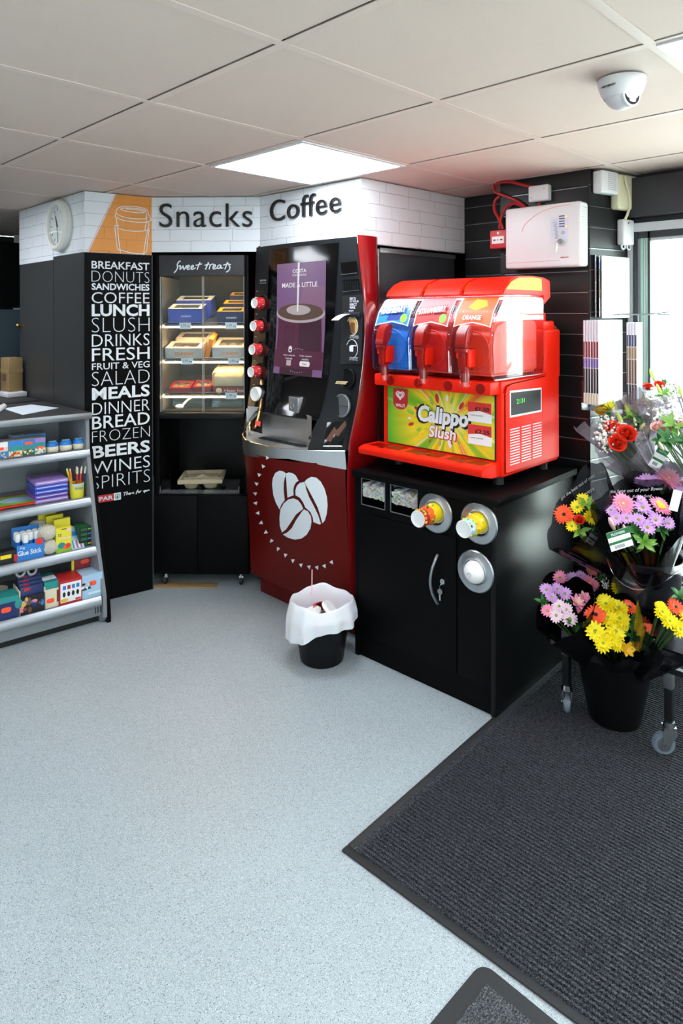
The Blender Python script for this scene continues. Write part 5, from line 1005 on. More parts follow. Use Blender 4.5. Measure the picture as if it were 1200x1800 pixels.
for i, (m, lab) in enumerate(PN):
    dx, dy, lx = ((0, 0, .004), (-.4, .2, -.022), (.3, .1, .012), (.6, -.2, .016), (-.5, -.3, -.012), (.1, .5, .002))[i]
    t = thing('paintbrush' if 'brush' in lab else 'felt_pen', lab, 'art pen', pc+GM.to_3x3() @ V((dx*r, dy*r, .008)), GA, 'brushes and pens in the tub')
    b = B(); b.tube([(0, 0, 0), (lx, .004, .105)], .0042, m, 8); b.build('handle', t); b = B(); b.tube([(lx, .004, .105), (lx*1.25, .005, .128)], .0048, 'print_cream' if 'brush' in lab else m, 8); b.ell((lx*1.3, .005, .131), (.004, .004, .008), 'print_cream', 8, 6); b.build('tip', t)
# --- third shelf: pack, glue sticks, twine, chalk packs, pencils, card boxes
z, yf = LEV[2][0], LEV[2][1]+.02
x0, x1 = gp(-10, 970, yf).x, gp(28, 970, yf).x
t = carton('marker_pack', 'dark pack with a yellow label left of the glue stick box', 'marker pack', x0, x1, yf, z, .06, .05, (('print_black', 1),)); b = B(); b.box(-.02, .025, -.0016, -.0008, .028, .045, 'yellow'); b.box(.036, .05, -.0016, -.0008, .008, .04, 'print_red'); b.build('pack_label', t)
x0, x1 = gp(29, 960, yf).x, gp(78, 960, yf).x; w = x1-x0; gc = gw((x0+x1)/2, yf, z+.0006)
t = thing('glue_stick_box', 'blue open display box reading Glue Stick on the third shelf', 'display box', gc, GA)
b = B(); d = .1
for q in ((-w/2, w/2, 0, .002, 0, .074), (-w/2, w/2, d, d+.002, 0, .13), (-w/2, -w/2+.002, 0, d, 0, .08), (w/2-.002, w/2, 0, d, 0, .08), (-w/2, w/2, 0, d, 0, .002)): b.box(*q, 'print_blue')
b.box(w*.15, w*.46, 0, .002, .074, .092, 'print_blue', .0005); b.build('display_box', t)
b = B(); b.text('Glue Stick', 'letter_white', frame((-.004, -.001, .038), (1, 0, 0), (0, 0, 1)), w=w*.86, h=.022, off=.02, depth=.0005); b.build('lettering', t); b = B(); b.text('40g', 'letter_white', frame((-w*.3, -.001, .06), (1, 0, 0), (0, 0, 1)), w=.022, depth=.0005); b.build('lettering', t)
b = B(); b.prism(disc(.016, 20), 0, .001, 'petal_red', T=frame((w*.32, -.001, .078), (1, 0, 0), (0, 0, 1))); b.build('round_badge', t, 'red and gold round badge')
n = 0; src = None
for j in range(3):
    for i in range(5):
        if j == 0 and i != 1: continue
        n += 1; p = gc+GM.to_3x3() @ V((-w/2+.016+i*.0265, .018+j*.03, .003)); lab = 'white-capped glue stick in row %s of the box, %s from the left' % (('one', 'two', 'three')[j], ('first', 'second', 'third', 'fourth', 'fifth')[i])
        if not src:
            src = thing('glue_stick', lab, 'glue stick', p, GA, 'glue sticks in the blue box'); b = B(); b.cyl((0, 0, 0), (0, 0, .075), .0118, m='print_blue', n=16); b.build('stick_body', src); b = B(); b.cyl((0, 0, .075), (0, 0, .112), .0122, m='white', n=18, bev=.002); b.build('stick_cap', src, 'white cap')
        else: clone(src, p, GA, lab)
def twine(lab, x, y, z, r):
    t = thing('twine_ball', lab, 'twine', gw(x, y, z), GA, 'balls of string on the third shelf'); b = B(); rnd = random.Random(int(x*999)); b.ell((0, 0, r*.82), (r, r, r*.82), 'twine', 20, 12)
    for k in range(16):
        an = k*pi/16; T = MX.Translation((0, 0, r*.82)) @ MX.Scale(.82, 4, (0, 0, 1)) @ MX.Rotation(an*2, 4, 'Z') @ MX.Rotation(RD(58)+.2*rnd.random(), 4, 'X'); b.tube([T @ V((r*1.01*cos(q*pi/12), r*1.01*sin(q*pi/12), .003*sin(q))) for q in range(24)], .0018, 'twine', 5, closed=True)
    b.build('wound_string', t); b = B(); b.box(-r*.4, r*.4, -r*1.0, -r*.9, r*.55, r*1.05, 'white'); b.build('band_label', t) if 0 else b.bm.free()
p = gp(86, 968, yf+.03); twine('white string ball at the bottom of the pile beside the glue sticks', p.x, yf+.03, z+.001, .041); twine('white string ball stacked on another beside the yellow packs', gp(83, 945, yf+.03).x, yf+.035, z+.067, .041); twine('white string ball lying behind the glue stick box', gp(66, 925, yf+.16).x, yf+.15, z+.06, .045); twine('white string ball under another at the back of the third shelf', gp(66, 925, yf+.16).x, yf+.16, z+.001, .043)
x0, x1 = gp(99, 940, yf).x, gp(126, 940, yf).x
t = carton('chalk_pack', 'yellow 12 chalk pack with a hanging tab at the front of the third shelf', 'chalk pack', x0, x1, yf+.004, z, .118, .022, (('lime', .3), ('print_yellow', .7)), 'yellow chalk packs')
b = B(); b.text('12', 'print_black', frame((-.018, -.0014, .085), (1, 0, 0), (0, 0, 1)), w=.014, off=.02, depth=.0005); b.build('lettering', t); b = B(); b.ell((-.01, -.001, .035), (.018, .001, .014), 'print_teal', 14, 6); b.ell((.018, -.001, .03), (.013, .001, .012), 'petal_red', 14, 6); b.ell((.022, -.001, .103), (.009, .001, .009), 'label_pink', 14, 6); b.box(-.012, .012, -.001, 0, .108, .112, 'print_brown'); b.box(-.02, .03, -.001, 0, .064, .07, 'label_pink'); b.build('pack_print', t); sticker(t, .01, .024, .03, .018)
for i in range(3):
    x0, x1 = gp(72+10*i, 925, yf+.1).x, gp(104+8*i, 925, yf+.1).x
    carton('chalk_pack', ('yellow chalk pack hanging furthest back behind the string', 'yellow chalk pack second in line behind the string', 'yellow chalk pack just behind the front yellow pack')[i], 'chalk pack', x0, x1, yf+.15-.04*i, z, .165-.012*i, .02, (('lime', .4), ('print_yellow', .6)), 'yellow chalk packs')
x0, x1 = gp(128, 950, yf).x, gp(150, 950, yf).x; t = thing('pencil_pack', 'light blue pencil pack leaning back beside the dark green boxes', 'pencil pack', gw((x0+x1)/2, yf+.01, z+.001), GA); t.rotation_euler.x = RD(-50)
b = B(); w = x1-x0; b.box(-w/2, w/2, 0, .006, 0, .13, 'print_sky'); b.build('pack', t); b = B()
for k, m in enumerate(('print_teal', 'label_pale', 'print_red', 'white', 'print_red')): b.box(-w*.36+k*w*.15, -w*.28+k*w*.15, -.001, 0, .006, .05, m)
b.box(-w*.4, w*.4, -.001, 0, .075, .1, 'print_blue'); b.build('pencil_print', t)
x0, x1 = gp(140, 940, yf+.02).x, gp(168, 940, yf+.02).x
for i in range(4):
    t = carton('playing_card_box', ('lowest dark green card box at the end of the third shelf', 'second dark green card box from the bottom at the end', 'third dark green card box from the bottom at the end', 'topmost dark green card box of the pile at the end')[i], 'card box', x0, x1, yf+.03, z+.0232*i, .0226, .085, (('print_black', 1),), 'dark green card boxes', top='print_green')
    b = B(); b.box(-.03, .0, -.0014, -.0006, .005, .017, 'print_green'); b.box(.004, .028, -.0014, -.0006, .008, .014, ('petal_gold', 'print_blue', 'print_blue', 'lime')[i]); b.build('pack_print', t)
# --- bottom shelf: craft kits
z, yf = LEV[3][0], LEV[3][1]+.02
x0, x1 = gp(-12, 1060, yf).x, gp(33, 1060, yf).x
t = carton('craft_kit', 'dark blue kit box with a teal strip at the left of the bottom shelf', 'kit box', x0, x1, yf, z, .1, .09, (('print_navy', .75), ('print_teal', .25)), top='print_teal'); sticker(t, .0, .045, .04, .022); b = B(); b.ell((-.045, -.001, .02), (.02, .001, .015), 'print_blue', 12, 5); b.ell((.05, -.001, .06), (.016, .001, .022), 'print_teal', 12, 5); b.build('pack_print', t)
b = B(); b.cyl((0, 0, 0), (0, 0, .09), .045, .038, 'print_cream', 20); solo(b, 'cream_pot', 'cream-coloured pot standing behind the dark blue kit box', 'pot', gw((x0+x1)/2+.0, yf+.15, z+.001), GA)
x0, x1 = gp(34, 1050, yf).x, gp(80, 1050, yf).x; w = x1-x0; p = gw((x0+x1)/2, yf, z+.0006)
t = thing('display_tray', 'clear-fronted display tray with brown pictures holding dark packs', 'display tray', p, GA)
b = B(); b.box(-w/2, w/2, 0, .003, 0, .082, 'print_black'); b.box(-w/2, w/2, .12, .123, 0, .09, 'print_black'); b.box(-w/2, -w/2+.004, 0, .12, 0, .11, 'print_cream'); b.box(w/2-.004, w/2, 0, .12, 0, .1, 'print_cream'); b.box(-w/2, w/2, 0, .12, 0, .003, 'print_black'); b.build('tray_body', t)
b = B(); rnd = random.Random(8)
for k in range(16): b.ell((rnd.uniform(-.42, .42)*w, -.0006, rnd.uniform(.012, .07)), (rnd.uniform(.006, .016), .0009, rnd.uniform(.006, .014)), ('pastry', 'print_brown', 'print_navy', 'print_blue', 'petal_rose', 'print_brown')[k % 6], 10, 5)
b.build('picture_print', t, 'brown and blue photo print')
for i in range(4):
    t = thing('dark_pack', ('navy blister pack at the front of the display tray', 'navy blister pack second from the front of the tray', 'navy blister pack third from the front of the tray', 'navy blister pack at the back of the tray')[i], 'blister pack', p+GM.to_3x3() @ V((.002*i, .014+.026*i, .006)), GA, 'navy packs in the display tray'); b = B(); b.box(-w*.44, w*.44, 0, .012, 0, .115+.008*i, 'print_navy', .002); b.build('pack', t); b = B(); b.box(-w*.3, -w*.05, -.001, 0, .095+.008*i, .108+.008*i, 'print_red'); b.build('pack_print', t)
t = thing('scissors', 'grey-handled scissors standing up behind the navy packs', 'scissors', p+GM.to_3x3() @ V((.0, .09, .118)), GA)
b = B(); b.tube([(-.03+.018*cos(k*pi/8), 0, .05+.022*sin(k*pi/8)) for k in range(16)], .0055, 'box_grey', 8, closed=True); b.tube([(.02+.018*cos(k*pi/8), .004, .045+.022*sin(k*pi/8)) for k in range(16)], .0055, 'box_grey', 8, closed=True); b.build('finger_loop', t); b = B(); b.tube([(-.025, 0, .03), (.0, 0, -.05)], .004, 'grey_metal', 6); b.tube([(.015, .004, .025), (-.005, .004, -.05)], .004, 'grey_metal', 6); b.build('blade', t)
x0, x1 = gp(78, 1035, yf+.012).x, gp(103, 1035, yf+.012).x
t = carton('photo_box', 'cream box with a teal top between the dark tray and the red box', 'box', x0, x1, yf+.012, z, .118, .12, (('print_cream', .72), ('print_teal', .28)), top='print_teal'); sticker(t, -.005, .032, .034, .02); b = B(); b.box(.022, .04, -.0014, -.0008, .02, .075, 'print_brown'); b.box(-.03, .03, .03, .08, .1182, .1190, 'letter_white'); b.build('pack_print', t)
x0, x1 = gp(104.5, 1025, yf).x, gp(144, 1025, yf).x
t = carton('figure_box', 'white-fronted red box beside the light blue box on the bottom shelf', 'box', x0, x1, yf, z, .112, .11, (('print_red', 1),), top='print_red'); w = x1-x0
b = B(); b.box(-w*.46, w*.46, -.0014, -.0006, .012, .1, 'white')
for k in range(4): b.box(-w*.36+k*w*.2, -w*.22+k*w*.2, -.002, -.0012, .07, .088, ('print_blue', 'print_red', 'print_blue', 'print_blue')[k]); b.ell((-w*.3+k*w*.2, -.0014, .048), (.007, .0009, .012), 'print_black', 10, 5)
b.box(w*.2, w*.44, -.002, -.0012, .014, .022, 'print_red'); b.ell((-w*.3, -.0014, .022), (.02, .0009, .008), 'petal_gold', 10, 5); b.build('pack_print', t)
x0, x1 = gp(144.5, 1020, yf).x, gp(180, 1020, yf).x
t = carton('picture_box', 'pale blue box in front of a yellow-handled pack at the shelf end', 'box', x0, x1, yf, z, .112, .1, (('print_sky', 1),), top='print_sky'); sticker(t, .0, .07, .036, .022); b = B(); rnd = random.Random(4)
for k in range(9): b.ell((rnd.uniform(-.05, -.005), -.001, rnd.uniform(.045, .075)), (.008, .0009, .006), ('print_brown', 'print_black', 'label_pale')[k % 3], 8, 5)
b.box(-.02, .04, -.0014, -.0006, .02, .03, 'label_pale'); b.build('pack_print', t)
xm = (x0+x1)/2; t = thing('handled_pack', 'lime-edged pack with a dark red window standing behind the pale blue box', 'pack', gw(xm-.012, yf+.105, z+.0006), GA)
b = B(); w = .105
for q in ((-w/2, -w/2+.012, 0, .17), (w/2-.012, w/2, 0, .17), (-w/2, w/2, .158, .17), (-w/2, w/2, 0, .105)): b.box(q[0], q[1], 0, .012, q[2], q[3], 'print_yellow', .002)
b.build('pack_frame', t); b = B(); b.box(-w/2+.012, w/2-.012, .003, .009, .105, .158, 'berry'); b.build('pack_window', t, 'dark red window'); sticker(t, .01, .142, .04, .02, .002)
# --- on the worktop
p = [atz(u, v, .987) for u, v in ((6, 718), (55, 711), (103, 717), (40, 729))]
b = B(); b.prism([(q.x, q.y) for q in p], .986, .9872, 'paper'); solo(b, 'paper_sheet', 'pale sheet of paper lying on the grey worktop', 'paper', (p[0].x, p[0].y, .986), world=True)
p = [atz(u, v, .987) for u, v in ((-12, 722), (8, 712), (12, 716), (-2, 728))]
b = B(); b.prism([(q.x, q.y) for q in p], .986, 1.0, 'white_plastic', bev=.004); solo(b, 'white_device', 'rounded white object at the left end of the worktop', 'device', (p[0].x, p[0].y, .986), world=True)
t = thing('brown_box', 'narrow brown cardboard box against the grey door at the back of the worktop', 'box', V((-4.165, 1.445, 1.016)), RD(4)); b = B(); b.box(-.055, .055, -.04, .04, 0, .195, 'tan_box', .002); b.box(-.056, .056, -.041, .041, .11, .13, 'kraft'); b.build('carton', t); b = B(); b.box(-.03, .02, -.0425, -.0412, .06, .1, 'print_brown'); b.build('printed_mark', t)
b = B(); b.box(-.075, .09, -.05, .06, 0, .028, 'white_plastic', .004); solo(b, 'white_tray', 'low white tray under the brown cardboard box on the back counter', 'tray', V((-4.15, 1.43, .9865)), RD(4))
b = B(); b.box(-4.75, -3.86, .62, 1.485, .945, .985, 'worktop', .003); b.box(-4.7, -3.9, .66, 1.44, .001, .945, 'shelf_dark'); solo(b, 'back_counter', 'dark counter behind the stationery shelving along the grey door', 'counter', (-4.3, 1.05, 0), world=True)
# dim back area past the door
t = thing('tall_unit', 'tall dark blue-grey unit standing in the dim area past the grey door', 'cabinet', (-5.45, 1.55, 0)); b = B(); b.box(-.2, .2, -.5, .9, .0, 1.5, 'blue_grey'); b.build('unit_body', t); b = B(); b.box(-.2, .2, -.5, .9, 1.52, 2.0, 'black_gloss'); b.build('unit_top', t)
p = ony(29, 448, 1.95); b = B(); b.box(-.05, .05, -.02, .02, -.16, .16, 'box_grey', .004); solo(b, 'wall_cabinet', 'pale grey box high up in the dim gap left of the grey door', 'cabinet', ony(29.5, 450, 1.93)+V((0, 0, 0)), RD(-20))
p = ony(31, 541, 1.9); t = thing('blue_packet', 'blue packet standing on a small white ledge left of the grey door', 'packet', p, RD(-20)); b = B(); b.box(-.03, .03, -.02, .02, .0, .085, 'print_indigo', .004); b.build('packet', t); b = B(); b.box(-.06, .06, -.03, .03, -.05, -.002, 'white'); b.build('ledge', t)
# ================================================================== DEVICES ON THE SLATTED COLUMN
o, a, L = lframe(K0, K1); fr = lambda u, v: loc(onp(u, v, K0, K1), o, a)
p0, p1 = fr(902, 476), fr(1022, 366); q0, q1 = fr(900, 378), fr(1025, 470)
ax0, ax1, az0, az1 = p0.x+.004, q1.x-.004, 1.668, 1.945
al = thing('alarm_control_box', 'large white alarm control box with keypad on the black slatted column', 'alarm panel', (o[0], o[1], 0), a)
b = B(); b.box(ax0, ax1+.028, -.085, -.001, az0, az1, 'white_plastic', .012, 3); b.build('casing', al)
b = B()
for k in range(22): b.box(ax1+.0275, ax1+.0295, -.07, -.02, az0+.03+k*.0105, az0+.034+k*.0105, 'box_grey')
b.build('vent_slots', al)
T = frame((0, -.0855, 0), (1, 0, 0), (0, 0, 1)); w = ax1-ax0; cx_ = lambda f: ax0+w*f; cz_ = lambda f: az0+(az1-az0)*f
b = B(); b.tube([(cx_(x), -.0858, cz_(z)) for x, z in ((.26, .60), (.30, .70), (.4, .80), (.55, .89), (.75, .945), (.97, .955))], .0022, 'petal_blush', 6, smooth=5); b.tube([(cx_(.03), -.0858, cz_(.1)), (cx_(.8), -.0858, cz_(.105))], .0012, 'petal_blush', 6); b.build('cover_line', al, 'faint pink relief line')
b = B(); b.prism(rrect(w*.24, .105, .004, 2, cx_(.80), cz_(.585)), 0, .0015, 'ticket', T=T); kp = b.build('keypad', al, 'pale blue keypad plate')
for i in range(5):
    b = B(); b.box(cx_(.80), cx_(.875), -.0885, -.087, cz_(.78)-.011*i, cz_(.78)-.011*i+.004, 'print_navy'); b.build('indicator_bar', kp)
for i in range(9):
    b = B(); x, z = cx_(.735)+.005*(i % 2)+.0022*(i//2), cz_(.70)-.0085*i; b.prism(rrect(.013, .007, .003, 3, x, z), .0015, .0035, 'grey_metal', T=T); b.build('key_button', kp)
b = B(); b.prism(rrect(.014, .014, .004, 3, cx_(.85), cz_(.53)), .0015, .003, 'grey_metal', T=T); b.prism(disc(.004, 12, cx_(.9), cz_(.77)), .0015, .003, 'led_amber', T=T); b.prism(disc(.004, 12, cx_(.9), cz_(.62)), .0015, .003, 'led_amber', T=T); b.build('lamp', kp, 'small amber lamps')
b = B(); b.cyl((cx_(.83), -.087, cz_(.39)), (cx_(.83), -.1, cz_(.39)), .011, m='chrome', n=18); b.tube([(cx_(.83), -.1, cz_(.39)), (cx_(.81), -.112, cz_(.36)), (cx_(.8), -.112, cz_(.22))], .0035, 'chrome', 8); b.build('key_switch', kp, 'key in a round lock')
b = B(); b.text('texecom', 'print_red', frame((cx_(.87), -.0857, cz_(.145)), (1, 0, 0), (0, 0, 1)), w=.036, off=.02, depth=.0005); b.build('lettering', al)
c0, c1 = fr(933, 357), fr(971, 325); t = thing('junction_box', 'square white junction box above the white alarm box', 'junction box', (o[0], o[1], 0), a)
b = B(); b.box(c0.x+.006, c1.x-.004, -.04, -.001, 1.972, 2.044, 'white_plastic', .006, 3); b.build('casing', t); b = B(); b.cyl((c1.x-.022, -.0395, 2.025), (c1.x-.022, -.041, 2.025), .003, m='grey_metal', n=10); b.build('screw', t)
b = B(); b.cyl((c0.x+.022, -.0395, 1.99), (c0.x+.022, -.041, 1.99), .003, m='grey_metal', n=10); b.build('screw', t)
c = fr(884, 422); t = thing('call_point', 'small red fire call point left of the white alarm box', 'fire call point', (o[0], o[1], 0), a)
b = B(); b.box(c.x-.043, c.x+.043, -.048, -.001, c.z-.043, c.z+.043, 'print_red', .004, 3); b.build('casing', t); b = B(); b.box(c.x-.032, c.x+.032, -.0495, -.047, c.z-.02, c.z+.014, 'white', .001); for_ = [(-.018, .012), (.018, .012), (0, .004)]
for dx, w_ in for_: b.box(c.x+dx-w_/2, c.x+dx+w_/2, -.0502, -.0493, c.z-.006, c.z, 'print_black')
b.ell((c.x, -.048, c.z+.028), (.006, .002, .007), 'white', 12, 6); b.build('press_plate', t, 'white press plate with black arrows')
def cable(pts, m, nm, lab, r=.0072):
    b = B(); P = [fr(u, v)+V((0, -d, 0)) for u, v, d in pts]; b.tube(P, r, m, 8, smooth=6); solo(b, nm, lab, 'cable', o, a)
cable(((871, 326, .004), (882, 322, .02), (900, 321, .02), (922, 326, .02), (940, 330, .02)), 'cable_red', 'red_cable', 'red cable looping along the ceiling edge into the white junction box')
cable(((869, 325, .004), (874, 338, .02), (890, 345, .022), (912, 354, .022), (930, 369, .012), (934, 381, .006)), 'cable_red', 'red_cable', 'red cable sloping from the ceiling down to the alarm box top')
cable(((881, 403, .02), (886, 378, .02), (896, 363, .024), (910, 359, .024), (922, 366, .02), (927, 382, .006)), 'cable_red', 'red_cable', 'red cable arching from the call point up and over to the alarm box')
cable(((888, 403, .02), (880, 385, .02), (871, 370, .012), (871, 354, .008), (879, 345, .006)), 'cable_red', 'red_cable', 'red cable curling left of the column above the call point')
cable(((951, 357, .018), (951, 368, .016), (946, 380, .006)), 'cable_red', 'red_cable', 'short red cable dropping from the junction box to the alarm box')
cable(((899, 402, .01), (895, 385, .014), (903, 369, .014), (920, 363, .014), (935, 372, .012), (936, 381, .006)), 'cable_black', 'black_cable', 'black cable curving behind the red cables by the alarm box', .006)
# boxes on the window side of the column
os_, as_, Ls = lframe(K1, K2)
def sidebox(nm, lab, cat, y0, y1, x1, z0, z1, m, bev):
    t = thing(nm, lab, cat, os_, as_); b = B(); sx = lambda y: (y-K1[1])/cos(pi/2-as_)
    b.box(sx(y0), sx(y1), -x1, -.001, z0, z1, m, bev, 3); b.build('casing', t); return t, sx
t, sx = sidebox('alarm_sounder', 'white ribbed sounder box at the top front of the column side', 'sounder', 2.826, 2.945, .048, 1.985, 2.082, 'white_plastic', .008)
b = B()
for k in range(9): b.box(sx(2.87), sx(2.925), -.0495, -.0475, 2.0+.0085*k, 2.004+.0085*k, 'box_grey')
b.build('grille_slots', t)
t, sx = sidebox('beige_box', 'cream-coloured box behind the white sounder on the column side', 'box', 2.948, 3.085, .046, 1.925, 2.08, 'cream_plastic', .01)
t, sx = sidebox('door_relay', 'cream wall box with two lugs by the window frame corner', 'wall box', 2.995, 3.075, .036, 1.77, 1.885, 'white_plastic', .008)
for k in (0, 1): b = B(); b.tube([(sx(3.015+.04*k)+.013*cos(q*pi/6), -.02, 1.768-.004+.013*sin(q*pi/6)) for q in range(12)], .004, 'white_plastic', 6, closed=True); b.build('lug', t)
b = B(); b.cyl((sx(3.03), -.0355, 1.868), (sx(3.03), -.038, 1.868), .005, m='grey_metal', n=12); b.build('screw', t)
b = B(); sm_ = MX.Translation(os_) @ MX.Rotation(as_, 4, 'Z'); P = [onx(u, v, -1.172) for u, v in ((1099, 309), (1100, 322), (1105, 340), (1107, 358), (1103, 375), (1098, 386))]
b.tube([V((q.x, q.y, q.z)) for q in P], .0055, 'cream_plastic', 8, smooth=5); solo(b, 'white_cable', 'cream cable hanging from the ceiling to the wall box by the window', 'cable', P[0], world=True)
# leaflets and magazines
def sheet(nm, lab, cat, x, y0, y1, z0, z1, th, cols, group, tilt=0, face=None):
    t = thing(nm, lab, cat, (x, (y0+y1)/2, z0), RD(tilt), group); w = y1-y0; h = z1-z0
    b = B(); b.box(0, th, -w/2, w/2, 0, h, 'white', .0004); b.build('pages', t)
    b = B(); z = 0
    if face:
        b.box(th, th+.0008, -w/2+.004, w/2-.004, .004, h-.004, face[0])
        for k in range(9): b.prism([(-w*.4+w*.75*((k*.37) % 1), h*(.05+.033*k)), (-w*.2+w*.6*((k*.37) % 1), h*(.07+.033*k)), (-w*.25+w*.6*((k*.53) % 1), h*(.14+.033*k))], th+.0008, th+.0012, face[1+k % (len(face)-1)], T=frame((0, 0, 0), (0, 1, 0), (0, 0, 1)))
    for m, f in cols:
        if not face: b.box(th, th+.0008, -w/2+.004, w/2-.004, z+.002, z+h*f, m)
        b.box(.001, th-.001, -w/2-.0008, -w/2, z+.002, z+h*f-.001, m); z += h*f
    b.build('cover_print', t); return t
G1 = 'wallets hanging on the column side'
t = sheet('poster_wallet', 'large pale poster wallet hanging by the window frame under the wall box', 'poster', -1.212, 2.845, 3.06, 1.445, 1.715, .004, (('white', 1),), G1, -9, ('white', 'label_pale', 'bud_cream', 'ticket'))
sheet('poster_wallet', 'narrow dark picture wallet hanging at the column front corner', 'poster', -1.256, 2.822, 2.86, 1.45, 1.72, .004, (('print_black', .25), ('print_brown', .3), ('print_black', .25), ('print_blue', .1), ('print_sky', .1)), G1, 28)
sheet('poster_wallet', 'second narrow picture wallet beside the pale poster', 'poster', -1.242, 2.832, 2.87, 1.45, 1.715, .004, (('box_grey', .3), ('print_brown', .3), ('print_black', .2), ('print_blue', .1), ('box_grey', .1)), G1, 24)
src = None; ORD = ('first', 'second', 'third', 'fourth', 'fifth', 'sixth')
for i in range(6):
    sheet('magazine', '%s magazine spine from the column in the clear rack of six' % ORD[i], 'magazine', -1.253+.0116*i, 2.72, 2.965, 1.085, 1.437, .0075, (('print_cream', .13), ('print_black', .3), ('print_purple', .12), ('berry', .2), ('ticket', .25)) , 'magazines in the rack on the column', 0, None if i < 5 else ('white', 'label_pale', 'label_pink', 'print_sky', 'white'))
for i in range(4):
    sheet('magazine', '%s magazine spine from the left in the small stack before the bright window' % ORD[i], 'magazine', -1.073+.011*i, 2.72, 2.78, 1.1, 1.43, .0072, (('print_black', .25), ('print_brown', .3), ('kraft', .15), ('print_navy', .15), ('ticket', .15)), 'magazines in the stack by the window', 0, None if i < 3 else ('white', 'label_pale', 'ticket', 'white'))  # last cover painted white for window glare; stack kept shallow to clear the tank reflection
t = thing('leaflet_rack', 'wire and clear plastic rack holding magazines on the column side', 'rack', (-1.15, 2.85, 1.06))
b = B(); b.box(-.112, .13, -.135, .13, 0, .004, 'acrylic'); b.box(-.112, -.108, -.13, .13, 0, .12, 'acrylic'); b.box(.126, .13, -.13, .13, 0, .12, 'acrylic'); b.build('pocket', t); b = B()
b.tube([(-.1, .1, .395), (-.02, .06, .402), (.06, .09, .40), (.14, .16, .41)], .003, 'grey_metal', 6, smooth=4); b.tube([(-.09, .2, .40), (.13, .2, .40)], .003, 'grey_metal', 6); b.box(-.1, -.03, .11, .13, .39, .405, 'white_plastic'); b.build('wire_hook', t)
for x in (-.095, .02): b = B(); b.tube([(x, .145, .0), (x, .145, .4)], .003, 'grey_metal', 6); b.build('wire_upright', t)

# ================================================================== CAMERA ON THE CEILING
cp = atz(1092, 139, CE); t = thing('dome_camera', 'white turret security camera on the ceiling near the light panel', 'security camera', (cp.x, cp.y, CE-.002))
b = B(); b.lathe([(0, 0), (.060, 0), (.060, -.012), (.058, -.02), (.052, -.036), (.044, -.05), (.0435, -.05)], 'white_plastic', 40); b.build('base', t)
b = B(); b.ell((0, 0, -.036), .044, 'white_plastic', 32, 20); b.build('eyeball', t)
vw = ray(1105, 160); vw.z = 0; vw.normalize(); vr = V((vw.y, -vw.x, 0)); nr = (-vw*.62+vr*.66+V((0, 0, -.38))).normalized(); T = frame(V((0, 0, -.036))+nr*.0335, V((0, 0, 1)).cross(nr), V((0, 0, 1)))
b = B(); b.lathe([(.031, -.006), (.0305, .003), (.0275, .006), (.026, .004)], 'white_gloss', 32, T); b.build('lens_bezel', t); b = B(); b.lathe([(.0265, .004), (0, .005)], 'lens_black', 32, T); b.lathe([(.0, .0058), (.011, .0058), (.012, .005)], 'console', 24, T @ MX.Translation((0, .004, 0))); b.lathe([(.0, .0066), (.006, .0066)], 'lens_black', 20, T @ MX.Translation((0, .004, 0))); b.prism(rrect(.02, .009, .004, 3, 0, -.0145), .005, .0068, 'white_gloss', T=T); b.build('lens', t, 'black oval lens window')
n2 = (-vw*.84-vr*.54).normalized(); b = B(); b.text('HIKVISION', 'print_black', frame(V((0, 0, -.026))+n2*.0575, V((0, 0, 1)).cross(n2), V((0, 0, 1))+n2*(-.3)), w=.04, h=.0065, off=.02, depth=.0006); b.build('lettering', t)

# ================================================================== MATS
mx0, my0, mx1, my1 = -1.292, 1.298, 1.2, 2.99
t = thing('entrance_mat', 'large black ribbed entrance mat with a rubber border', 'mat', (-1.287, my0, 0), RD(2))
b = B(); bw = .024; W, H_ = mx1-mx0, my1-my0
b.box(0, W, 0, bw, .0006, .006, 'rubber', .003); b.box(0, W, H_-bw, H_, .0006, .006, 'rubber', .003); b.box(0, bw, bw, H_-bw, .0006, .006, 'rubber', .003); b.box(W-bw, W, bw, H_-bw, .0006, .006, 'rubber', .003); b.build('border', t, 'smooth rubber border')
b = B(); per = .0137; n = int((H_-2*bw)/per); b.box(bw-.002, W-bw+.002, bw-.002, H_-bw+.002, .0006, .0048, 'mat_pile')
for k in range(n): b.prism([(bw+per*k+.001, .0046), (bw+per*k+.003, .0098), (bw+per*k+.0085, .0098), (bw+per*k+.0108, .0046)], bw+.02, W-bw, 'mat_pile', T=frame((0, 0, 0), (0, 1, 0), (0, 0, 1)))
b.build('pile', t, 'ribbed carpet pile')
c0, c1 = atz(847, 1692, 0), atz(757, 1800, 0); dv = (c1-c0).normalized(); a2 = math.atan2(-dv.x, dv.y)+pi
an = math.atan2((c1-c0).y, (c1-c0).x)+pi/2
t = thing('doormat', 'grey looped doormat tucked against the big black mat', 'mat', (c0.x, c0.y, 0), an); W2, H2 = .9, .6
b = B(); ol, il = rrect(W2, H2, .03, 5, W2/2, -H2/2), rrect(W2-.08, H2-.08, .006, 5, W2/2, -H2/2); b.prism(ol, .0006, .004, 'rubber', bev=.0015); b.build('border', t, 'smooth rubber border')
b = B()
nx, ny_ = 110, 70
b.grid(lambda u, v: V((.038+(W2-.076)*u, -.038-(H2-.076)*v, .0045+.004*max(0, sin(u*nx*2*pi+1.2*sin(v*60)))*(.6+.4*sin(v*230+u*90)))), 440, 60, 'mat_loop'); b.build('pile', t, 'looped grey pile')
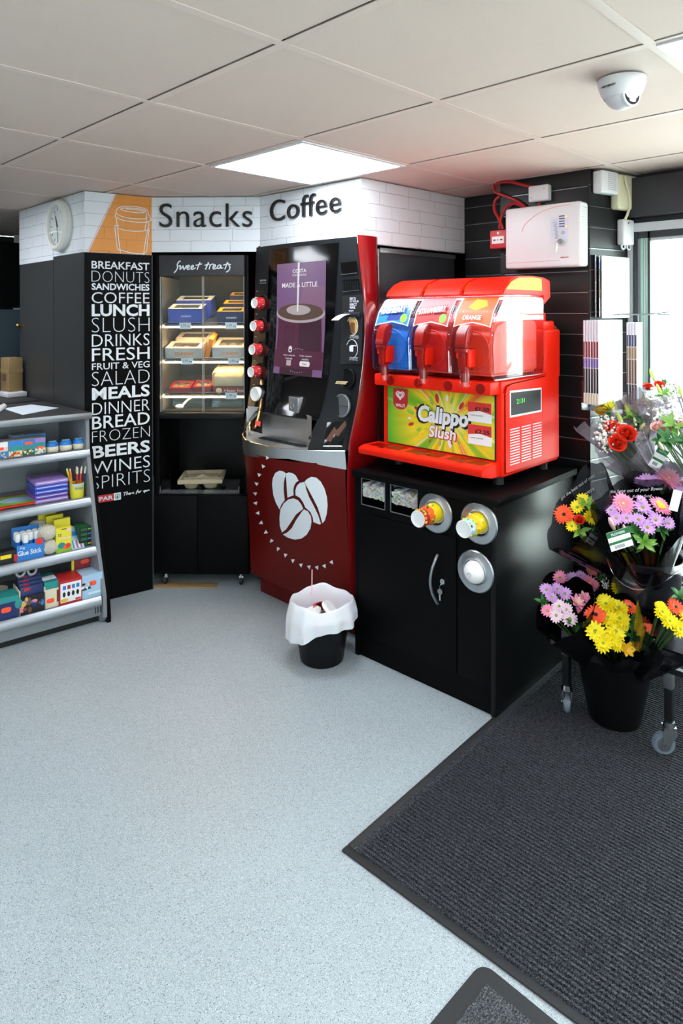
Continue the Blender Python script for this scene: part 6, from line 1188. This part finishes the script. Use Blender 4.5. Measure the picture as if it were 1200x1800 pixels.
# ================================================================== FLOWERS
FM = {}
def petals(b, n, r0, r1, w, z0, z1, m, tw=0, cup=0):
    for k in range(n):
        T = MX.Rotation(2*pi*k/n+tw+.08*sin(k*7.3), 4, 'Z'); s = 1+.06*sin(k*5.1)
        def fn(u, v): x = r0+(r1*s-r0)*u; h = w*sin(pi*min(.96, u*.9+.07))**.7; return V((x, h*(2*v-1), z0+(z1-z0)*u+cup*(2*v-1)**2*w-.10*max(0, u-.75)))
        b.grid(fn, 4, 2, m, T=T)
def head(kind, m, m2=None):
    key = (kind, m, m2)
    if key in FM: return FM[key]
    b = B()
    if kind == 'gerbera': petals(b, 20, .18, 1, .125, .0, .12, m, 0, .3); petals(b, 18, .16, .82, .11, .05, .24, m, .17, .3); petals(b, 16, .12, .5, .07, .1, .28, m2 if m2 != 'eye_dark' else m, .1); b.ell((0, 0, .10), (.2, .2, .1), m2 or 'eye_dark', 12, 8); b.ell((0, 0, .15), (.11, .11, .08), 'eye_dark' if m2 == 'eye_dark' else 'eye_pale', 10, 6)
    elif kind == 'daisy': petals(b, 14, .15, 1, .17, .0, .2, m, 0, .35); petals(b, 11, .15, .8, .15, .06, .3, m, .2, .35); b.ell((0, 0, .12), (.2, .2, .12), m2 or 'eye_green', 12, 8)
    elif kind == 'mum': petals(b, 16, .1, 1, .16, -.05, .15, m, 0, .4); petals(b, 15, .1, .84, .15, .05, .38, m, .2, .4); petals(b, 12, .05, .55, .13, .1, .5, m, .1, .4); b.ell((0, 0, .18), (.16, .16, .12), m2 or 'eye_green', 10, 6)
    elif kind == 'rose':
        for ring, (n, R0, hgt, op) in enumerate(((5, .80, .72, .26), (5, .64, .88, .08), (4, .48, .97, -.06), (4, .32, 1.04, -.10))):
            for k in range(n):
                T = MX.Rotation(2*pi*(k+.37*ring)/n, 4, 'Z') @ MX.Translation((0, 0, .03*(k % 2)))
                def fn(u, v): an = (v-.5)*2*pi/n*1.35; rr = R0*(.3+.7*u**.5)*(1-.10*v)+op*u**3; return V((rr*cos(an), rr*sin(an), -.42+hgt*u-.2*u*(2*v-1)**2))
                b.grid(fn, 6, 8, m, T=T)
        b.ell((0, 0, .25), (.15, .15, .36), m, 10, 8)
    elif kind == 'bud': b.lathe([(0, -.9), (.16, -.75), (.26, -.2), (.27, .2), (.19, .65), (.07, .95), (0, 1)], m, 12); 
    elif kind == 'tulip': b.lathe([(0, -.7), (.35, -.55), (.55, -.1), (.52, .35), (.36, .75), (.2, .85)], m, 12); petals(b, 5, .1, .6, .2, -.5, .9, m)
    elif kind == 'gyp':
        rnd = random.Random(m2 or 1)
        for k in range(46):
            p = V((rnd.gauss(0, .5), rnd.gauss(0, .5), rnd.gauss(0, .25))); r = rnd.uniform(.09, .17); b.ell(p, r, m, 7, 5)
            if k % 3 == 0: b.tube([p, (0, 0, -.9)], .012, 'leaf_light', 4)
    elif kind == 'alstro': petals(b, 6, .05, 1, .3, -.1, .45, m, 0, .3); petals(b, 6, .05, .7, .2, 0, .6, m2 or m, .5, .3)
    elif kind == 'leafs':
        rnd = random.Random(3)
        for k in range(7):
            T = MX.Rotation(2*pi*k/7+rnd.random(), 4, 'Z') @ MX.Rotation(-rnd.uniform(.1, .8), 4, 'Y')
            b.grid(lambda u, v: V((1.1*u, .2*sin(pi*min(1, u*.95+.03))*(2*v-1), .16*sin(pi*u)+.06*(2*v-1)**2)), 6, 2, m, T=T)
    me = b.build('flower_head', sharp=60); data = me.data; bpy.data.objects.remove(me); FM[key] = data; return data
NAME = dict(gerbera='gerbera', daisy='daisy', mum='chrysanthemum', rose='rose', bud='lily_bud', tulip='tulip', gyp='gypsophila', alstro='alstroemeria', leafs='leaf_spray')
FWD = V((-.702, .712, 0)); CAMR = V((.712, .702, 0))
def bouquet(label, y0, tie, rim, R, wrapm, flowers, back=.35, open_=.25, cards=(), words=(), seed=1, group='wrapped bouquets on the trolley', stems=True):
    """tie = point where the stems meet, rim = centre of the mouth; flowers are (kind, colour, eye, u, v, radius in px, depth shift)"""
    tie, rim = V(tie), V(rim); ax = (rim-tie); Ln = ax.length; ax.normalize(); rnd = random.Random(seed)
    t = thing('flower_bouquet', label, 'bouquet', tie, 0, group); Ti = MX.Translation(-tie)
    e1 = ax.cross(V((0, 0, 1))); e1 = (e1 if e1.length > .1 else V((1, 0, 0))).normalized(); e2 = ax.cross(e1).normalized()
    if e2.dot(FWD) < 0: e2 = -e2
    ph = rnd.random()*6
    def wr(u, v):
        an = 2*pi*u; bk = max(0, sin(an)); frn = max(0, -sin(an)); k = v*(1+back*bk**1.5-open_*frn)
        r = .022+(R-.022)*(k**.85)*(1+.045*sin(5*an+ph)+.03*sin(9*an+2*ph)*k)
        return tie+ax*(Ln*k)+(e1*cos(an)+e2*sin(an))*r+V((0, 0, .01*sin(7*an+ph)*k))
    b = B(); b.grid(wr, 44, 14, wrapm, cu=True); b.build('wrapping', t, 'translucent wrapping', world=True)
    c = rim+ax*.0; d0 = (c-V((0, 0, EYE)))
    nrm = (-FWD*.75+V((0, 0, 1))*.5+ax*.2).normalized()
    hb = B()
    for f in flowers:
        kind, m, m2, u, v, rp = f[:6]; dsh = f[6] if len(f) > 6 else 0
        d = ray(u, v); P = V((0, 0, EYE))+d*(nrm.dot(c+nrm*dsh-V((0, 0, EYE)))/nrm.dot(d)); D_ = (P-V((0, 0, EYE))).dot(FWD); r = rp*D_/FPX
        o_ = bpy.data.objects.new(NAME[kind], head(kind, m, m2)); COL.objects.link(o_); o_.parent = t
        fd = (nrm+(P-c)/R*.45+V((rnd.uniform(-.2, .2), rnd.uniform(-.2, .2), rnd.uniform(-.1, .2)))).normalized()
        if kind in ('bud',): fd = (ax+(P-c)/R*.6+V((0, 0, .4))).normalized()
        q = fd.to_track_quat('Z', 'Y').to_matrix().to_4x4() @ MX.Rotation(rnd.random()*6, 4, 'Z')
        o_.matrix_basis = MX.Translation(P-tie) @ q @ MX.Scale(r, 4); 
        if kind == 'gyp': o_['kind'] = 'stuff'
        if kind not in ('leafs',): hb.tube([P-fd*r*.1, P-fd*r*.8-ax*.02, tie+ax*.05+(P-c)*.08], .0028, 'stem', 5, smooth=3)
    if flowers and stems: hb.build('stems', t, 'green stems', world=True)
    for (u, v, w, h, rot, m) in cards:
        d = ray(u, v); P = V((0, 0, EYE))+d*(nrm.dot(c+nrm*.06-V((0, 0, EYE)))/nrm.dot(d)); xx = CAMR*cos(rot)+V((0, 0, 1))*sin(rot); yy = V((0, 0, 1))*cos(rot)-CAMR*sin(rot); T = frame(P, xx, yy)
        b = B(); b.box(-w/2, w/2, -h/2, h/2, -.001, 0, 'white', T=T)
        if m: b.box(-w/2, w/2, h*.2, h/2, 0, .0006, m, T=T); b.box(-w/2, w/2, -h*.18, -h*.05, 0, .0006, m, T=T)
        cd = b.build('care_card', t, 'white and green care card' if m else 'white card', world=True)
        if m: b = B(); b.text('FLOWERS', 'letter_white', T @ MX.Translation((0, h*.34, .001)), w=w*.6, off=.02, depth=.0004); b.build('lettering', cd, world=True); b = B(); [b.box(-w*.3+k*w*.05, -w*.28+k*w*.05, -h*.42, -h*.26, 0, .0006, 'print_black', T=T) for k in range(9)]; b.build('bar_print', cd, world=True)
    for (txt, u, v, wpx, rot) in words:
        d = ray(u, v); P = V((0, 0, EYE))+d*(nrm.dot(c-nrm*.02-V((0, 0, EYE)))/nrm.dot(d)); D_ = (P-V((0, 0, EYE))).dot(FWD); xx = CAMR*cos(rot)+V((0, 0, 1))*sin(rot); yy = V((0, 0, 1))*cos(rot)-CAMR*sin(rot)
        b = B(); b.text(txt, 'box_grey', frame(P, xx, yy), w=wpx*D_/FPX, shear=.3, off=-.005, depth=.0006); b.build('lettering', t, 'white handwritten print on the wrapping', world=True)
    return t
# trolley and buckets
t = thing('flower_trolley', 'black tiered flower trolley on castors beside the slush cabinet', 'trolley', (-.96, 2.6, 0))
LEG = ((-1.128, 2.305), (-.785, 2.335), (-1.128, 2.95), (-.60, 2.95))
for i, (x, y) in enumerate(LEG):
    zt = .32 if i < 2 else .62
    b = B(); b.box(x-.0125, x+.0125, y-.0125, y+.0125, .115, zt, 'black_plastic', .002); lg_ = b.build('leg', t, world=True)
    b = B(); b.box(x-.0135, x+.0135, y-.0135, y+.0135, .228, zt-.005, 'grey_metal', .001); b.build('upper_sleeve', lg_, 'grey upper sleeve', world=True)
    dv = V((.5, -.86, 0)) if i != 1 else V((.8, .55, 0)); dv.normalize(); sd = V((-dv.y, dv.x, 0))
    b = B(); b.cyl((x, y, .1), (x, y, .118), .02, .017, 'chrome', 16)
    fx = V((x, y, 0))-dv*.018
    for s in (-1, 1): b.prism([(-.018, .1), (.02, .1), (.022, .08), (-.022+.01, .03), (-.03+.004, .03)], -.001, .001, 'grey_metal', T=frame(V((x, y, 0))+sd*s*.015, dv, (0, 0, 1)))
    b.box(-.02, .02, -.016, .016, .098, .102, 'chrome', T=MX.Translation((x, y, 0)) @ MX.Rotation(math.atan2(dv.y, dv.x), 4, 'Z')); ca = b.build('castor', t, 'chrome castor fork', world=True)
    c = V((x, y, .044))-dv*.018; b = B(); b.cyl(c-sd*.011, c+sd*.011, .036, .036, 'castor_grey', 28, bev=.005); b.cyl(c-sd*.0125, c+sd*.0125, .022, .022, 'grey_metal', 20); b.cyl(c-sd*.017, c+sd*.017, .005, .005, 'chrome', 10); b.build('wheel', ca, 'grey rubber wheel', world=True)
for z, x0, x1, y0, y1 in ((.31, -1.14, -.60, 2.305, 2.68), (.60, -1.14, -.60, 2.68, 2.96)):
    b = B(); b.box(x0, x1, y0, y0+.02, z-.02, z, 'black_plastic'); b.box(x0, x1, y1-.02, y1, z-.02, z, 'black_plastic'); b.box(x0, x0+.02, y0, y1, z-.02, z, 'black_plastic'); b.box(x1-.02, x1, y0, y1, z-.02, z, 'black_plastic')
    if z > .4: b.box(x0+.02, x1-.02, y0+.02, y1-.02, z-.006, z, 'black_plastic')
    else: b.box(x0+.02, x1-.02, y0+.12, y1-.02, z-.006, z, 'black_plastic')
    b.build('tier', t, world=True)
def bucket(nm, lab, x, y, z, r0, r1, h, m, handle=False):
    t = thing(nm, lab, 'bucket', (x, y, z)); b = B(); b.lathe([(0, 0), (r0*.97, 0), (r0, .006), (r1*.985, h-.03), (r1*.99, h-.028), (r1*1.02, h-.026), (r1*1.02, h-.004), (r1*1.01, h), (r1*.97, h), (r0*.95, .01), (0, .009)], m, 44); b.build('bucket_body', t)
    if handle: b = B(); b.tube([V((r1*1.03*cos(q), r1*1.03*sin(q), h-.012-.075*sin(q*1.0+.0)**2*(1 if sin(q) < 0 else 0))) for q in [pi+pi*k/16 for k in range(17)]], .003, 'chrome', 8); b.build('handle', t, 'wire handle')
    return t
bucket('flower_bucket', 'tall black plastic flower bucket standing on the mat between the trolley legs', -.995, 2.405, .0101, .088, .138, .272, 'bucket_black')
bucket('flower_bucket', 'silver metal flower bucket with a wire handle on the middle tier', -.925, 2.515, .311, .095, .125, .275, 'grey_metal', True)
bucket('flower_bucket', 'silver metal flower bucket on the top tier nearest the column', -1.0, 2.83, .601, .085, .11, .25, 'grey_metal')
bucket('flower_bucket', 'black plastic flower bucket on the top tier nearest the window', -.74, 2.82, .601, .085, .11, .25, 'bucket_black')
def P3(u, v, y): return ony(u, v, y)
WD = 'wrap_dark'; WK = 'wrap_black'; WC = 'wrap_clear'
TA = V((-1.0, 2.40, .17)); TS = V((-.925, 2.515, .46)); TT = V((-1.0, 2.83, .75)); TU = V((-.74, 2.82, .75))
gb, dy, mu = 'gerbera', 'daisy', 'mum'
# lower tier
bouquet('lilac and pink daisy bouquet in black wrap overhanging the left of the trolley', 2.22, TA+V((-.02, -.01, 0)), P3(988, 1068, 2.24), 0.125, WK,
        [(dy, 'petal_lilac', None, 960, 1037, 12), (dy, 'petal_lilac', None, 979, 1036, 12), (dy, 'petal_lilac', None, 992, 1044, 13), (dy, 'petal_pale', None, 982, 1066, 13), (dy, 'petal_pale', None, 977, 1082, 13), (dy, 'petal_pale', None, 1001, 1088, 14), (dy, 'petal_lilac', None, 969, 1050, 11), (dy, 'petal_pale', None, 995, 1072, 12), (dy, 'petal_pink', None, 962, 1074, 12), ('alstro', 'petal_pink', 'petal_blush', 1014, 1060, 14), ('alstro', 'petal_blush', 'petal_pink', 1026, 1052, 12), (gb, 'petal_pink', 'petal_rose', 1022, 1073, 11), ('leafs', 'leaf', None, 1012, 1095, 22, -.02), ('leafs', 'leaf', None, 955, 1060, 16, -.03), ('leafs', 'leaf', None, 985, 1056, 24, -.04)], 0.04, 0.12, seed=2)
bouquet('pink bouquet with a salmon rose tucked behind the lilac daisies', 2.42, TA+V((-.01, .06, .03)), P3(1022, 1026, 2.40), 0.11, WK,
        [(dy, 'petal_pink', None, 984, 1016, 13), (dy, 'petal_lilac', None, 1006, 1018, 13), (gb, 'petal_pink', 'petal_rose', 1036, 1026, 17), (dy, 'petal_rose', None, 1038, 1004, 11), ('rose', 'petal_rose', None, 1063, 1003, 14), (dy, 'petal_lilac', None, 1020, 1012, 10), ('leafs', 'leaf', None, 1052, 1020, 16, -.02), ('gyp', 'petal_white', 3, 1064, 1026, 12)], 0.2, 0.05, seed=3)
bouquet('yellow chrysanthemum bouquet with orange gerberas leaning out of the black bucket', 2.3, TA+V((.02, -.02, .01)), P3(1086, 1098, 2.27), 0.125, WK,
        [(mu, 'petal_yellow', None, 1065, 1063, 19), (mu, 'petal_yellow', None, 1086, 1069, 17), (mu, 'petal_yellow', None, 1088, 1088, 19), (mu, 'petal_yellow', None, 1068, 1086, 17), (dy, 'petal_yellow', None, 1046, 1110, 18), (dy, 'petal_yellow', None, 1081, 1111, 19), (mu, 'petal_yellow', None, 1060, 1131, 17), (mu, 'petal_yellow', None, 1074, 1124, 16), (dy, 'petal_yellow', None, 1054, 1121, 14), (mu, 'petal_yellow', None, 1083, 1133, 13), (mu, 'petal_yellow', None, 1094, 1100, 12), (gb, 'petal_orange', 'eye_dark', 1047, 1081, 19), (gb, 'petal_orange', 'eye_dark', 1131, 1104, 20), (gb, 'petal_orange', 'eye_dark', 1106, 1068, 16, -.02), ('alstro', 'petal_gold', 'petal_gold', 1101, 1141, 13), ('alstro', 'petal_gold', 'petal_gold', 1112, 1136, 10), ('leafs', 'leaf', None, 1108, 1095, 22, -.02), ('leafs', 'leaf', None, 1128, 1130, 22, -.01), ('leafs', 'leaf', None, 1068, 1100, 26, -.04), ('leafs', 'leaf', None, 1108, 1120, 18, -.01)], 0.02, 0.16, seed=4)
bouquet('yellow and orange bouquet standing behind the big yellow chrysanthemums', 2.5, TA+V((.05, .06, .03)), P3(1118, 1052, 2.46), 0.115, WK,
        [(mu, 'petal_yellow', None, 1086, 1035, 14), (mu, 'petal_yellow', None, 1112, 1035, 15), (dy, 'petal_yellow', None, 1133, 1063, 14), (gb, 'petal_orange', 'eye_dark', 1153, 1040, 17), (mu, 'petal_yellow', None, 1098, 1046, 10), ('leafs', 'leaf', None, 1105, 1052, 22), ('leafs', 'leaf_light', None, 1130, 1046, 22), ('leafs', 'leaf', None, 1094, 1034, 18)], 0.15, 0.05, words=(('of your flowers', 1108, 1010, 56, -.12),), seed=5)
bouquet('yellow and orange bouquet in grey wrap at the right edge of the trolley', 2.2, TA+V((.1, -.03, .04)), P3(1186, 1090, 2.24), 0.11, WD,
        [(mu, 'petal_yellow', None, 1163, 1076, 15), (mu, 'petal_yellow', None, 1176, 1092, 16), (mu, 'petal_yellow', None, 1194, 1106, 16), (mu, 'petal_yellow', None, 1160, 1066, 10), (gb, 'petal_orange', 'eye_dark', 1187, 1068, 17), (mu, 'petal_yellow', None, 1205, 1090, 16), (dy, 'petal_orange', None, 1198, 1078, 12), ('leafs', 'leaf', None, 1192, 1050, 18)], 0.2, 0.12, seed=6)
# middle tier, silver bucket
bouquet('orange gerbera and yellow daisy bouquet in dark clear wrap leaning over the slush cabinet', 2.36, TS+V((-.02, -.01, .02)), P3(1012, 902, 2.34), 0.165, WD,
        [(gb, 'petal_orange', 'eye_dark', 991, 905, 18, .01), (dy, 'petal_yellow', None, 1014, 892, 13), (dy, 'petal_yellow', None, 1024, 878, 12), (mu, 'petal_yellow', None, 1038, 909, 14), (dy, 'petal_yellow', None, 1004, 925, 11), ('rose', 'petal_red', None, 1018, 914, 9, .01), ('bud', 'petal_rose', None, 1044, 886, 9), ('leafs', 'leaf_light', None, 1030, 888, 18), ('leafs', 'leaf', None, 1022, 900, 24, -.03), ('leafs', 'leaf_light', None, 1018, 935, 20, -.02), ('leafs', 'leaf', None, 1048, 925, 20, -.03)], 0.22, 0.1, cards=((1042, 945, .03, .05, -.6, 'print_green'),), words=(('get the best out of your', 1015, 856, 74, .62), ('flowers', 1030, 866, 32, .55)), seed=7)
bouquet('pink gerbera and lilac daisy bouquet in dark clear wrap in front of the silver bucket', 2.34, TS+V((.03, -.02, .0)), P3(1124, 905, 2.33), 0.155, WD,
        [(gb, 'petal_pink', 'petal_rose', 1094, 886, 21), (gb, 'petal_pink', 'petal_gold', 1159, 890, 20), (dy, 'petal_lilac', None, 1129, 892, 16), (dy, 'petal_lilac', None, 1083, 911, 13), (dy, 'petal_lilac', None, 1101, 911, 13), (dy, 'petal_lilac', None, 1122, 914, 13), (dy, 'petal_lilac', None, 1151, 914, 16), (dy, 'petal_lilac', None, 1137, 927, 15), (dy, 'petal_lilac', None, 1174, 920, 12), (dy, 'petal_lilac', None, 1073, 897, 11), (dy, 'petal_lilac', None, 1126, 879, 10), ('bud', 'petal_blush', None, 1075, 921, 16), ('bud', 'petal_blush', None, 1097, 928, 9), ('leafs', 'leaf', None, 1112, 900, 20, -.02), ('leafs', 'leaf', None, 1120, 935, 24, -.03), ('leafs', 'leaf_light', None, 1130, 955, 22, -.02), ('leafs', 'leaf', None, 1160, 930, 20, -.03)], 0.07, 0.08, cards=((1089, 948, .075, .062, .3, 'print_green'), (1187, 880, .03, .07, -.25, None)), words=(('the best out of your flowers', 1120, 862, 98, .06), ('flower food', 1128, 872, 34, .05)), seed=8)
bouquet('pink gerbera bouquet showing over the back of the dark clear wraps', 2.6, TS+V((.08, .08, .03)), P3(1165, 850, 2.58), 0.13, WD,
        [(gb, 'petal_pink', 'petal_rose', 1174, 842, 23), (dy, 'petal_lilac', None, 1136, 846, 15), (dy, 'petal_lilac', None, 1124, 849, 11), (dy, 'petal_lilac', None, 1149, 846, 12), (dy, 'petal_lilac', None, 1197, 866, 14), ('leafs', 'leaf', None, 1160, 858, 20, -.02)], 0.1, 0.05, seed=9)
# top tier
bouquet('red rose and white gypsophila bouquet with lily buds in clear wrap on the top tier', 2.62, TT+V((.06, -.05, -.0)), P3(1094, 766, 2.62), 0.14, WC,
        [('rose', 'petal_red', None, 1101, 763, 17, .02), ('rose', 'petal_red', None, 1084, 779, 16, .01), ('rose', 'petal_red', None, 1075, 751, 13), ('gyp', 'petal_white', 1, 1066, 764, 20), ('gyp', 'petal_white', 2, 1069, 741, 14), ('gyp', 'petal_white', 3, 1091, 751, 14), ('gyp', 'petal_white', 4, 1124, 771, 14), ('gyp', 'petal_white', 5, 1066, 780, 13), ('bud', 'bud', None, 1104, 724, 18, -.02), ('bud', 'bud', None, 1090, 738, 15), ('bud', 'bud_cream', None, 1116, 742, 9), ('tulip', 'bud_cream', None, 1130, 752, 11), ('tulip', 'bud_cream', None, 1138, 758, 9), ('leafs', 'leaf', None, 1120, 748, 20, -.02), ('leafs', 'leaf', None, 1112, 775, 20, -.02), ('leafs', 'leaf_light', None, 1108, 735, 16, -.02)], 0.3, 0.1, cards=((1158, 805, .045, .075, -.5, 'print_green'),), seed=10)
bouquet('yellow chrysanthemum bouquet in clear wrap peeping out behind the red roses', 2.74, TT+V((-.0, .0, .03)), P3(1066, 738, 2.76), 0.12, WC,
        [(mu, 'petal_gold', None, 1055, 724, 13), (mu, 'petal_yellow', None, 1069, 716, 14), ('bud', 'bud', None, 1080, 714, 12), (mu, 'petal_gold', None, 1060, 714, 10), ('leafs', 'leaf', None, 1068, 735, 18)], 0.15, 0.1, seed=11)
bouquet('pale pink rose and lily bud bouquet at the right of the top tier', 2.58, TU+V((-.06, -.06, .0)), P3(1176, 768, 2.58), 0.13, WC,
        [('rose', 'petal_blush', None, 1168, 751, 14), ('rose', 'petal_blush', None, 1154, 752, 11), ('rose', 'petal_blush', None, 1196, 747, 12), ('bud', 'bud_cream', None, 1165, 765, 10), ('bud', 'bud_cream', None, 1162, 785, 12, .03), ('bud', 'bud', None, 1186, 768, 9), ('gyp', 'petal_white', 6, 1160, 731, 18), ('gyp', 'petal_white', 7, 1182, 730, 20), ('gyp', 'petal_white', 8, 1195, 735, 16), ('leafs', 'leaf_light', None, 1182, 752, 26), ('leafs', 'leaf', None, 1172, 775, 24, .01), ('leafs', 'leaf', None, 1190, 778, 20, .01), ('leafs', 'leaf', None, 1158, 775, 16)], 0.2, 0.1, seed=12)
bouquet('red carnation and white gypsophila bouquet with green buds furthest back by the window', 2.8, TU+V((-.05, .0, .03)), P3(1162, 696, 2.82), 0.14, WC,
        [('rose', 'petal_red', None, 1138, 681, 10), ('rose', 'petal_red', None, 1158, 677, 9), ('bud', 'bud', None, 1158, 686, 12, .02), ('bud', 'bud', None, 1146, 659, 12), ('bud', 'bud', None, 1195, 690, 12), ('gyp', 'petal_white', 9, 1176, 688, 18), ('gyp', 'petal_white', 10, 1145, 704, 18), ('gyp', 'petal_white', 11, 1162, 707, 16), ('gyp', 'petal_white', 12, 1190, 672, 16), ('rose', 'petal_blush', None, 1119, 708, 10), ('tulip', 'bud_cream', None, 1131, 703, 9), ('leafs', 'leaf', None, 1168, 684, 18, -.02), ('leafs', 'leaf_light', None, 1165, 697, 16)], 0.2, 0.1, seed=13)
